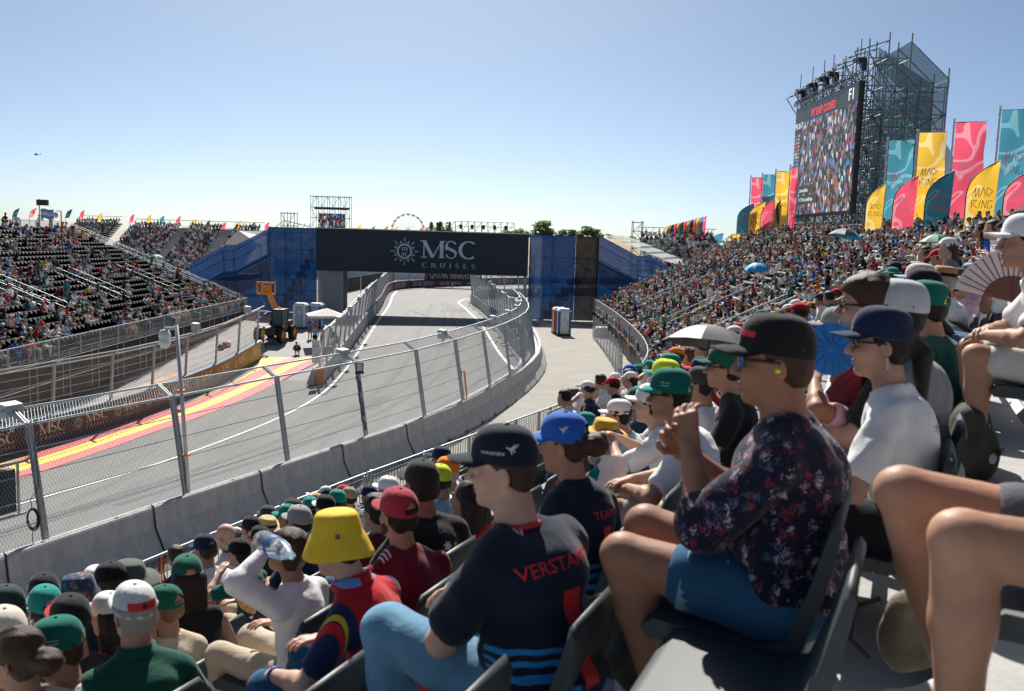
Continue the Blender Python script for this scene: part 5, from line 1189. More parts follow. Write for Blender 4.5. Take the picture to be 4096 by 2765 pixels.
def floral_mat(name, base, cols, sc=26.):
    m = cloth(name, base); t = m.node_tree; b = t.nodes['Principled BSDF']; tc = t.nodes.new('ShaderNodeTexCoord'); vo = t.nodes.new('ShaderNodeTexVoronoi'); vo.inputs['Scale'].default_value = sc; no = t.nodes.new('ShaderNodeTexNoise'); no.inputs['Scale'].default_value = sc*1.3; no.inputs['Detail'].default_value = 3
    mp = t.nodes.new('ShaderNodeMix'); mp.data_type = 'RGBA'; mp.inputs[0].default_value = .06; t.links.new(tc.outputs['Object'], mp.inputs[6]); t.links.new(no.outputs['Color'], mp.inputs[7]); t.links.new(mp.outputs[2], vo.inputs['Vector'])
    cr = t.nodes.new('ShaderNodeValToRGB'); cr.color_ramp.interpolation = 'CONSTANT'; e = cr.color_ramp.elements; e[0].color = (*base, 1); e[1].position = .55; e[1].color = (*cols[0], 1)
    for k, c in enumerate(cols[1:]): q = e.new(.55+.45*(k+1)/len(cols)); q.color = (*c, 1)
    q = e.new(.30); q.color = (*base, 1)
    sx = t.nodes.new('ShaderNodeSeparateColor'); t.links.new(vo.outputs['Color'], sx.inputs[0]); t.links.new(sx.outputs[0], cr.inputs[0]); lt = t.nodes.new('ShaderNodeMath'); lt.operation = 'LESS_THAN'; lt.inputs[1].default_value = .50; t.links.new(vo.outputs['Distance'], lt.inputs[0]); n2 = t.nodes.new('ShaderNodeMath'); n2.operation = 'GREATER_THAN'; n2.inputs[1].default_value = .43; t.links.new(no.outputs[0], n2.inputs[0]); mu = t.nodes.new('ShaderNodeMath'); mu.operation = 'MULTIPLY'; t.links.new(lt.outputs[0], mu.inputs[0]); t.links.new(n2.outputs[0], mu.inputs[1])
    mx = t.nodes.new('ShaderNodeMix'); mx.data_type = 'RGBA'; mx.inputs[6].default_value = (*base, 1); t.links.new(mu.outputs[0], mx.inputs[0]); t.links.new(cr.outputs[0], mx.inputs[7]); t.links.new(mx.outputs[2], b.inputs['Base Color']); return m
def denim(name, col): return mat(name, col, .88, .3, 6, .3, 18, sheen=.1, spec=.15)
BACK = (-1, 0, 0)
def back_text(o, P, so_, txt, up, s, M, sx=1., side=0.): Pp, w_ = text_polys(txt); return decal('lettering', Pp, so_, P.H+P.up*up-P.lat*side-P.fwd*.0, -P.fwd, P.up, s, M, o, sx)
# --- man in the navy team shirt, profile to the left
M_rb = wave_mat('navy_team_shirt', (.010, .016, .034), (.02, .22, .50), 2, 9., 2.5, .55, [(2, .40, .70), (0, -.30, .10), (1, .05, .5)]); M_jean = denim('pale_denim', (.13, .27, .40)); M_jean2 = denim('blue_denim', (.028, .10, .19))
M_caprb = cloth('navy_team_cap', (.012, .017, .032), .15)
o, P, so_, ho = near_person(503, 466, 2.9, 'smiling man in a navy team shirt with a red number one and navy cap', -18, dict(lean=16, hyaw=38, hpitch=4, bulk=1.3, tall=1.04, hands=((.37, .02, .68), (.39, -.03, .70)), elbows=((-.3, 1, -.5), (-.3, -1, -.5)), spread=.19, knee=.57, kz=.57, ankle=.50), 's3', ('tee', M_rb), ('long', M_jean), ('cap', M_caprb), ('short', 'h1'), None, 2, hands={0: dict(n=(.2, .8, .7), curl=.55, d=(.6, -.6, .1)), 1: dict(n=(.3, -.6, .8), curl=.5, d=(.5, .6, .05))})
collar_ring(o, P, M_redp, .074, .010, .009)
back_text(o, P, so_, 'VERSTAPPEN', .40, .042, M_redp); back_text(o, P, so_, '1', .17, .30, M_redp, 1.5)
decal('shirt_emblem', wing_polys(), so_, P.H+P.up*.475+P.lat*.06, nrm_(-P.fwd+P.up*.9), P.up-P.fwd*.0, .045, M_whp, o)
decal('cap_emblem', leap_polys(), ho, (-.045, .1, .075), (-.55, 1, .15), (0, 0, 1), .026, M_whp, ho); Pp, w_ = text_polys('MAADEN'); decal('cap_lettering', Pp, ho, (.03, .1, .058), (.1, 1, .1), (0, 0, 1), .010, M_whp, ho, 1.3)
# watch strap on his wrist
mb = MB(); w0 = P.hand[0]*.88+P.elb[0]*.12; dz = nrm_(P.hand[0]-P.elb[0]); a_ = nrm_(np.cross(dz, (0, 0, 1))); b_ = np.cross(dz, a_); mb.tube([w0+(a_*math.cos(t)+b_*math.sin(t))*.031 for t in np.linspace(0, 2*math.pi, 16, endpoint=False)], .007, 5, closed=True); mb.obj('wrist_band', M_frame, o, True)
# --- lady in the dark floral blouse
M_flo = floral_mat('dark_floral_blouse', (.010, .013, .032), [(.30, .035, .055), (.42, .40, .45), (.16, .03, .05), (.30, .18, .26), (.08, .10, .18)], 42.)
o, P, so_, ho = near_person(774, 360, 2.68, 'woman in a dark floral blouse and black cap with hand raised to her mouth', -8, dict(lean=3, hyaw=22, hpitch=2, bulk=1.24, hands=((.30, .08, .91), (.36, -.03, .86)), elbows=((-.1, .35, -1), (-.1, -.3, -1)), spread=.12, knee=.47, kz=.56, knees=((.46, .17, .56), (.47, -.02, .60)), feet=((.33, .12, .09), (.40, -.08, .09))), 's2', ('tee', M_flo), ('short', M_jean2), ('cap', 'black'), ('short', 'h1'), 'blue', 2, hands={0: dict(n=(.1, 1, .1), curl=.75, d=(.35, -.3, .9), thumb=.6), 1: dict(n=(.6, -.6, .2), curl=.6, d=(.2, .5, .7))})
F = Field(*bounds(P), .0105)
for i in (0, 1): F.cap((P.SL, P.SR)[i], P.elb[i], .066, .074, .02); e = P.elb[i]+(P.hand[i]-P.elb[i])*.25; F.cap(P.elb[i], e, .074, .066, .02)
F.folds(.008, 1.1, 9); mesh_obj('sleeves', [F.mesh()], [M_flo], o)
decal('cap_patch', [[(-.5, -.16), (.5, -.16), (.5, .16), (-.5, .16)]], ho, (.09, .05, .072), (1, .75, .3), (0, 0, 1), .055, M_redp, ho)
mb = MB(); mb.lathe([(0, .008), (.008, .004), (.009, -.004), (0, -.008)], (0, 0, 0), 10); eo = mb.obj('ear_plug', mat('neon_plug', (.65, .85, .05), .4), o, True, head_mat(P)@Matrix.Translation((-.002, .086, -.02)))
for i in (0, 1):
    h, kn = P.hip[i], P.kn[i]; c = h+(kn-h)*.55; d = nrm_(kn-h); a_ = nrm_(np.cross(d, (0, 1, 0))); b_ = np.cross(d, a_); mb = MB(); mb.grid(np.array([[c+(a_*math.cos(t)+b_*math.sin(t))*(.098+q*.004)+d*(.02-l) for q, l in ((0, 0), (1, 0), (1, .045), (0, .045))] for t in np.linspace(0, 2*math.pi, 24)])); mb.obj('turned_up_hem', denim('hem_denim', (.20, .36, .46)), o, True)
# --- woman with long ponytail, white tee
o, P, so_, ho = near_person(880, 342, 3.45, 'woman in a white printed tee and navy cap with a long black ponytail', -14, dict(lean=8, hyaw=26, hpitch=3, hands=('lap', 'knee')), 's0', ('tee', 'white'), ('long', 'black'), ('capo', 'navy'), ('tail', 'h0'), 'dark', 2)
back_text(o, P, so_, 'THE', .36, .026, MATS['black_frame'], 1.5, .01)
mb = MB()
for k in range(4): mb.lathe([(0, .006), (.005, 0), (0, -.006)], (0, 0, -.011*k), 6)
mb.obj('earring', mat('pearl', (.75, .72, .68), .25), o, True, head_mat(P)@Matrix.Translation((-.012, .086, -.055)))
# --- woman in the blue cap with a bun
o, P, so_, ho = near_person(564, 443, 3.7, 'woman in a navy team shirt with blue cap and dark hair bun', -20, dict(lean=14, hyaw=24, hpitch=6, hands=('knee', 'lap')), 's1', ('tee', M_rb), ('long', 'black'), ('capo', 'blue'), ('bun', 'h1'), None, 2)
collar_ring(o, P, M_redp, .072, .008, .008); back_text(o, P, so_, 'I', .22, .20, M_redp, 1.3); back_text(o, P, so_, 'TEAM', .37, .035, M_redp); decal('cap_emblem', leap_polys(), ho, (-.03, .1, .075), (-.35, 1, .15), (0, 0, 1), .026, M_whp, ho)
# --- boy with the yellow bucket hat
M_spain = zone_mat('red_national_shirt', (.52, .012, .016), [((.014, .022, .075), [(3, .16, .6), (2, .2, 1.02)]), ((.70, .42, .02), [(3, .205, .222), (2, .2, 1.2)]), ((.60, .02, .02), [(3, .228, .255), (2, .2, 1.2)]), ((.14, .28, .62), [(2, .985, 1.02), (3, .05, .16)])])
o, P, so_, ho = near_person(337, 543, 3.5, 'boy in a yellow bucket hat and red and navy football shirt', 8, dict(lean=20, hyaw=10, hpitch=10, tyaw=-6, hands=((.44, .17, .60), ('lap'))if False else ((.46, .18, .61), (.36, -.06, .68)), knee=.50, spread=.17), 's3', ('polo', M_spain), ('long', M_jean2), ('bucket', mat('yellow_hat', (.80, .53, .02), .8, .08, 12, .25, 150)), ('short', 'h0'), None, 2, hands={0: dict(n=(.2, .4, 1), curl=.5)})
mb = MB(); w0 = P.hand[0]*.93+P.elb[0]*.07; dz = nrm_(P.hand[0]-P.elb[0]); a_ = nrm_(np.cross(dz, (0, 0, 1))); b_ = np.cross(dz, a_); mb.tube([w0+(a_*math.cos(t)+b_*math.sin(t))*.031 for t in np.linspace(0, 2*math.pi, 16, endpoint=False)], .007, 5, closed=True); mb.obj('wrist_band', mat('blue_band', (.02, .05, .4), .5), o, True)
decal('hat_patch', [[(-.5, -.5), (.5, -.5), (.5, .5), (-.5, .5)]], ho, (-.05, .12, .06), (-.5, 1, .25), (0, 0, 1), .02, mat('dark_patch', (.15, .13, .06), .6), ho)
# --- maroon cap, maroon shirt
M_mar = zone_mat('maroon_shirt', (.16, .008, .028), [((.7, .68, .68), [(3, .10 + .022*0, .108), (2, .99, 1.2)]), ((.7, .68, .68), [(3, .120, .128), (2, .98, 1.2)]), ((.7, .68, .68), [(3, .140, .148), (2, .97, 1.2)])])
near_person(398, 514, 4.15, 'man in a maroon three-stripe shirt and faded maroon cap seen from behind', -30, dict(lean=12, hyaw=12, bulk=1.1, hands=('knee', 'knee')), 's1', ('tee', M_mar), ('long', 'black'), ('capo', cloth('faded_maroon_cap', (.36, .035, .06))), ('short', 'h0'), None, 2, beard='h0')
# --- black cap, black printed tee
o, P, so_, ho = near_person(421, 484, 4.5, 'man in a black tee with white and orange prints and black cap, seen from behind', -32, dict(lean=10, hyaw=8, bulk=1.15, hands=('knee', 'knee')), 's2', ('tee', 'black'), ('long', 'black'), ('cap', cloth('charcoal_cap', (.028, .029, .03))), ('short', 'h0'), None, 2)
rp = random.Random(5)
def flower(r, n=7): return [[(0, 0)]+[(r*(.72+.28*math.cos(n*a))*math.cos(a), r*(.72+.28*math.cos(n*a))*math.sin(a)) for a in np.linspace(t, t+.35, 4)] for t in np.linspace(0, 2*math.pi, 18, endpoint=False)]
for (lu, up_, r_, M) in ((-.02, .22, .055, M_whp), (.10, .14, .035, M_whp), (.04, .36, .03, M_whp), (.12, .26, .045, MS['orange']), (-.10, .17, .014, MS['yellow']), (.0, .10, .014, MS['yellow']), (.10, .36, .016, MS['yellow']), (-.1, .28, .014, MS['pink']), (.15, .18, .03, MS['orange'])):
    decal('shirt_print', flower(r_), so_, P.H+P.up*up_-P.lat*lu, -P.fwd, P.up, 1, M, o)
collar_ring(o, P, M_lany, .070, .006, .006, 'lanyard')
# --- white tee, green cap, beige shorts
M_capg = cloth('green_team_cap', (.004, .135, .10), .15); M_capgb = cloth('green_team_cap_bill', (.006, .28, .22), .15)
def team_cap_print(ho):
    decal('cap_emblem', leap_polys(), ho, (.15, .035, .05), (.25, .15, 1), (1, 0, .2), .024, M_whp, ho)
    Pp, w_ = text_polys('Valvoline'); decal('cap_lettering', Pp, ho, (.02, .1, .068), (.05, 1, .1), (0, 0, 1), .0095, M_whp, ho); Pp, w_ = text_polys('MAADEN'); decal('cap_lettering', Pp, ho, (.02, .1, .052), (.05, 1, .1), (0, 0, 1), .008, M_whp, ho)
    Pp, w_ = text_polys('BOSS'); decal('cap_lettering', Pp, ho, (-.11, .02, .06), (-1, .15, .2), (0, 0, 1), .013, M_whp, ho)
    decal('cap_flash', [[(-.3, -.5), (.3, -.5), (.0, .5)]], ho, (-.1, .05, .04), (-1, .6, .1), (0, 0, 1), .03, MH['neon yellow'], ho)
o, P, so_, ho = near_person(670, 394, 4.65, 'man in a white tee and green team cap leaning forearms on beige shorts', 0, dict(lean=18, hyaw=8, hpitch=4, hands=((.42, .08, .64), (.44, -.02, .66)), elbows=((-.4, .9, -.4), (-.4, -.9, -.4))), 's1', ('tee', 'white'), ('shorts', 'beige'), ('cap', M_capg, M_capgb), ('short', 'h0'), 'dark', 2); team_cap_print(ho); collar_ring(o, P, M_lany, .070, .008, .005, 'lanyard')
# --- bottom left group
o, P, so_, ho = near_person(56, 648, 3.45, 'bearded man in a white tee and bright green team cap', 12, dict(lean=8, hyaw=44, hpitch=6, bulk=1.1), 's1', ('tee', 'white'), ('long', 'denim'), ('cap', M_capg, M_capgb), ('short', 'h1'), None, 2, beard='h1'); team_cap_print(ho)
M_grpolo = cloth('dark_green_polo', (.008, .085, .055))
o, P, so_, ho = near_person(134, 612, 3.65, 'white-haired man in a green polo and white cap with a red band', -34, dict(lean=10, hyaw=14, bulk=1.22), 's0', ('polo', M_grpolo), ('long', 'beige'), ('cap', cloth('white_cap_cloth', (.66, .65, .63))), ('full', 'h3'), None, 2, beard='h3')
decal('cap_band', [[(-.5, -.14), (.5, -.14), (.5, .14), (-.5, .14)]], ho, (-.1, 0, .068), (-1, .1, .1), (0, 0, 1), .13, M_redp, ho); decal('cap_badge', [[(-.5, 0), (0, .4), (.5, 0), (0, -.4)]], ho, (-.1, 0, .068), (-1, .1, .1), (0, 0, 1), .03, M_frame, ho, lift=.004); collar_ring(o, P, M_lany, .076, .0, .007, 'lanyard')
S = lambda *a, **k: near_person(*a, **k)
hn = dict(q=1)
S(16, 656, 3.25, 'woman with brown hair up and dark sunglasses, bare shoulders', 2, dict(lean=8, hyaw=16), 's1', ('tank', 'beige'), ('long', 'denim'), None, ('bun', 'h1'), 'dark', q=1)
S(4, 636, 4.0, 'person in a cream cap behind the brown-haired woman', -10, None, 's0', ('tee', 'grey'), hat=('cap', cloth('cream_cap', (.62, .56, .48))), q=1)
S(5, 608, 5.4, 'person in a dark cap and teal shirt beside the front barrier', -6, dict(hyaw=20), 's1', ('tee', 'teal'), hat=('cap', cloth('slate_cap', (.03, .05, .05))), q=1)
S(45, 608, 5.2, 'boy in a teal cap and black tee in front of the patterned bucket hat', -20, None, 's1', ('tee', 'black'), hat=('capo', 'teal'), q=1)
S(44, 594, 6.0, 'man in a plain black cap and dark tee leaning near the railing', -20, None, 's1', ('tee', 'navy'), hat=('cap', 'black'), q=1)
S(70, 622, 4.5, 'person in a black and red cap behind the green team cap', -14, None, 's1', ('tee', cloth('charcoal_tee', (.03, .03, .032))), hat=('cap', 'black', 'red'), q=1)
M_pat = floral_mat('patterned_hat', (.03, .05, .10), [(.5, .06, .05), (.6, .55, .45), (.1, .25, .4), (.5, .25, .08)], 45.)
S(79, 597, 5.4, 'bearded man in a patterned bucket hat and navy shirt laughing', 6, dict(hyaw=10, hpitch=10, lean=14), 's2', ('tee', cloth('navy_polo', (.008, .02, .045))), hat=('bucket', M_pat), glasses_='dark', beard='h0', q=1)
S(97, 586, 6.2, 'person in a white cap behind the patterned bucket hat', -8, None, 's1', ('tee', 'white'), hat=('capo', 'white'), q=1)
S(111, 583, 6.0, 'woman in a black cap and sunglasses beside the olive sun hat', 4, dict(hpitch=6), 's0', ('tee', 'pink'), hat=('cap', 'black'), hair=('long', 'h1'), glasses_='dark', q=1)
S(129, 580, 6.1, 'person in a wide olive sun hat facing the track', 2, dict(hpitch=4), 's0', ('tee', 'light blue'), hat=('boonie', cloth('olive_hat', (.10, .12, .10))), hair=('full', 'h1'), q=1)
S(109, 615, 4.7, 'girl in a pale pink cap with long dark hair', 4, dict(lean=4), 's1', ('tee', 'red'), hat=('cap', 'white', 'pink'), hair=('long', 'h0'), q=1)
o, P, so_, ho = S(165, 607, 4.9, 'woman in a dark green lettered cap and beige top', -20, dict(hyaw=30, hpitch=6), 's1', ('tee', 'beige'), hat=('capo', 'green'), hair=('short', 'h2'), q=1); Pp, w_ = text_polys('BOSS'); decal('cap_lettering', Pp, ho, (-.1, .0, .045), (-1, 0, .1), (0, 0, 1), .014, M_whp, ho)
o, P, so_, ho = S(187, 577, 5.6, 'woman in a green lettered cap with long black hair down her back', -34, dict(lean=6), 's0', ('tank', 'black'), hat=('capo', 'green'), hair=('long', 'h0'), q=1); Pp, w_ = text_polys('BOSS'); decal('cap_lettering', Pp, ho, (-.1, .0, .065), (-1, 0, .1), (0, 0, 1), .016, M_whp, ho)
o, P, so_, ho = S(205, 549, 8.3, 'man in a white tee with a red building print and navy cap', -30, dict(lean=20, hyaw=24, hpitch=8), 's1', ('tee', 'white'), ('shorts', 'beige'), hat=('capo', 'navy'), hair=('short', 'h1'), q=1)
bld = [[(x, 0), (x+.07, 0), (x+.07, h_), (x, h_)] for x, h_ in ((0, .2), (.1, .24), (.2, .24), (.3, .26), (.42, .42), (.52, .46), (.62, .38), (.72, .28), (.82, .26))]+[[(0, -.04), (.9, -.04), (.9, -.01), (0, -.01)], [(0, .10), (.9, .10), (.9, .12), (0, .12)]]
decal('shirt_print', bld, so_, P.H+P.up*.24, -P.fwd, P.up, .22, M_redp, o); back_text(o, P, so_, 'La Monumental', .38, .024, M_redp)
S(225, 536, 9.2, 'bald man in a pale pink tee by the front railing', -6, dict(hyaw=10), 's3', ('tee', cloth('pale_pink_tee', (.66, .54, .58))), hat=None, hair=None, q=1)
S(239, 553, 7.6, 'boy in a black cap and dark green shirt with a red lanyard', 0, dict(lean=14, hyaw=6, hands=('phone', 'lap')), 's3', ('tee', 'green'), ('shorts', 'beige'), hat=('cap', 'black'), q=1)
S(260, 539, 8.2, 'man in a black cap and dark tee behind the boy in green', -20, None, 's1', ('tee', cloth('slate_tee', (.03, .035, .04))), hat=('cap', 'black'), q=1)
S(251, 529, 9.8, 'person in a black cap and white tee by the front railing', -10, None, 's1', ('tee', 'white'), hat=('cap', 'black'), q=0)
S(267, 529, 9.8, 'man in a straw hat with a dark band near the railing', -10, None, 's1', ('tee', 'yellow'), hat=('straw', 'straw', 'black'), q=0)
S(268, 517, 11, 'man in a slate cap and charcoal tee at the railing', -12, None, 's1', ('tee', cloth('charcoal_tee2', (.035, .036, .04))), hat=('capo', cloth('slate_cap2', (.035, .045, .06))), q=0)
S(288, 551, 4.5, 'person in a loose white hoodie drinking from a water bottle', 0, dict(lean=4, hyaw=4, hpitch=-16, hands=((.19, .06, 1.20), (.22, -.05, .72)), elbows=((.1, .8, -.6), (-.3, -.8, -.5))), 's1', ('long', 'white'), ('long', 'beige'), None, ('full', 'h1'), 'dark', q=2, hands={0: dict(n=(-.1, .5, .8), d=(.5, -.3, .3), curl=.6)})
S(299, 522, 7.6, 'man in a grey cap and navy shirt in front of the yellow bucket hat', -10, None, 's1', ('tee', 'navy'), hat=('cap', cloth('grey_cap', (.30, .30, .29))), q=0)
S(293, 512, 9.4, 'person in a dark cap between teal caps by the railing', -12, None, 's1', ('tee', 'teal'), hat=('cap', cloth('charcoal_cap2', (.03, .03, .03))), q=0)
o, P, so_, ho = S(310, 508, 10.0, 'person in a teal lettered cap with a neon strap', -30, None, 's1', ('tee', 'grey'), hat=('capo', 'teal', 'neon yellow'), q=0)
S(288, 517, 8.6, 'person in a bright teal cap and teal shirt leaning on the railing', -8, dict(hyaw=20), 's1', ('tee', 'teal'), hat=('cap', 'teal'), q=0)
S(325, 508, 9.6, 'person with a black and white cap beside the yellow bucket hat', -16, None, 's1', ('tee', 'black'), hat=('cap', 'black', 'white'), q=0)
S(337, 501, 10.2, 'person in a teal cap with dark curly-haired neighbour', -8, None, 's1', ('tee', 'beige'), hat=('cap', 'teal'), q=0)
S(349, 497, 11, 'person in a khaki cap at the front rows', -12, None, 's1', ('tee', 'grey'), hat=('cap', cloth('khaki_cap', (.30, .25, .17))), q=0)
S(369, 496, 10, 'person in a washed navy cap at the front rows', -10, None, 's1', ('tee', 'white'), hat=('cap', 'navy'), q=0)
S(376, 511, 6.3, 'person with dark curly hair behind the maroon cap', -14, None, 's1', ('tee', cloth('wine_tee', (.12, .01, .02))), hat=None, hair=('curly', 'h0'), q=1)
S(388, 490, 8.2, 'person in a white wide-peaked cap and navy top', -6, None, 's0', ('tee', 'navy'), hat=('cap', 'white'), q=0)
S(447, 472, 8.4, 'man in an orange cap and pale lime shirt', -8, dict(lean=14), 's1', ('tee', cloth('pale_lime_shirt', (.58, .68, .36))), hat=('cap', 'orange'), hair=('short', 'h3'), q=1)
S(440, 479, 7.4, 'person in a neon yellow lettered cap and sequinned grey top', -20, None, 's1', ('tee', mat('sequin_grey', (.38, .48, .56), .25, .5, 60, .3, 90, metal=.4)), hat=('cap', 'neon yellow'), q=1)
S(441, 459, 10, 'person in a dark blue cap sitting with knees up in jeans', -8, dict(hands=('knee', 'knee')), 's1', ('tee', 'white'), hat=('cap', 'navy'), q=0)
S(468, 500, 5.2, 'person in a red football shirt half hidden by the man with number one', -6, dict(lean=14), 's2', ('tee', 'red'), hat=None, hair=('long', 'h0'), q=1)
S(579, 411, 19, 'person in a red and white cap by the far front railing', -8, None, 's1', ('tee', 'red'), hat=('cap', 'red'), q=0)
S(592, 406, 18, 'man with grey hair by the far front railing', -8, None, 's1', ('tee', 'blue'), hat=None, hair=('full', 'h3'), q=0)
S(586, 424, 9.2, 'person in a pale teal cap in front of the golden sun hat', -8, None, 's1', ('tee', 'teal'), hat=('cap', 'teal'), q=0)
S(604, 434, 6.6, 'person in a golden sun hat and teal shirt', -14, None, 's1', ('tee', 'teal'), hat=('boonie', mat('golden_hat', (.72, .38, .05), .8)), q=1)
S(619, 415, 7.0, 'man in a white trucker cap holding a phone in both hands', 2, dict(lean=16, hands=('phone', 'phone'), hpitch=4), 's0', ('tee', cloth('mint_tee', (.48, .62, .58))), ('shorts', 'beige'), hat=('capo', 'white'), hair=('curly', 'h0'), q=1)
S(637, 402, 8.4, 'man in a dark green cap and slate blue shirt', -30, None, 's1', ('tee', cloth('slate_blue_tee', (.05, .09, .12))), hat=('capo', 'green'), q=1)
S(650, 404, 5.6, 'person in a white tee holding a snack bag beside the beige shorts', -2, dict(lean=16, hands=((.46, .06, .86), (.46, -.06, .88))), 's3', ('tee', 'white'), ('shorts', 'white'), hat=('cap', 'white'), q=1)
S(665, 377, 7.2, 'person in a neon yellow and teal cap behind the green team cap', -8, None, 's1', ('tee', 'white'), hat=('cap', 'neon yellow', 'teal'), q=1)
S(669, 367, 8.6, 'person in a teal cap with a curly bun behind the neon cap', -8, None, 's1', ('tee', 'grey'), hat=('cap', 'teal'), hair=('bun', 'h1'), q=0)
S(724, 367, 5.6, 'man in a dark green cap, sunglasses and black tee', 2, dict(lean=10, hyaw=6), 's1', ('tee', 'black'), hat=('cap', 'green'), glasses_='dark', q=1)
S(702, 372, 8.0, 'man in a navy cap and red shirt beside the dark green cap', -4, None, 's1', ('tee', 'red'), hat=('cap', 'navy', 'red'), q=0)
S(700, 384, 6.4, 'person in a grey cap and white patterned shirt below the navy cap', -6, None, 's1', ('tee', 'white'), hat=('cap', cloth('charcoal_cap3', (.05, .05, .052))), q=0)
S(838, 330, 5.0, 'person in a washed grey cap behind the blue fan', -6, None, 's1', ('tee', 'white'), hat=('cap', cloth('washed_grey_cap', (.26, .27, .26))), q=1)
S(852, 366, 4.0, 'person in a pink top fanning beside the ponytail woman', 0, dict(hands=((.30, .10, 1.10), 'lap')), 's2', ('tee', 'pink'), hat=None, hair=('long', 'h0'), q=1)
S(866, 306, 3.95, 'man with thick brown hair and dark sunglasses', 2, dict(lean=10, hyaw=6), 's0', ('tee', 'black'), hat=None, hair=('full', 'h1'), glasses_='dark', q=2)
S(897, 313, 3.9, 'person in a pale grey cap behind the ponytail woman', -6, dict(lean=8), 's1', ('tee', 'grey'), hat=('cap', cloth('pale_grey_cap', (.52, .54, .54))), q=1)
o, P, so_, ho = S(926, 306, 5.1, 'man in a teal team shirt and green team cap seen from behind', -22, dict(lean=8, hyaw=10), 's1', ('tee', cloth('teal_team_shirt', (.006, .085, .072))), hat=('capo', M_capg), glasses_='dark', q=2); team_cap_print(ho); collar_ring(o, P, M_lany, .072, .008, .006, 'lanyard')
S(922, 290, 6.2, 'person in a black and red cap and black shirt', -8, None, 's1', ('tee', 'black'), hat=('cap', 'black', 'red'), q=1)
S(919, 281, 7.4, 'man in a cream cap with navy piping and a tan shirt', -4, None, 's0', ('tee', 'beige'), hat=('cap', cloth('cream_cap2', (.60, .57, .50)), 'light blue' if False else cloth('pale_blue_bill', (.35, .45, .55))), q=1)
S(943, 281, 7.4, 'man in a brown straw hat and white shirt with grey hair', -24, None, 's1', ('tee', 'white'), hat=('straw', mat('brown_straw', (.40, .22, .09), .8, .2, 60), 'black'), hair=('full', 'h3'), q=1)
S(957, 282, 8.2, 'bearded man in orange mirrored sunglasses and a pink shirt', 26, dict(hyaw=10), 's1', ('tee', cloth('pink_shirt', (.72, .45, .52))), hat=('cap', cloth('charcoal_cap4', (.06, .065, .06))), glasses_='orange', beard='h0', q=1)
S(969, 278, 8.8, 'person in a black cap and pink shirt behind the straw hat', -20, None, 's1', ('tee', 'pink'), hat=('cap', 'black'), q=0)
S(979, 276, 9.6, 'older man in a sky blue cap and denim shirt', -20, None, 's1', ('tee', cloth('denim_shirt', (.10, .18, .26))), hat=('cap', cloth('sky_cap', (.18, .36, .52))), hair=('full', 'h3'), q=0)
S(985, 270, 10.6, 'person in a white cap and checked pale blue shirt', -14, None, 's1', ('tee', 'light blue'), hat=('cap', 'white'), q=0)
S(997, 268, 11.2, 'person in a black cap and yellow top', -8, None, 's1', ('tee', 'yellow'), hat=('cap', 'black'), q=0)
S(1020, 252, 6.0, 'man in a pale grey cap holding up a large white fan', 6, dict(lean=8, hands=((.28, .26, 1.00), (.30, -.1, .9)), elbows=((-.1, .9, -.5), (-.3, -.9, -.5))), 's2', ('tee', 'white'), hat=('cap', cloth('pale_grey_cap2', (.50, .52, .53))), q=1)
S(1009, 238, 11, 'man in a blue and white floral bucket hat and white tee', 0, dict(hands=('phone', 'lap'), hpitch=14), 's1', ('tee', 'white'), hat=('bucket', floral_mat('blue_floral_hat', (.6, .62, .66), [(.06, .2, .5), (.2, .4, .6)], 40.)), beard='h0', q=1)
S(1010, 252, 9.2, 'person bundled in a bright blue lettered hoodie', -4, dict(lean=16), 's1', ('long', cloth('bright_blue_hoodie', (.02, .10, .36))), hat=('cap', 'blue'), q=1)
# --- two pairs of bare legs in the row behind
def at_knee(u, v, Y, P, rz, sc=1.): W = PY(u, v, Y); k = P.kn[0]*sc; c, s_ = math.cos(rz), math.sin(rz); return (W[0]-(k[0]*c-k[1]*s_), W[1]-(k[0]*s_+k[1]*c), W[2]-k[2])
pz = dict(lean=2, hands=((.10, .20, .64), (.16, -.14, .70)), knees=((.47, .17, .56), (.52, -.13, .57)), feet=((.44, .17, .09), (.36, -.15, .09)), tall=1.05)
P_ = Pose(**pz); rz_ = R_(168); near_person(0, 0, 0, 'bare tanned knees of a seated man in grey patterned shorts', 0, pz, 's1', ('tee', 'pink'), ('short', floral_mat('grey_print_shorts', (.11, .11, .13), [(.16, .16, .18), (.08, .08, .1)], 12.)), None, None, None, 2, root=(at_knee(962, 540, 1.85, P_, rz_, 1.08), rz_, 1.08), headless=False)
pz = dict(lean=22, hyaw=6, hands=((.42, .06, .66), (.40, -.06, .68)), elbows=((-.3, .9, -.2), (-.3, -.9, -.2)), knees=((.47, .14, .56), (.47, -.10, .57)), feet=((.42, .12, .10), (.40, -.10, .10)))
P_ = Pose(**pz); rz_ = R_(160); o, P, so_, ho = near_person(0, 0, 0, 'seated man in white shorts with black socks and white trainers', 0, pz, 's1', ('tee', 'white'), ('shorts', 'white'), ('cap', 'white'), ('short', 'h0'), None, 2, root=(at_knee(976, 356, 4.5, P_, rz_, 1.02), rz_, 1.02), hands={0: dict(curl=.5, n=(.2, .5, 1)), 1: dict(curl=.5, n=(.2, -.3, 1))})
for i in (0, 1): mb = MB(); a_ = P.an[i]; mb.tube([a_+np.array([.0, 0, -.02]), a_+np.array([.004, 0, .12])], [.047, .046], 14); mb.obj('sock', MATS['black_frame'], o, True)
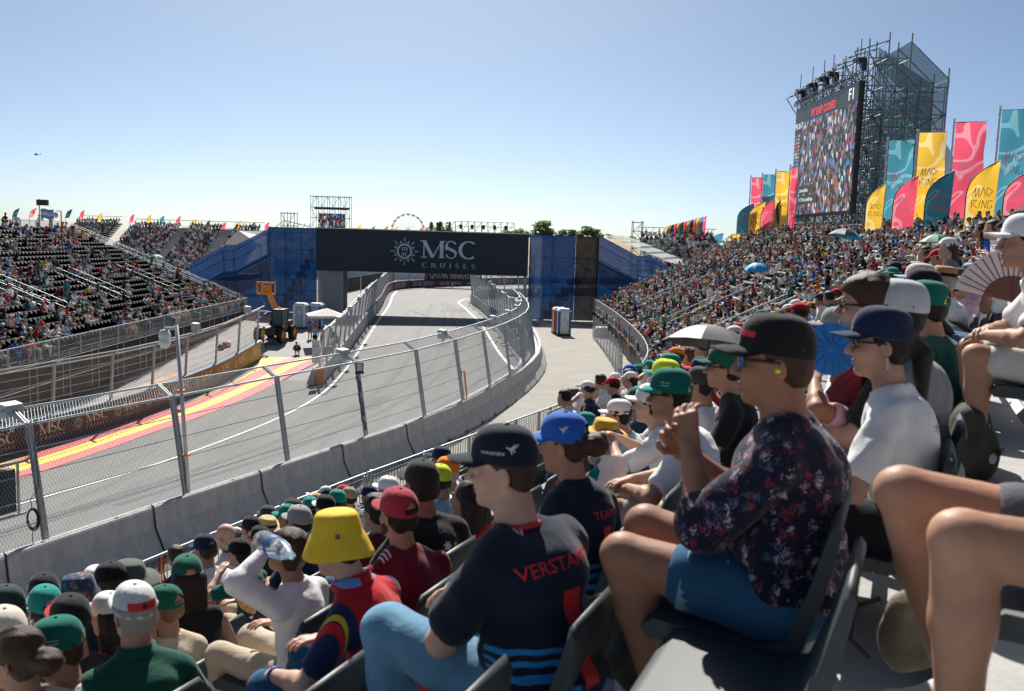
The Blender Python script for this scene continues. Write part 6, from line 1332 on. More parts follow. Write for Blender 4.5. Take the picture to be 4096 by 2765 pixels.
# ================================================================ seats and the rest of the crowd
def seat_thing(x, y, z, rz, label, group, sc=1.): o = link('seat', seat_me); o.location = (x, y, z); o.rotation_euler = (0, 0, rz); o.scale = (sc,)*3; return tag(o, label, 'seat', group)
nseat = 0; near_roots = [o for o in COL.objects if o.name.split('.')[0] == 'person' and o.type == 'MESH']
for o in near_roots:
    p = o.location; d2 = (RAILC[:, 0]-p.x)**2+(RAILC[:, 1]-p.y)**2; i = int(np.argmin(d2)); T = tangents(RAILC)[i]; seat_thing(p.x, p.y, p.z+.01, math.atan2(T[0], -T[1]), 'dark grey plastic seat under a spectator in the packed stand', 'occupied seats near us'); nseat += 1
lady = [o for o in near_roots if 'floral blouse' in o['label']][0]; _T = tangents(RAILC)[int(np.argmin((RAILC[:, 0]-lady.location.x)**2+(RAILC[:, 1]-lady.location.y)**2))]
ex_ = seat_thing(lady.location.x-_T[0]*.46+_T[1]*.07, lady.location.y-_T[1]*.46-_T[0]*.07, lady.location.z+.02, math.atan2(_T[0], -_T[1]), 'empty grey seat on a white beam beside the floral blouse', 'empty seat near us', .96); nseat += 1
mb = MB(); mb.box((.13, -.02, .27), (.30, .62, .10)); mb.obj('seat_beam', M_beam, ex_)
cand = []; scand = []; TR = tangents(RAILC)
for j in range(NROW):
    C = rowc(j); d = np.r_[0, np.cumsum(np.linalg.norm(np.diff(C, axis=0), axis=1))]; Tn = tangents(C)
    for s_ in np.arange(.3, d[-1]-.4, .53):
        x, y = np.interp(s_, d, C[:, 0]), np.interp(s_, d, C[:, 1]); tx, ty = np.interp(s_, d, Tn[:, 0]), np.interp(s_, d, Tn[:, 1]); z = rowz(j)
        if y < .6 or any((x-a)**2+(y-b)**2 < .19 for a, b in NEAR): continue
        if j <= 8 and any(abs(y-yy-1.2) < 1.35 for yy in (70, 55, 43, 33, 26)) and j >= 1: continue
        u, v = proj((x, y, z+.9)); 
        if not (-25 < u < 1050 and 180 < v < 740): continue
        D = math.sqrt(x*x+y*y+(z-8)**2); rz = math.atan2(tx, -ty); cl = math.sin(x*1.3+y*.9)+math.sin(y*.55+j*1.1)
        dens = .86 if (j < 9 and y < 40) else (.74 if cl > -.6 else .5)
        if 9 <= j <= 14 and 34 < y < 64: dens = .62 if cl > -.2 else .22
        if 25 < y < 32 and j < 9: dens = .7
        if j < 5 and y < 32: dens = .22
        ok = D > 11.5 and rr.random() < dens
        if ok: cand.append((D, x, y, z, rz))
        if ok and u < 575 and y < 40:
            uh, vh = proj((x, y, z+1.32)); ok = vh > np.interp(uh, [0, 233, 308, 388, 467, 546, 580, 626], [619, 524, 491, 467, 445, 419, 401, 388])+2
            if not ok: cand.pop()
        scand.append((D, x, y, z, rz, ok))
cand.sort(); nind = 300-len(near_roots)-6
for k, (D, x, y, z, rz) in enumerate(cand):
    of = outfit(rr); i = rr.randrange(10); ry = rz+rr.uniform(-.35, .35); sc = rr.uniform(.92, 1.05)
    if D < 40 and i == 6: i = 1
    if rr.random() < .03 and D > 40: i2 = rr.randrange(3); standing = True
    else: standing = False
    if k < nind:
        hw = HWORD[HATS[i]] if not standing else 'cap'; hat_t = (of['hat']+' '+hw) if hw != 'bare head' else 'no hat'; lab = ('standing' if standing else 'seated')+' spectator in a '+of['shirt']+' top with '+hat_t+' in the packed stand'
        place_figure(TSM[i2] if standing else TMM[i], of, x, y, z, ry, sc, lab, 'spectators in the packed stand')
    else:
        t = TS[i2] if standing else TL[i]; crowd.add(t, outfit_idx(of)[t[2]], x, y, z, ry, sc)
scand.sort()
for k, (D, x, y, z, rz, ok) in enumerate(scand):
    if D < 2.9 or (D < 6.5 and x > 1.55 and z > 6.7): continue
    if nseat < 300 and (not ok or D < 14): seat_thing(x, y, z, rz, 'empty dark grey plastic seat in the packed stand' if not ok else 'dark grey plastic seat behind a spectator in the packed stand', 'grey seats of the packed stand'); nseat += 1
    else: seats.add(SEATL, np.zeros(len(_sq), int), x, y, z, rz, 1)
# the stand of black seats
for j in range(LROW):
    y = LY0+.4; n = 0; z = LRZ+LRR*j; x = LX-LRD*j; run = 0
    while y < LY1-.4:
        inpass = 4 <= j <= 10 and any(a < y < a+1.8 for a in (57, 67, 77)); 
        if not inpass:
            u, v = proj((x, y, z+.8))
            if u > -15:
                seats.add(SEATL, np.ones(len(_sq), int), x, y, z, 0, 1)
                if run <= 0: run = rr.choice((1, 2, 2, 3, 4)) if rr.random() < (.15 if j > 3 else .2) else 0
                if run > 0:
                    run -= 1; of = outfit(rr); i = rr.randrange(10); crowd.add(TL[i], outfit_idx(of)[TL[i][2]], x, y, z, rr.uniform(-.45, .35), rr.uniform(.92, 1.05))
        y += .52
for k in range(9): of = outfit(rr); crowd.add(TS[k % 3], outfit_idx(of)[TS[k % 3][2]], LX-LRD*20.6, 62+k*2.6+rr.uniform(-.6, .6), LRZ+LRR*20.6, rr.uniform(-3, 3), 1)
for (j, y) in ((6, 61.5), (9, 70), (14, 75), (3, 82), (7, 84), (1, 56)): of = outfit(rr); crowd.add(TS[j % 3], outfit_idx(of)[TS[j % 3][2]], LX-LRD*j+.2, y, LRZ+LRR*j, rr.uniform(-1, 1), 1)
tag(crowd.obj('crowd', PAL), 'mass of distant spectators filling the stands', 'crowd', kind='stuff'); tag(seats.obj('seat_rows', [M_seat, M_seatk], False), 'rows of small distant plastic seats in the stands', 'seats', kind='stuff')
# ================================================================ video screen on its scaffold
def emis(name, col, st):
    m = bpy.data.materials.new(name); m.use_nodes = True; b = m.node_tree.nodes['Principled BSDF']; b.inputs['Base Color'].default_value = (.01, .01, .012, 1); b.inputs['Emission Color'].default_value = (*col, 1); b.inputs['Emission Strength'].default_value = st; b.inputs['Roughness'].default_value = .5; return m
def screen_mat(name, sc):
    """lit picture of a crowd: bright clothes blobs on a dark ground"""
    m = emis(name, (0, 0, 0), .5); t = m.node_tree; b = t.nodes['Principled BSDF']; tc = t.nodes.new('ShaderNodeTexCoord'); mp = t.nodes.new('ShaderNodeMapping'); mp.inputs['Scale'].default_value = (1, .9, .55); vo = t.nodes.new('ShaderNodeTexVoronoi'); vo.inputs['Scale'].default_value = sc; no = t.nodes.new('ShaderNodeTexNoise'); no.inputs['Scale'].default_value = sc*.8; no.inputs['Detail'].default_value = 3
    mx0 = t.nodes.new('ShaderNodeMix'); mx0.data_type = 'RGBA'; mx0.inputs[0].default_value = .2; t.links.new(tc.outputs['Object'], mp.inputs[0]); t.links.new(mp.outputs[0], mx0.inputs[6]); t.links.new(no.outputs['Color'], mx0.inputs[7]); t.links.new(mx0.outputs[2], vo.inputs['Vector']); cr = t.nodes.new('ShaderNodeValToRGB'); cr.color_ramp.interpolation = 'CONSTANT'; e = cr.color_ramp.elements
    cols = ['1a2733', '0b1016', '8a6a5c', '26374a', 'b01e2c', '0e1a22', '7f95b8', '14202a', 'c9cfd8', '1c2c38', '4f74b0', '101820', '8a6258', '0b4a44', '1a2631', '9a8040']
    e[0].color = (*srgb(cols[0]), 1); e[1].position = 1/16; e[1].color = (*srgb(cols[1]), 1)
    for k in range(2, 16): q = e.new(k/16); q.color = (*srgb(cols[k]), 1)
    s2 = t.nodes.new('ShaderNodeSeparateColor'); t.links.new(vo.outputs['Color'], s2.inputs[0]); t.links.new(s2.outputs[0], cr.inputs[0]); t.links.new(cr.outputs[0], b.inputs['Emission Color']); return m
SX, SY0, SY1, SZ0, SZ1 = 26.0, 71.0, 86.5, 10.9, 20.9
sc_ = empty('video_screen', (SX, SY0, 0), 0, 'large video screen showing a crowd and a timing column, on a scaffold tower', 'screen')
W_ = SY1-SY0
mb = MB(); mb.box((.25, W_/2, (SZ0+SZ1)/2), (.4, W_+.1, SZ1-SZ0+.1)); mb.obj('cabinet', M_dark, sc_)
mb = MB(); mb.box((.03, W_/2-.95, SZ0+(SZ1-SZ0)*.45), (.03, W_-2.2, (SZ1-SZ0)*.86)); mb.obj('picture', screen_mat('screen_crowd', 5.5), sc_)
M_sd = emis('screen_dark', (.012, .018, .024), 1.); mb = MB(); mb.box((.03, W_/2, SZ1-.75), (.04, W_, 1.5)); mb.box((.03, W_-1.0, (SZ0+SZ1)/2-.7), (.04, 2.0, SZ1-SZ0-1.5)); mb.box((.0, W_-4.5, SZ0+2.4), (.03, 4.2, .8)); mb.box((.0, W_-4.9, SZ0+1.5), (.03, 5.0, .8)); mb.obj('overlay', M_sd, sc_)
EM = {'r': emis('screen_red', (.85, .03, .04), .9), 'w': emis('screen_white', (.8, .85, .9), .8), 'g': emis('screen_green', (.02, .7, .25), .8), 'b': emis('screen_blue', (.03, .3, .8), .8), 'o': emis('screen_orange', (.9, .25, .03), .9), 't': emis('screen_teal', (.0, .5, .4), .8)}
def stext(txt, y, z, s, c, sx=1.): P, w_ = text_polys(txt); flat_print('lettering', P, (-.02, y, z), (0, -1, 0), (0, 0, 1), s, EM[c], sc_, .012, sx)
stext('PIT EXIT CLOSED', 10.9, SZ1-1.25, .62, 'r', .9); stext('P3', W_-.2, SZ1-1.9, .5, 'w'); stext('26:17', W_-1.1, SZ1-1.9, .5, 'w', .8); stext('F1', 2.0, SZ1-1.2, .9, 'w', 1.1)
drv = 'LEC r,ANT t,NOR o,HAM r,HUL r,BEA w,OCO w,TSU b,HAD b,COL b,LAW b,GAS b,ALO g,SAI b,PER w,STR g,BOT w,PIA o,RUS t,ALB b,VER b,LIN b'.split(',')
gaps = '1:33.3 +0.3 +0.7 +0.9 +1.3 +1.4 +1.8 +1.9 +2.1 +2.2 +2.2 +2.3 +2.3 +2.6 +3.1 +3.1 +3.7 +4.3 +14.1'.split()
for k, dv in enumerate(drv):
    n_, c_ = dv.split(); z = SZ1-2.65-k*.325; stext(str(k+1), W_-.1, z, .22, 'w'); stext(n_, W_-.5, z, .24, c_)
    if k < len(gaps): stext(gaps[k], W_-1.25, z, .2, 'w', .8)
stext('como el piloto.', W_-2.6, SZ0+2.2, .34, 'w', .8); stext('>> Y. Por. La medida que.', W_-2.6, SZ0+1.35, .34, 'w', .75)
mb = MB(); 
for z in (SZ1+.35, SZ1+.75):
    for x in (-.05, .35): mb.tube([(x, -.3, z), (x, W_+.4, z)], .05, 5)
for y in np.arange(-.3, W_+.3, .5): mb.tube([(-.05, y, SZ1+.35), (-.05, y+.25, SZ1+.75), (-.05, y+.5, SZ1+.35)], .03, 4)
tag(mb.obj('lifting_truss', M_steel_d, sc_), kind='stuff')
for y in (.3, 6.3, 8.6, 11.6, 15):
    mb = MB(); mb.box((.1, y, SZ1+1.6), (.8, .5, .35)); mb.box((.35, y-.1, SZ1+1.2), (.35, .4, .7)); mb.tube([(.1, y, SZ1+1.7), (.1, y, SZ1+3.2)], .035, 5); mb.tube([(.1, y, SZ1+1.3), (-.05, y-.3, SZ1+.75)], .02, 4); mb.tube([(.1, y, SZ1+1.3), (-.05, y+.3, SZ1+.75)], .02, 4); mb.obj('chain_hoist', M_dark, sc_)
# the scaffold: bays behind the screen, highest behind the near end
mb = MB(); Ys = np.linspace(-.3, W_+1.4, 8); Xs = [.5, 2.0, 3.7, 6.7]
tops = {0: 23.4, 1: 23.9, 2: 23.9, 3: 21.2}
for i, x in enumerate(Xs):
    for k, y in enumerate(Ys):
        zt = tops[i]-.15*k if i < 3 else 21.4; mb.tube([(x, y, 0), (x, y, zt+.6)], .055, 5)
        if k:
            for z in np.arange(2.1, zt+.1, 2.05): mb.tube([(x, Ys[k-1], z), (x, y, z)], .04, 4)
    if i:
        for k, y in enumerate(Ys):
            if k in (0, 1, 3, 5, 7):
                zt = tops[i]
                for n_, z in enumerate(np.arange(2.1, min(tops[i], tops[i-1])+.1, 2.05)):
                    mb.tube([(Xs[i-1], y, z), (x, y, z)], .04, 4); mb.tube([(Xs[i-1], y, z-2.05), (x, y, z)] if (n_+i) % 2 else [(Xs[i-1], y, z), (x, y, z-2.05)], .04, 4)
for k, y in enumerate(Ys):
    mb.tube([(-.6, y, 23.0-.12*k), (2.0, y, 23.9-.12*k)], .045, 4); mb.tube([(-.6, y, 23.0-.12*k), (.5, y, 20.6)], .045, 4); mb.tube([(3.6, y, 23.9), (6.7, y, 21.2)], .045, 4)
for x, z in ((-.6, 22.9), (.5, 23.5), (2.0, 23.9)): mb.tube([(x, Ys[0], z), (x, Ys[-1], z-.8)], .045, 4)
# raking buttresses at the back
for y in Ys[::2]:
    for z0, x1 in ((20, 16.5), (14.5, 14), (9, 12)): mb.tube([(.5, y, z0+3), (x1-1.7, y, 0)], .05, 4)
    for x1 in (8.7, 10): mb.tube([(x1, y, 0), (x1, y, 13 if x1 < 9 else 8)], .05, 4)
for z in np.arange(2.1, 12, 2.05):
    mb.tube([(8.7, Ys[0], z), (8.7, Ys[-1], z)], .04, 4); mb.tube([(6.7, Ys[0], z), (8.7, Ys[0], z)], .04, 4)
for y in Ys[:-1:2]:
    for z in np.arange(0, 18, 4.1): mb.tube([(6.7, y, z), (6.7, y+4.5, z+4.1)], .04, 4)
for yk in (Ys[0], Ys[2], Ys[4]):
    for x in np.arange(.5, 6.8, 1.03): mb.tube([(x, yk+.4, 0), (x, yk+.4, 20.5 if x > 4 else 23)], .035, 4)
    for z in np.arange(1.0, 21, 1.03): mb.tube([(.5, yk+.4, z), (6.7, yk+.4, z)], .03, 4)
    for z in np.arange(0, 19, 2.06):
        for x in (.5, 2.56, 4.62): mb.tube([(x, yk+.4, z), (x+2.06, yk+.4, z+2.06)] if int(z) % 4 < 2 else [(x+2.06, yk+.4, z), (x, yk+.4, z+2.06)], .03, 4)
tag(mb.obj('scaffold_frame', M_steel_d, sc_), kind='stuff')
M_dnet = net_mat('slate_debris_netting', (.045, .105, .135), .25)
def netsheet(pts, n=6): mb = MB(); a, b, c, d = [np.array(p) for p in pts]; mb.grid([[(a*(1-s)+b*s)*(1-t)+(d*(1-s)+c*s)*t+np.array([.08*math.sin(5*s+7*t), 0, 0]) for s in np.linspace(0, 1, n)] for t in np.linspace(0, 1, n)]); mb.obj('netting', M_dnet, sc_, True)
netsheet([(3.62, Ys[0], 23.9), (3.62, Ys[3], 23.7), (6.72, Ys[3], 21.2), (6.72, Ys[0], 21.2)]); netsheet([(6.76, Ys[0], 9.5), (6.76, Ys[-1], 9.5), (6.76, Ys[-1], 21.0), (6.76, Ys[0], 21.2)]); netsheet([(2.1, Ys[1], 11), (6.7, Ys[1], 11), (6.7, Ys[1], 21.2), (2.1, Ys[1], 23.9)]); netsheet([(6.76, Ys[0], 2), (8.8, Ys[0], 2), (8.8, Ys[0], 13.5), (6.76, Ys[0], 16.5)]); netsheet([(.55, Ys[0], 0.5), (6.7, Ys[0], .5), (6.7, Ys[0], 9.5), (.55, Ys[0], 9.5)]); netsheet([(.8, Ys[5], 10.5), (.8, Ys[7], 10.5), (.8, Ys[7], 23), (.8, Ys[5], 23)])
netsheet([(.78, Ys[0], 9.4), (.78, Ys[-1], 9.4), (.78, Ys[-1], 11), (.78, Ys[0], 11)])
# ================================================================ banners and feather flags
FC = {'pink': cloth_flag_mat('flag_pink', 'ec5a76', 'f59aac'), 'yellow': cloth_flag_mat('flag_yellow', 'f3c445', 'f9e09a'), 'blue': cloth_flag_mat('flag_petrol', '4690a8', '7ab6c6'), 'dark': cloth_flag_mat('flag_dark_petrol', '1d4a5c', '2a6176')}
FL_ = {'pink': M_whp, 'yellow': mat('flag_slate_letter', (.06, .09, .11), .6), 'blue': mat('flag_pink_letter', (.75, .08, .14), .6), 'dark': mat('flag_pink_letter2', (.7, .07, .13), .6)}
MR = [[(0, 0), (.3, 1), (.3, .0), (.62, 1), (.62, 0)], [(.75, 0), (1.05, 1), (1.3, .0)], [(1.3, .5), (1.45, 1), (1.95, .62), (1.55, .1), (1.3, .5)]]
MR2 = [[(0, -1.2), (.0, -.35), (.5, -.35), (.1, -.75), (.55, -1.2)], [(.72, -1.2), (.85, -.35)], [(1.0, -1.2), (1.05, -.35), (1.35, -1.2), (1.45, -.35)], [(2.0, -.4), (1.6, -.4), (1.55, -1.2), (1.95, -1.15), (1.9, -.8)]]
def stroke_polys(paths, w):
    out = []
    for p in paths:
        for a, b in zip(p[:-1], p[1:]):
            d = np.array(b)-a; n = np.array([-d[1], d[0]])/max(np.linalg.norm(d), 1e-6)*w/2; out.append([tuple(np.array(a)+n), tuple(np.array(a)-n), tuple(np.array(b)-n), tuple(np.array(b)+n)])
    return out
LOGO = stroke_polys(MR+MR2, .06)
def banner(u, Y, vt, h, wd, col, label, vb=None, group=None, X=24.2):
    Tp = PY(u, vt, Y); zb = rowz(19)-.1 if 20 < Tp[0] < 40 else 0.; e = empty('banner_flag', (Tp[0], Y, zb), math.atan2(-Tp[0], Y), label, 'flag', group); H = Tp[2]-zb
    mb = MB(); mb.tube([(0, 0, 0), (0, 0, H)], [.06, .045], 8); mb.obj('pole', M_steel, e); mb = MB(); mb.lathe([(0, .06), (.08, .05), (.09, 0), (.04, -.03)], (0, 0, H), 10); mb.obj('pole_cap', M_whp, e)
    f = lambda x, z: .22*math.sin(z*1.1+x*2.2+u)*x+.10*math.sin(z*2.3-x*4+u)*x; z1 = H-.15; mb = MB(); mb.grid([[(.1+wd*i/12+(.03*math.sin(j*.7+u) if i == 12 else 0), f(i/12, j*h/24), z1-h*j/24-.12*(i/12)*(j/24)) for i in range(13)] for j in range(25)]); mb.obj('cloth', FC[col], e, True)
    mb = MB(); mb.tube([(0, 0, z1), (.1+wd, .0, z1)], .02, 6); mb.obj('top_arm', M_steel, e)
    s = wd*.31; mb = MB()
    for q, P in enumerate(LOGO): mb.add([(.1+wd*.14+p[0]*s, f((wd*.14+p[0]*s)/wd, 2.7-p[1]*s)-.05-.0006*(q % 5), z1-h*.5+p[1]*s) for p in P], [tuple(range(4))])
    mb.obj('lettering', FL_[col], e)
    for k in range(5):
        mb = MB(); mb.tube([(.02+.09*math.cos(t), -.02, z1-.2-h*k/4.2+.09*math.sin(t)) for t in np.linspace(0, 6.28, 10, endpoint=False)], .012, 4, closed=True); mb.obj('ring', M_whp, e)
    return e
def feather(u, vt, vb, Y, wd, col, label, group=None, logo=True, lean=0., zb=None):
    Tp = PY(u, vt, Y); Bp = PY(u, vb, Y); H = Tp[2]-Bp[2]; gz = Bp[2]-.9 if zb is None else zb; e = empty('feather_flag', (Tp[0]-wd*.5, Y, gz), math.atan2(-Tp[0], Y), label, 'flag', group); z0 = Bp[2]-gz
    edge = lambda t: (wd*max(0, (t-.35)/.65)**3.0, z0+H*t); mb = MB(); pts = [(edge(t)[0]+lean*t, 0, edge(t)[1]) for t in np.linspace(0, 1, 14)]; mb.tube([(0, 0, 0)]+pts, .02+.002*H, 5); mb.obj('pole', M_dark, e)
    G = []
    for t in np.linspace(0, 1, 20):
        xl, z = edge(t); xr = wd*(1.0 if t < .9 else 1.0)*(.92+.08*t); G.append([(xl+(max(xr-xl, .02))*i/6+lean*t, .12*math.sin(t*7+i*.8+u)*(i/6), z-(.10*H*(1-t)**6)*(1-i/6)) for i in range(7)])
    mb = MB(); mb.grid(np.array(G)); mb.obj('cloth', FC[col], e, True)
    if logo:
        s = wd*.33; mb = MB()
        for q, P in enumerate(LOGO): mb.add([(wd*.2+p[0]*s+lean*.4, -.16-.0006*(q % 5)-.05*math.sin((.38+p[1]*s/H)*7+u)*0, z0+H*.42+p[1]*s) for p in P], [tuple(range(4))])
        mb.obj('lettering', FL_[col], e)
    return e
cn = {'pink': 'pink', 'yellow': 'yellow', 'blue': 'petrol blue', 'dark': 'dark petrol'}
for u, Y, vt, col, lab in ((888, 58, 138, 'blue', 'tall petrol blue banner on a pole between the screen scaffold and the yellow banner'), (918, 53.7, 130, 'yellow', 'tall yellow banner on a pole beside the screen scaffold'), (954.5, 49, 119.5, 'pink', 'tall pink banner on a pole next to the tall yellow one'), (1000.5, 44.7, 107, 'blue', 'tall petrol blue banner on the pole next to the tall pink one'),
                           (751, 90, 176, 'pink', 'pink pole banner beyond the video screen'), (762.5, 88, 173, 'blue', 'petrol blue pole banner beyond the video screen'), (776, 84, 169.5, 'yellow', 'yellow pole banner beyond the video screen'), (790.5, 80, 165, 'pink', 'furled pink pole banner just beyond the video screen')):
    banner(u, Y, vt, 5.0 if Y < 70 else 5.4, 1.45 if Y < 79 or col != 'pink' or u < 770 else .55, col, lab)
for u, vt, vb, Y, wd, col, lab in ((876, 184, 228, 56.5, 1.05, 'yellow', 'yellow feather flag by the foot of the screen scaffold'), (906, 176, 226, 53, 1.25, 'pink', 'pink feather flag in front of the tall yellow banner'), (940, 171, 225, 48.5, 1.3, 'dark', 'dark petrol feather flag between tall yellow and pink banners'), (983, 161, 224, 44.5, 1.35, 'yellow', 'yellow feather flag in front of the tall petrol banner'), (1021, 168, 224, 42, 1.35, 'pink', 'pink feather flag at the back railing beside the tall petrol banner'),
                                   (746, 203, 232, 88, 1.5, 'dark', 'dark petrol feather flag beyond the screen'), (757, 202, 232, 87, 1.5, 'yellow', 'yellow feather flag beyond the screen'), (770, 198, 232, 85, 1.5, 'pink', 'pink feather flag beyond the screen'), (778, 200, 225, 84, .5, 'dark', 'narrow dark feather flag beyond the screen')): feather(u, vt, vb, Y, wd, col, lab, zb=rowz(19)-.1)
cs = ['yellow', 'dark', 'pink', 'yellow', 'dark', 'pink', 'yellow', 'dark', 'pink', 'yellow', 'blue', 'pink']
for k, c in enumerate(cs): feather(667+k*3.25, 225-k*.85, 240.5, 123, 1.0, c, cn[c]+' feather flag in the close row above the small crowded stand', 'feather flags above the small stand', False)
for u, vt, vb, c in ((705.5, 232, 246, 'pink'), (718, 233, 243, 'blue'), (734.5, 233, 245, 'yellow')): feather(u, vt, vb, 130, 1.5, c, cn[c]+' feather flag standing behind the end of the packed stand', 'flags behind the packed stand', False)
for (u, vt, c), Y in zip([(14, 208, 'dark'), (31, 208, 'pink'), (67, 209, 'dark'), (81, 210, 'pink'), (99, 213, 'yellow'), (131, 214, 'pink'), (148, 215, 'yellow'), (161, 215.5, 'blue'), (177.5, 216, 'pink'), (193.5, 219, 'yellow'), (207, 220, 'dark'), (223, 222, 'pink'), (238, 221, 'yellow'), (252, 222, 'dark'), (266, 222, 'pink'), (358, 225, 'yellow'), (372, 226, 'blue'), (385, 226, 'pink'), (395, 226.5, 'yellow'), (420, 227, 'pink')], [100]*3+[190]*17): feather(u, vt, vt+8.5, Y, .45 if Y < 150 else .75, c, cn[c]+' feather flag on the far skyline', 'feather flags on the far skyline', False, .3)
# ================================================================ far background
M_wall = mat('white_hoarding', (.70, .72, .72), .7, .08, .3)
a_, b_ = PY(333, 271, 170), PY(400, 268, 170); mb = MB(); mb.box(((a_[0]+b_[0])/2-3, 170, 1.6), (b_[0]-a_[0]+16, .4, 3.2)); tag(mb.obj('hoarding', M_wall), 'white hoarding seen through the opening under the bridge', 'hoarding')
a_, b_ = PY(330, 282, 118), PY(400, 270, 168); mb = MB(); mb.bar((a_[0], 118, 1.0), (b_[0], 160, 1.0), .15, 2.0); tag(mb.obj('screen_fence', MATS['black_skirt_cloth']), 'black cloth covered fence slanting behind the forecourt catch fence', 'fence')
for k, (u, Y) in enumerate(((342, 150), (350, 152), (362, 156))): c = PY(u, 268, Y); mb = MB(); mb.box((c[0], Y, 2.9), (2.2, 1.4, .9)); tag(mb.obj('air_conditioning_unit', M_boxg), 'pale rooftop unit above the black cloth fence', 'unit', 'units above the black fence')
# gabled white marquee
a_, b_ = PY(224, 246, 118), PY(268, 246, 118); w2 = b_[0]-a_[0]; zt = PY(238, 230.5, 118)[2]; ze = PY(225, 244.5, 118)[2]
mq = empty('marquee', (a_[0], 118, 0), 0, 'white gabled marquee roof behind the blue netted ramp', 'tent')
mb = MB(); mb.add([(0, 0, ze), (1.9, 0, zt), (3.8+1, 0, ze), (w2*.35, 0, zt-.0), (w2+2, 6, zt-.2), (w2+2, 9, ze)], [(0, 2, 1)]); mb.add([(1.9, 0, zt), (4.8, 0, ze), (w2+3, 9, ze), (w2+1, 9, zt)], [(0, 1, 2, 3)]); mb.add([(1.9, 0, zt), (0, 0, ze), (w2-2, 9, ze), (w2+1, 9, zt)], [(0, 1, 2, 3)]); mb.obj('roof', mat('marquee_white', (.68, .66, .60), .7), mq)
mb = MB()
for x in (0, 4.8): mb.tube([(x, .1, 0), (x, .1, ze)], .06, 6)
mb.obj('legs', M_steel, mq)
# second screen and its truss
a_, b_ = PY(318.5, 228, 175), PY(345, 228, 175); zt = PY(332, 213.5, 175)[2]; zb = PY(332, 229, 175)[2]; s2 = empty('distant_screen', (a_[0], 175, 0), 0, 'distant video screen in a scaffold frame above the blue netted tower', 'screen'); w2 = b_[0]-a_[0]
mb = MB(); mb.box((w2/2, 0, (zt+zb)/2), (w2, .3, zt-zb)); mb.obj('picture', screen_mat('screen_far', 5), s2); mb = MB(); scaf(mb, -1.6, w2+.8, .3, 2.3, zb-6, zt+3.2, 8, 2, 7, .05); tag(mb.obj('scaffold_frame', M_steel_d, s2), kind='stuff')
mb = MB(); mb.box((w2/2, -.1, zt+.9), (w2+1.5, .5, .35)); mb.obj('lifting_truss', M_dark, s2)
mb = MB(); scaf(mb, 0, 2.2, 0, 2, 0, 14.5, 3, 2, 8, .06); o = mb.obj('speaker_tower', M_steel_d); p_ = PY(281, 230, 150); o.location = (p_[0], 150, -3.2); tag(o, 'thin scaffold tower with dark boxes above the blue netted tower', 'tower', kind=None)
mb = MB(); scaf(mb, 0, 1.6, 0, 1.6, 0, 11.5, 2, 2, 9, .06); o = mb.obj('lighting_tower', M_dark); p_ = PY(633, 233, 150); o.location = (p_[0], 150, 0); tag(o, 'dark lattice mast behind the pale stair canopy', 'mast')
mb = MB(); a_ = PY(281, 229, 120)[0]; b_ = PY(309, 232, 120)[0]; zt = PY(285, 225, 120)[2]
mb.tube([(a_-1.8, 120, zt-1.2), (a_+.4, 120, zt+.6), (b_, 120, zt-.1)], .05, 5); mb.tube([(a_, 120, zt-1), (b_, 120, zt-1)], .05, 5)
for x in np.arange(a_, b_, .7): mb.tube([(x, 120, zt-1), (x+.35, 120, zt+.3)], .035, 4)
tag(mb.obj('roof_truss', M_steel_d), 'steel roof truss above the blue netted tower', 'truss')
a_, b_ = PY(455, 232, 210), PY(514, 232, 210); zt = PY(480, 222, 210)[2]; lt = empty('light_truss', (a_[0], 210, 0), 0, 'row of scaffold frames with lamps above the middle of the bridge', 'truss'); L = b_[0]-a_[0]; mb = MB()
for k in range(10): x = L*k/9; mb.tube([(x, 0, 4), (x, 0, zt)], .06, 4); mb.tube([(x, 3, zt-2.4), (x, 0, zt)], .05, 4)
for z in (zt, zt-1.1, zt-2.4): mb.tube([(0, 0, z), (L, 0, z)], .05, 4)
for k in range(9): mb.tube([(L*k/9, 0, zt-2.4), (L*(k+1)/9, 0, zt)], .045, 4)
mb.tube([(-2.2, 0, zt-2.6), (0, 0, zt)], .06, 4); tag(mb.obj('frame', M_steel_d, lt), kind='stuff')
for k in range(5): mb = MB(); x = L*(.1+.19*k); mb.box((x, -.3, zt-1.2), (.7, .5, 1.0)); mb.obj('lamp', M_dark, lt)
mb = MB(); mb.box((L/2+1, -.2, zt-2.7), (L*.8, .5, .5)); mb.obj('beam', MS['maroon'], lt)
# big wheel
wy = 850; wc_ = PY(408, 230, wy); wh = empty('ferris_wheel', (wc_[0], wy, 0), .25, 'ferris wheel with hanging cabins on the skyline above the bridge', 'ferris wheel'); R0 = 15.2; zc = wc_[2]; M_wh = mat('wheel_white', (.55, .58, .6), .5); mb = MB()
for y in (-1, 1):
    for r in (R0, R0*.93): mb.tube([(r*math.cos(t), y, zc+r*math.sin(t)) for t in np.linspace(0, 2*math.pi, 40, endpoint=False)], .18, 4, closed=True)
mb.obj('rim', M_wh, wh); mb = MB()
for t in np.linspace(0, 2*math.pi, 20, endpoint=False): mb.tube([(0, 0, zc), (R0*math.cos(t), 0, zc+R0*math.sin(t))], .10, 4)
mb.obj('spokes', M_wh, wh); mb = MB()
for s_ in (-1, 1): mb.tube([(6*s_, -2, 0), (0, 0, zc)], .35, 5); mb.tube([(6*s_, 2, 0), (0, 0, zc)], .35, 5)
mb.obj('legs', M_wh, wh)
for t in np.linspace(0, 2*math.pi, 20, endpoint=False): mb = MB(); mb.lathe([(0, 1), (.9, .8), (1.1, -.2), (.9, -.9), (0, -1)], (R0*1.02*math.cos(t), 0, zc+R0*1.02*math.sin(t)-1.1), 8); mb.obj('cabin', M_boxg, wh)
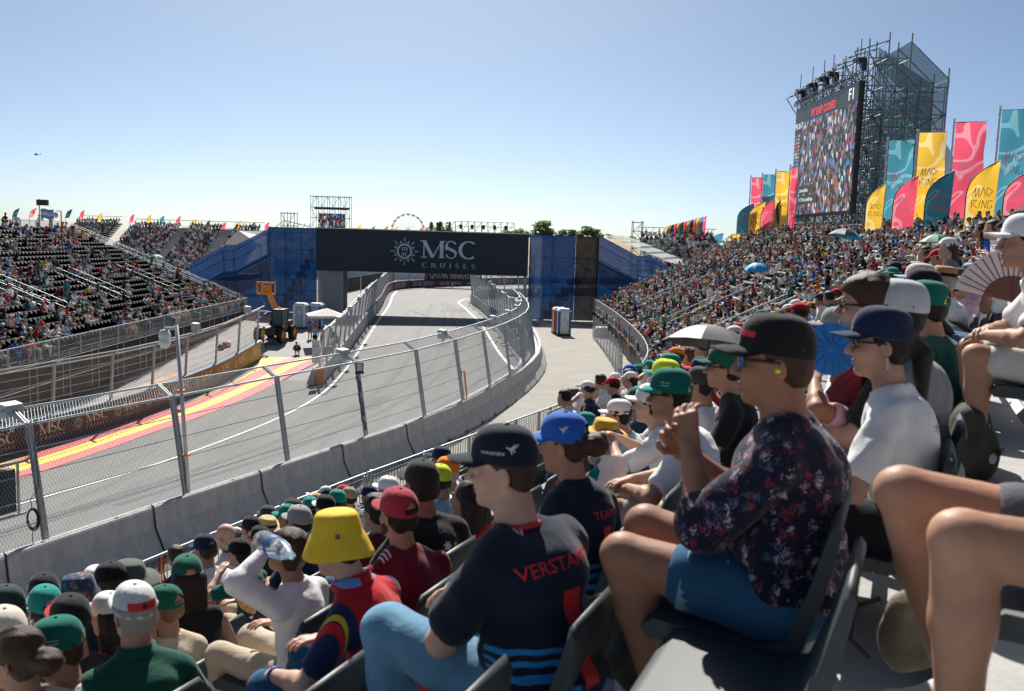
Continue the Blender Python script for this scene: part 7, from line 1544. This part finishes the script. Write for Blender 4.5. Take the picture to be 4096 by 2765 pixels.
# hill and trees
hx0, hx1 = PY(440, 232, 420)[0], PY(760, 240, 420)[0]; mb = MB(); N = 30; G = []
for i in range(N+1):
    x = hx0+(hx1-hx0)*i/N; h = 12.4*math.sin(math.pi*min(1, max(0, i/N)))**.6-.6*(i/N)*8+.5*math.sin(i*1.7); G.append([(x, 330+j*18, max(.0, h*math.sin(math.pi*j/10)**.8)-.1) for j in range(11)])
tag(mb.grid(np.array(G)).obj('hill', mat('dry_hill', (.38, .27, .16), .95, .3, .06), None, True), kind='structure')
def leaf_mat(name, c):
    m = net_mat(name, c, .0); m.node_tree.nodes['Translucent BSDF'].inputs[0].default_value = (c[0]*1.6, c[1]*1.9, c[2]*1.2, 1); [setattr(n.inputs[0], 'default_value', .5) for n in m.node_tree.nodes if n.type == 'MIX_SHADER' and n.inputs[0].default_value > .1]; return m
LM = [leaf_mat('foliage_a', (.13, .17, .11)), leaf_mat('foliage_b', (.18, .21, .14)), leaf_mat('foliage_c', (.26, .25, .17))]; M_bark = mat('bark', (.12, .08, .05), .9)  # leaf colours paled: distance haze is painted into them
def tree(x, y, z, h, r, k, label, group, seed, conical=False):
    e = empty('tree', (x, y, z), 0, label, 'tree', group); g = np.random.default_rng(seed); mb = MB(); mb.tube([(0, 0, 0), (.02*h, 0, h*.4), (0, .02*h, h*.75)], [.035*h, .025*h, .01*h], 6)
    for t in range(4): a = t*1.6; mb.tube([(0, 0, h*.35), (r*.5*math.cos(a), r*.5*math.sin(a), h*.62)], [.015*h, .005*h], 4)
    mb.obj('trunk', M_bark, e); cl = g.normal(size=(9, 3))*[r*.42, r*.42, h*.16]+[0, 0, h*.66]; n = 420; ci = g.integers(0, 9, n); c = cl[ci]+g.normal(size=(n, 3))*[r*.24, r*.24, h*.09]; c[:, 2] = np.clip(c[:, 2], h*.28, h*1.02)
    if conical: c[:, :2] *= (1.15-c[:, 2:3]/h)*1.4
    s = r*.13*g.uniform(.6, 1.4, n)[:, None]; a = g.normal(size=(n, 3)); a /= np.linalg.norm(a, axis=1, keepdims=True); b = np.cross(a, g.normal(size=(n, 3))); b /= np.linalg.norm(b, axis=1, keepdims=True)
    V = np.stack([c-a*s-b*s*.7, c+a*s-b*s*.7, c+a*s+b*s*.7, c-a*s+b*s*.7], 1).reshape(-1, 3); link('crown', mesh_np('crown', V, np.arange(4*n).reshape(n, 4), [LM[k]]), e); return e
def hillz(x): i = (x-hx0)/(hx1-hx0); return 12.0*math.sin(math.pi*min(1, max(0.02, i)))**.6-4.8*i
for k, (u, h_px, kk) in enumerate([(503, 8, 1), (511, 9, 1), (520, 10, 1), (531, 6, 2), (539, 6, 2), (545, 15, 0), (549, 9, 1), (558, 6, 1), (566, 8, 0), (572, 7, 0), (580, 7, 1), (588, 11, 0), (596, 9, 0), (612, 6, 2), (621, 6, 2), (633, 7, 1), (644, 6, 1), (652, 6, 1), (659, 6, 2), (664, 5, 1)]):
    x = PY(u, 230, 415)[0]; h = h_px*415/900*1.15; tree(x, 415, hillz(x)-.8, h, h*.62, kk, ['dark green round tree on the dry hill', 'mid green tree on the dry hill', 'pale olive shrub on the dry hill'][kk], 'trees on the dry hill', 100+k)
for k, (u, v) in enumerate([(431, 226.5), (437, 227), (441, 226), (446, 226.5), (450, 226.5)]): x = PY(u, 230, 330)[0]; tp = PY(u, v-3, 330)[2]; tree(x, 330, 0, tp, tp*.22, 1, 'slender tree rising behind the middle of the bridge', 'slender trees behind the bridge', 140+k, True)
for k, (u, v) in enumerate([(962, 211), (975, 213), (985, 209), (1015, 214)]): Y = 95; tp = PY(u, v, Y); tree(tp[0], Y, 0, tp[2], 4.2, 0, 'green tree behind the banners at the back railing', 'trees behind the banners', 160+k)
def palm(u, v, Y, k):
    t = PY(u, v, Y); e = empty('palm_tree', (t[0], Y, 0), k, 'palm tree beyond the pole banners', 'tree', 'palms beyond the banners'); mb = MB(); mb.tube([(0, 0, 0), (.1, 0, t[2]*.6), (0, 0, t[2]-.8)], [.3, .2, .17], 7); mb.obj('trunk', M_bark, e)
    for q in range(14):
        a = q*2.4; L = 2.0; mb = MB(); G = []
        for s_ in np.linspace(0, 1, 6): d = L*s_; zz = t[2]-.8+1.1*s_-2.2*s_*s_*(.6+.4*((q*7) % 5)/5); w_ = .28*(1-s_)+.03; G.append([(d*math.cos(a)-w_*math.sin(a), d*math.sin(a)+w_*math.cos(a), zz-.12), (d*math.cos(a), d*math.sin(a), zz), (d*math.cos(a)+w_*math.sin(a), d*math.sin(a)-w_*math.cos(a), zz-.12)])
        mb.grid(np.array(G)); mb.obj('frond', LM[0], e)
for k, (u, v) in enumerate([(739, 230), (752, 229), (783, 227), (790, 228), (796, 227), (801, 229)]): palm(u, v, 150, k)
# masts, flag of blue and white, helicopter
mp = PY(39, 199, 80); e = empty('flood_mast', (mp[0], 80, 0), 0, 'slim mast with a flood light flying a pale blue and white flag', 'mast'); mb = MB(); mb.tube([(0, 0, 0), (0, 0, mp[2])], .05, 6); mb.obj('pole', M_steel, e); mb = MB(); mb.box((.3, 0, mp[2]-.3), (.9, .4, .5)); mb.obj('flood_light', M_dark, e)
fl = empty('striped_flag', (mp[0], 80, PY(39, 214, 80)[2]), 0, 'pale blue and white striped flag with a small sun flying from the slim mast', 'flag')
for k, c in enumerate(((.20, .45, .68), (.72, .73, .74), (.20, .45, .68))): mb = MB(); mb.grid([[(.1+1.1*i/7, .12*math.sin(i*1.1), .45-.28*k-q*.28+.05*math.sin(i*.9)) for i in range(8)] for q in (0, 1)]); mb.obj('stripe', mat('flagstripe%d' % (k % 2), c, .8), fl, True)
mb = MB(); mb.lathe([(.001, 0), (.09, 0)], (0, 0, 0), 10); mb.obj('sun_emblem', MS['yellow'], fl, mw=Matrix.Translation((.65, .02, .02))@Matrix.Rotation(math.pi/2, 4, 'X'))
for u, v, Y, lab in ((61, 211, 85, 'dome camera on a thin mast behind the black seats'), (361, 262, 100, 'pole with a dome camera beyond the forecourt fence'), (541, 287, 90, 'pole with a small camera in front of the blue tower')):
    t = PY(u, v, Y); e = empty('camera_mast', (t[0], Y, 0), 0, lab, 'camera'); mb = MB(); mb.tube([(0, 0, 0), (0, 0, t[2])], .06, 6); mb.tube([(0, 0, t[2]), (-.5, 0, t[2])], .05, 5); mb.obj('mast', M_steel, e); mb = MB(); mb.lathe([(0, .2), (.2, .1), (.22, -.2), (0, -.4)], (-.5, 0, t[2]-.3), 10); mb.obj('dome', M_boxg, e, True)
hp = PY(36.3, 154.3, 1100); e = empty('helicopter', hp, .3, 'small dark helicopter high in the clear sky', 'helicopter'); mb = MB(); mb.lathe([(0, -2.4), (.7, -1.8), (1.0, -.6), (.95, .6), (.4, 1.7), (.22, 2.2), (.16, 5.2), (.0, 5.3)], (0, 0, 0), 10); mb.obj('fuselage', M_dark, e, True, Matrix.Rotation(math.pi/2, 4, 'Y'))
for k in range(3): mb = MB(); mb.bar((0, 0, 1.3), (4.6*math.cos(k*2.1), 4.6*math.sin(k*2.1), 1.3), .3, .05); mb.obj('rotor_blade', M_dark, e)
mb = MB(); mb.box((4.9, 0, .7), (.6, .08, 1.3)); mb.obj('tail_fin', M_dark, e); mb = MB(); mb.tube([(-1.5, .8, -1.3), (1.5, .8, -1.3)], .06, 4); mb.tube([(-1.5, -.8, -1.3), (1.5, -.8, -1.3)], .06, 4); mb.obj('skids', M_dark, e)
# ================================================================ things on the forecourt and the road
def toilet(x, y, z, rz, body, side, label):
    e = empty('portable_toilet', (x, y, z), rz, label, 'toilet', None); w = .55
    mb = MB(); mb.box((0, 0, .09), (1.14, 1.14, .18)); mb.obj('skid_base', M_dark, e)
    mb = MB(); mb.box((0, 0, 1.12), (1.04, 1.04, 1.9)); mb.obj('cabin', body, e)
    for sx in (-1, 1):
        for sy in (-1, 1): mb = MB(); mb.box((sx*.47, sy*.47, 1.12), (.18, .18, 1.92)); mb.obj('corner_post', side, e)
    mb = MB(); mb.add([(sx*a, sy*a, zz) for a, zz in ((.56, 2.06), (.55, 2.16), (.42, 2.30)) for sx, sy in ((-1, -1), (1, -1), (1, 1), (-1, 1))], [(i*4+k, i*4+(k+1) % 4, (i+1)*4+(k+1) % 4, (i+1)*4+k) for i in range(2) for k in range(4)]+[(8, 9, 10, 11)]); mb.obj('roof', mat('toilet_roof', (.72, .72, .70), .5), e)
    mb = MB(); mb.box((.02, -.535, 1.15), (.66, .03, 1.72)); d = mb.obj('door', body, e); mb = MB(); mb.box((.26, -.56, 1.1), (.05, .03, .16)); mb.obj('handle', M_dark, d)
    mb = MB(); mb.box((.02, -.556, 1.45), (.26, .012, .38)); mb.obj('door_sign', mat('toilet_sign', (.6, .66, .7), .5), d); 
    for k, t_ in enumerate(('TOI', 'TOI')): P, w_ = text_polys(t_); flat_print('lettering', P, (-.07, -.563, 1.48-.16*k), (1, 0, 0), (0, 0, 1), .11, M_dark, d, .004, sx=.18/(w_*.11))
    mb = MB()
    for k in range(4): mb.box((0, -.53, 1.9-.05*k), (.7, .03, .02))
    mb.obj('vent', side, e); return e
M_tw = mat('toilet_white', (.70, .70, .68), .45, .06); M_tb = mat('toilet_blue', (.02, .10, .34), .45, .06); M_to = mat('toilet_orange', (.70, .13, .03), .45, .06); M_tlb = mat('toilet_pale_blue', (.22, .42, .56), .45, .06)
t_ = PZ(561, 336, 0); toilet(t_[0]+.2, t_[1]+.4, .02, .12, M_tw, M_tb, 'white portable toilet with blue corners beside the road mesh fence'); toilet(t_[0]-.12, t_[1]+1.7, .02, .12, M_tw, M_to, 'white portable toilet with orange corners behind the blue-cornered one')
t_ = PS(297, 330); toilet(t_[0], t_[1]+1.5, float(surf(*t_)), -.1, M_tlb, M_tw, 'pale blue portable toilet in the shade of the netted tower'); toilet(t_[0]+1.3, t_[1]+2.0, float(surf(*t_)), -.1, M_tlb, M_tb, 'darker blue portable toilet beside the pale blue one')
# telehandler
tp = PS(271, 341); tz = float(surf(*tp)); th = empty('telehandler', (tp[0]+.3, tp[1]+.4, tz), R_(-96), 'orange telehandler with its boom raised, parked at the end of the board wall', 'telehandler')
M_tor = mat('machine_orange', (.78, .27, .015), .4, .1, 4); M_mk = mat('machine_black', (.018, .018, .018), .5)
mb = MB(); mb.box((0, 0, .95), (4.2, 1.5, .55)); mb.box((-1.3, 0, 1.35), (1.5, 1.5, .5)); mb.obj('chassis', M_mk, th)
mb = MB(); mb.add([(-2.2, -.75, .9), (-2.2, .2, .9), (-.6, .2, .9), (-.6, -.75, .9), (-2.1, -.7, 1.5), (-2.1, .15, 1.5), (-.6, .15, 1.9), (-.6, -.7, 1.9)], [(0, 3, 2, 1), (4, 5, 6, 7), (0, 1, 5, 4), (1, 2, 6, 5), (2, 3, 7, 6), (3, 0, 4, 7)]); mb.obj('engine_hood', M_tor, th)
mb = MB(); x0, x1, y0, y1 = -.5, .95, .0, .85; mb.box(((x0+x1)/2, (y0+y1)/2, 2.62), (1.5, .95, .1)); 
for xx in (x0, x1):
    for yy in (y0, y1): mb.tube([(xx, yy, 1.2), (xx*.95, yy, 2.6)], .05, 5)
mb.box(((x0+x1)/2, y1, 1.25), (1.4, .08, .5)); cabo = mb.obj('cab', M_mk, th); mb = MB(); mb.box(((x0+x1)/2, (y0+y1)/2, 1.95), (1.36, .82, 1.2)); mb.obj('cab_glass', mat('cab_glass', (.10, .14, .15), .1, 0, spec=.8), cabo)
mb = MB(); mb.lathe([(0, .16), (.08, .13), (.09, 0)], (.2, .4, 2.67), 8); mb.obj('beacon', M_orange, cabo)
for wx in (-1.35, 1.35):
    for wy in (-.95, .95):
        wo = empty('wheel', (wx, wy, .62)); wo.parent = th; Rm = Matrix.Rotation(math.pi/2, 4, 'X')
        mb = MB(); mb.lathe([(.34, -.22), (.56, -.22), (.62, -.16), (.62, .16), (.56, .22), (.34, .22), (.34, -.22)], (0, 0, 0), 22)
        for k in range(22): a = k*2*math.pi/22; mb.box((.62*math.cos(a), .62*math.sin(a), .1*(-1)**k), (.07, .07, .22), a)
        mb.obj('tyre', M_black, wo, False, Rm); mb = MB(); mb.lathe([(0, -.14), (.16, -.14), (.18, -.05), (.30, -.06), (.34, -.2), (.34, .2), (.30, .06), (.18, .05), (.16, .14), (0, .14)], (0, 0, 0), 18); mb.obj('rim', M_tor, wo, False, Rm)
A, B = Vector((-1.7, -.32, 1.75)), Vector((1.25, -.25, 4.3)); mb = MB(); mb.bar(A, A.lerp(B, .75), .34, .42); bm_ = mb.obj('boom', M_tor, th); mb = MB(); mb.bar(A.lerp(B, .6), B, .26, .3); mb.obj('boom_extension', mat('machine_orange_worn', (.70, .30, .05), .5, .25, 6), th)
mb = MB(); mb.tube([(-.2, -.3, 1.2), tuple(A.lerp(B, .42))], .06, 6); mb.obj('lift_ram', M_steel, th); mb = MB(); mb.tube([tuple(B), (1.45, -.25, 3.9)], .12, 6); mb.obj('fork_head', M_mk, th)
mb = MB()
for z in (3.95, 4.85): mb.bar((1.5, -1.0, z), (1.5, .5, z), .14, .16)
for y in (-1.0, -.62, .12, .5): mb.bar((1.5, y, 3.9), (1.5, y, 4.95), .12, .12)
mb.box((1.5, -.25, 4.3), (.1, .6, .6)); mb.obj('carriage', M_tor, th)
for y in (-.85, .35): mb = MB(); mb.tube([(1.5, y, 3.95), (1.55, -.25, 3.0)], .03, 5); mb.obj('sling', mat('green_sling', (.03, .35, .16), .7), th)
P, w_ = text_polys('JCB'); flat_print('lettering', P, (-1.75, -.77, 1.35), (1, 0, 0), (0, 0, 1), .26, M_whp, th); P, w_ = text_polys('JCB'); flat_print('lettering', P, (.9, .90, 1.2), (-1, 0, 0), (0, 0, 1), .22, M_whp, th)
# parasol, standing and crouching people on the forecourt
pp_ = PS(327, 344); pz_ = float(surf(*pp_)); e = empty('parasol', (pp_[0], pp_[1], pz_), .3, 'square cream parasol at the end of the forecourt catch fence', 'parasol'); mb = MB(); mb.tube([(0, 0, 0), (0, 0, 2.9)], .035, 6); mb.obj('pole', M_steel_d, e); mb = MB()
mb.add([(0, 0, 2.95), (-1.6, -1.3, 2.4), (1.3, -1.3, 2.4), (1.3, 1.3, 2.4), (-1.6, 1.3, 2.4), (-1.6, -1.3, 2.2), (1.3, -1.3, 2.2), (1.3, 1.3, 2.2), (-1.6, 1.3, 2.2)], [(0, 1, 2), (0, 2, 3), (0, 3, 4), (0, 4, 1), (1, 5, 6, 2), (2, 6, 7, 3), (3, 7, 8, 4), (4, 8, 5, 1)]); mb.obj('canopy', mat('cream_canvas', (.66, .62, .55), .8), e)
of_ = lambda **k: dict(dict(skin='s1', shirt='white', leg='denim', hat='white', hair='h0'), **k)
for (u, v, m_, rz, of, lab) in ((315, 346.5, 0, -1.2, of_(shirt='light blue', leg='black', hat='black'), 'standing person in a pale blue shirt by the parasol'), (322.5, 347, 1, -1.6, of_(), 'standing person in a white tee and jeans by the parasol'), (310, 338, 2, -1, of_(shirt='blue'), 'person in a blue top standing behind the parasol'), (263, 348, 0, .4, of_(shirt='neon yellow') if False else of_(shirt='yellow', leg='denim'), 'marshal in a yellow vest at the end of the board wall')):
    p = PS(u, v); place_figure(TSM[m_], of, p[0], p[1], float(surf(*p)), rz, 1.0, lab, 'people on the forecourt')
t9 = crowd_template(.024, 7, 'none', 'short', dict(lean=42, hpitch=26, seat=.30, knee=.26, kz=.50, ankle=.10, hands=((.36, .1, .24), (.36, -.1, .24)))); p = PS(297.5, 353.5); place_figure(tmesh(t9, 'crouching_figure'), of_(shirt='teal', leg='black'), p[0], p[1], float(surf(*p)), -1.5, 1.05, 'person crouching on the forecourt with hands to the ground', 'people on the forecourt')
for k, (u, v) in enumerate(((331, 343), (335, 349))): p = PS(u, v); place_figure(TMM[k+1], of_(shirt='maroon', hat='red'), p[0], p[1]+.6, float(surf(*p))-.05, -1.8, 1.0, ('seated person in maroon under the parasol', 'seated person in maroon beside the wall end')[k], 'people on the forecourt')
# tarpaulin-covered seats near the toilets
p = PS(310, 332); mb = MB(); mb.lathe([(0, .9), (.3, .8), (.45, .4), (.5, 0)], (p[0], p[1]+1, float(surf(*p))), 10); tag(mb.obj('equipment_case', M_to, None, True), 'orange covered equipment beside the pale blue toilet', 'equipment')
# shopping bags behind the board wall fence
for k, (u, v, c) in enumerate(((228, 346, M_whp), (224.5, 347, MS['red']), (221, 349, M_dark))): p = PS(u, v); mb = MB(); mb.lathe([(0, .42), (.12, .40), (.24, .25), (.28, .1), (.22, 0), (0, 0)], (0, 0, 0), 9); o = mb.obj('bag', c, None, True); o.location = (p[0], p[1], float(surf(*p))-.02); tag(o, ('white plastic bag by the board wall fence', 'red bag by the board wall fence', 'black bag by the board wall fence')[k], 'bag')
# mesh fence along the service road
MFc = offset(RAILC, -1.35); MFc = MFc[(MFc[:, 1] > 20) & (MFc[:, 1] < 76)]; mf = empty('mesh_fence', (*MFc[0], 0), 0, 'grey welded mesh fence with slim posts along the service road', 'fence'); q = resample(MFc, step=2.5); po = MB(); po.box((0, 0, 1.03), (.06, .06, 2.06)); pom = po.mesh('post', M_steel); pa = MB()
for z in np.arange(.1, 1.96, .2): pa.tube([(0, 0, z), (2.5, 0, z)], .006, 3, False)
for x in np.arange(.1, 2.5, .1): pa.tube([(x, 0, .08), (x, 0, 1.95)], .003, 3, False)
pam = pa.mesh('mesh_panel', M_steel)
for a, b in zip(q[:-1], q[1:]): M, L = frame_at(a, b); Mi = Matrix.Translation((-MFc[0][0], -MFc[0][1], 0)); link('post', pom, mf, Mi@M); link('mesh_panel', pam, mf, Mi@M@Matrix.Scale(L/2.5, 4, (1, 0, 0)))
c_ = PZ(590, 330, 0); mb = MB(); mb.lathe([(0, .9), (.6, .88), (.75, .6), (.8, 0)], (c_[0]+.5, c_[1]-6, 0), 14); tag(mb.obj('water_tank', M_tw, None, True), 'squat white tank behind the mesh fence near the toilets', 'tank')
# umbrellas
def umbrella(p, r, M, label, tilt=(0, 0), M2=None, h=.5):
    e = empty('umbrella', p, 0, label, 'umbrella'); e.rotation_euler = (R_(tilt[0]), R_(tilt[1]), .4); n = 8; mb = MB(); top_ = (0, 0, 0)
    for k in range(n):
        a0, a1 = 2*math.pi*k/n, 2*math.pi*(k+1)/n; mb = MB(); G = []
        for s_ in np.linspace(0, 1, 7): z = -h*r*s_**2.0; am = (a0+a1)/2; sag = .94-.06*s_; G.append([(r*s_*math.cos(a0), r*s_*math.sin(a0), z), (r*s_*sag*math.cos(am), r*s_*sag*math.sin(am), z+.02*r*s_), (r*s_*math.cos(a1), r*s_*math.sin(a1), z)])
        mb.grid(np.array(G)); mb.obj('panel', M2 if (M2 and k in (3, 4, 5)) else M, e, True)
    mb = MB(); mb.tube([(0, 0, .06), (0, 0, -.85)], .009, 6); mb.obj('shaft', M_dark, e)
    for k in range(n): a = 2*math.pi*k/n; mb = MB(); mb.tube([(r*s_*math.cos(a), r*s_*math.sin(a), -h*r*s_**2-.006) for s_ in np.linspace(0, 1, 5)], .004, 3); mb.obj('rib', M_dark, e)
    return e
M_ug = mat('umbrella_grey', (.10, .097, .10), .6, .05); M_ub = mat('umbrella_blue', (.02, .36, .62), .6, .05); M_ur = mat('umbrella_red', (.6, .02, .03), .6); M_un = mat('umbrella_green', (.03, .22, .13), .6)
umbrella(PY(711, 325, 11.2), .60, M_ug, 'grey umbrella over spectators above the front railing', (-8, 10), None, .42); umbrella(PY(757, 263, 42), .6, M_ub, 'bright blue umbrella among the spectators of the packed stand', (10, -10)); umbrella(PY(847, 228.5, 41), .75, M_ub, 'blue and black umbrella below the screen scaffold', (0, 10), M_dark); umbrella(PY(938, 234, 30), .55, M_un, 'green umbrella near the back railing below the banners'); umbrella(PY(56, 298, 62), .9, M_ur, 'red umbrella among the black seats', (0, 12)); umbrella(PY(154.5, 254.5, 84), .75, M_un, 'green umbrella at the end rail of the black seats', (0, -10))
# flags hung on railings
def hung_flag(p, h, w, label, rz): e = empty('striped_flag', p, rz, label, 'flag', None); [ (lambda mb, c: (mb.grid([[(w*(k+i/3)/3*(.45+.55*j/6)+.02*math.sin(j*1.1+i), .03*math.sin(i*1.5+j*.9+k), -h*j/6) for i in range(4)] for j in range(7)]), mb.obj('stripe', mat('spain_'+('red' if c else 'yellow'), (.55, .015, .02) if c else (.78, .45, .02), .8), e, True)))(MB(), k != 1) for k in range(3)]
g_ = rowc(0, -.45); 
for u, lab in ((168, 'red and yellow flag tied to the front railing beside the green lettered cap'), (620, 'red and yellow flag high on the far front railing'), (631, 'larger red and yellow flag tied on the far front railing')):
    best = min(range(len(g_)), key=lambda i: (abs(proj((g_[i][0], g_[i][1], 2.55))[0]-u)+ (1e3 if (g_[i][1] < 45) != (u < 300) else 0))); p = g_[best]; hung_flag((p[0]-.06, p[1], 2.5), .75 if u < 300 else (1.5 if u > 625 else 1.4), .22 if u < 300 else .7, lab, R_(65) if u < 300 else R_(90))
# ---------------------------------------------------------------- things in hands and under seats
def hand_fan(p, r, a0, a1, rot, Mi, Mo, label, inner=.45, n=18):
    e = empty('hand_fan', p, 0, label, 'fan'); e.rotation_euler = rot
    for k in range(n):
        b0, b1 = R_(a0+(a1-a0)*k/n), R_(a0+(a1-a0)*(k+1)/n); mb = MB(); zf = .004*(-1)**k
        mb.add([(r*inner*math.cos(b0), zf, r*inner*math.sin(b0)), (r*math.cos(b0), zf, r*math.sin(b0)), (r*math.cos(b1), -zf, r*math.sin(b1)), (r*inner*math.cos(b1), -zf, r*inner*math.sin(b1))], [(0, 1, 2, 3)]); mb.obj('leaf_fold', Mo, e)
        mb = MB(); mb.bar((0, zf, 0), (r*.96*math.cos(b0), zf-.004, r*.96*math.sin(b0)), .003, .006); mb.obj('rib', Mi, e)
        mb = MB(); mb.add([(0, zf*.3, 0), (r*inner*math.cos(b0), zf, r*inner*math.sin(b0)), (r*inner*math.cos(b1), -zf, r*inner*math.sin(b1))], [(0, 1, 2)]); mb.obj('stick', Mi, e)
    return e
M_fw = mat('fan_white', (.66, .58, .60), .7, .1, 20); M_fb = mat('fan_brown', (.16, .05, .03), .5); M_fbl = mat('fan_blue', (.02, .22, .62), .6); M_fr = mat('fan_red', (.5, .02, .03), .6); M_ft = mat('fan_wood', (.55, .30, .12), .6, .15, 30)
hand_fan(PY(1011, 302, 5.1), .30, 10, 168, (R_(-8), 0, R_(-20)), M_fb, M_fw, 'large white pleated fan with brown ribs held up by a man', .5)
hand_fan(PY(831, 349, 3.9), .115, 0, 360, (R_(-5), 0, R_(-25)), M_fbl, M_fbl, 'round bright blue fan between the floral blouse and the ponytail', .3, 26)
hand_fan(PY(826, 392, 3.9), .16, -62, 62, (R_(-5), 0, R_(-25)), mat('fan_dark_red', (.18, .02, .03), .5), M_fr, 'red lace fan below the round blue fan', .62, 18)
hand_fan(PY(258, 592, 5.0), .125, 100, 262, (R_(-10), 0, R_(25)), M_ft, M_ft, 'pale wooden folding fan beside the white hoodie', .35, 16)
# bottle
bp_ = Vector(PY(292, 556, 3.75)); bq_ = Vector(PY(264, 541, 3.95)); e = empty('water_bottle', bp_, 0, 'clear plastic water bottle with a blue band held to the mouth', 'bottle'); L_ = (bq_-bp_).length; gl = mat('bottle_plastic', (.75, .85, .9), .08, 0); gb = gl.node_tree.nodes['Principled BSDF']; gb.inputs['Transmission Weight'].default_value = .85; gb.inputs['IOR'].default_value = 1.2
Q = (bq_-bp_).to_track_quat('Z', 'Y').to_matrix().to_4x4(); mb = MB(); s_ = L_/.22*1.15; mb.lathe([(.012, 0), (.014, .02), (.03, .06), (.034, .09), (.031, .12), (.034, .15), (.034, .20), (.028, .215), (0, .217)], (0, 0, 0), 14); mb.obj('body', gl, e, True, Q@Matrix.Scale(s_, 4)); mb = MB(); mb.lathe([(.0345, .105), (.0345, .13)], (0, 0, 0), 14); mb.obj('label_band', M_tb, e, True, Q@Matrix.Scale(s_*1.02, 4))
# snack bag and phone
c = PY(613, 478, 5.1); e = empty('snack_bag', c, R_(-20), 'white and purple crisp packet held by the person in white', 'packet'); mb = MB(); G = np.array([[(x*(.085+.012*math.sin(z*30)), .03*math.cos(x*1.4)*(1-abs(z)*1.6)+.004*math.sin(x*9+z*20), z*.26) for x in np.linspace(-1, 1, 9)] for z in np.linspace(-.5, .5, 9)]); mb.grid(G); mb.grid(G[:, ::-1]*[1, -1, 1]); mb.obj('packet', mat('foil_white', (.66, .64, .66), .3, .1, 20, .3, 30), e, True); mb = MB(); mb.grid(G[:, -3:]*np.array([1.01, 1.05, 1])); mb.obj('purple_edge', mat('foil_purple', (.25, .03, .14), .35), e, True)
c = PY(612, 432, 6.5); e = empty('phone', c, R_(30), 'dark phone held level by the man in the white trucker cap', 'phone'); mb = MB(); mb.box((0, 0, 0), (.16, .078, .010), Matrix.Rotation(R_(20), 3, 'X')); mb.obj('body', M_dark, e); mb = MB(); mb.box((.0, -.003, .007), (.145, .066, .004), Matrix.Rotation(R_(20), 3, 'X')); mb.obj('glass', M_lens, e)
c = PY(962, 326, 5.4); e = empty('phone', c, R_(20), 'black phone held in front of the large white fan', 'phone'); mb = MB(); mb.box((0, 0, 0), (.16, .078, .010), Matrix.Rotation(R_(24), 3, 'Y')); mb.obj('body', M_dark, e); mb = MB(); mb.lathe([(0, 0), (.012, 0), (.012, .004)], (-.05, .0, -.012), 8); mb.obj('lens', M_lens, e)
def backpack(p, s, M, M2, label, rz):
    e = empty('backpack', p, rz, label, 'backpack'); F = Field((-.3, -.25, -.02), (.3, .25, .6), .014); F.ell((0, 0, .22), (.20, .14, .25), None, .05); F.ell((.05, -.1, .15), (.13, .07, .14), None, .03); F.cap((-.1, -.02, .40), (.1, -.02, .40), .07, k=.06); F.folds(.012, 1.1, int(s*100)); F.cut((0, 0, 0), (0, 0, -1)); v_, q_, m_ = F.mesh(); o = link('bag_body', mesh_np('bag_body', v_*s, q_, [M], m_*0, True), e)
    mb = MB(); mb.tube([Vector(q)*s for q in ((-.12, .1, .42), (-.2, .2, .35), (-.22, .22, .15), (-.14, .14, .04))], .018*s, 5); mb.obj('strap', M2, e, True); mb = MB(); mb.tube([Vector(q)*s for q in ((-.04, 0, .46), (0, 0, .52), (.04, 0, .46))], .010*s, 5); mb.obj('grab_loop', M2, e, True); mb = MB(); mb.box(Vector((.04, -.19, .2))*s, (.12*s, .012, .03*s)); mb.obj('buckle_flap', M2, e); return e
M_ol = mat('olive_canvas', (.15, .14, .095), .85, .2, 8, .3, 60); M_bk = mat('black_nylon', (.012, .013, .014), .6, .2, 8, .3, 60)
z14 = rowz(13)
backpack((*PY(905, 640, 2.55)[:2], PY(905, 668, 2.55)[2]), .50, M_ol, M_bk, 'olive canvas backpack on the deck behind the empty grey seat', .6); backpack((*PY(968, 420, 4.55)[:2], rowz(14)), .85, mat('dark_olive_canvas', (.05, .048, .035), .85, .2, 8, .3, 60), M_bk, 'dark olive backpack behind the white trainer', .9); backpack((*PY(650, 640, 3.0)[:2], PY(650, 690, 3.0)[2]), .8, M_bk, M_frame, 'black backpack on the deck under the floral blouse', .3)
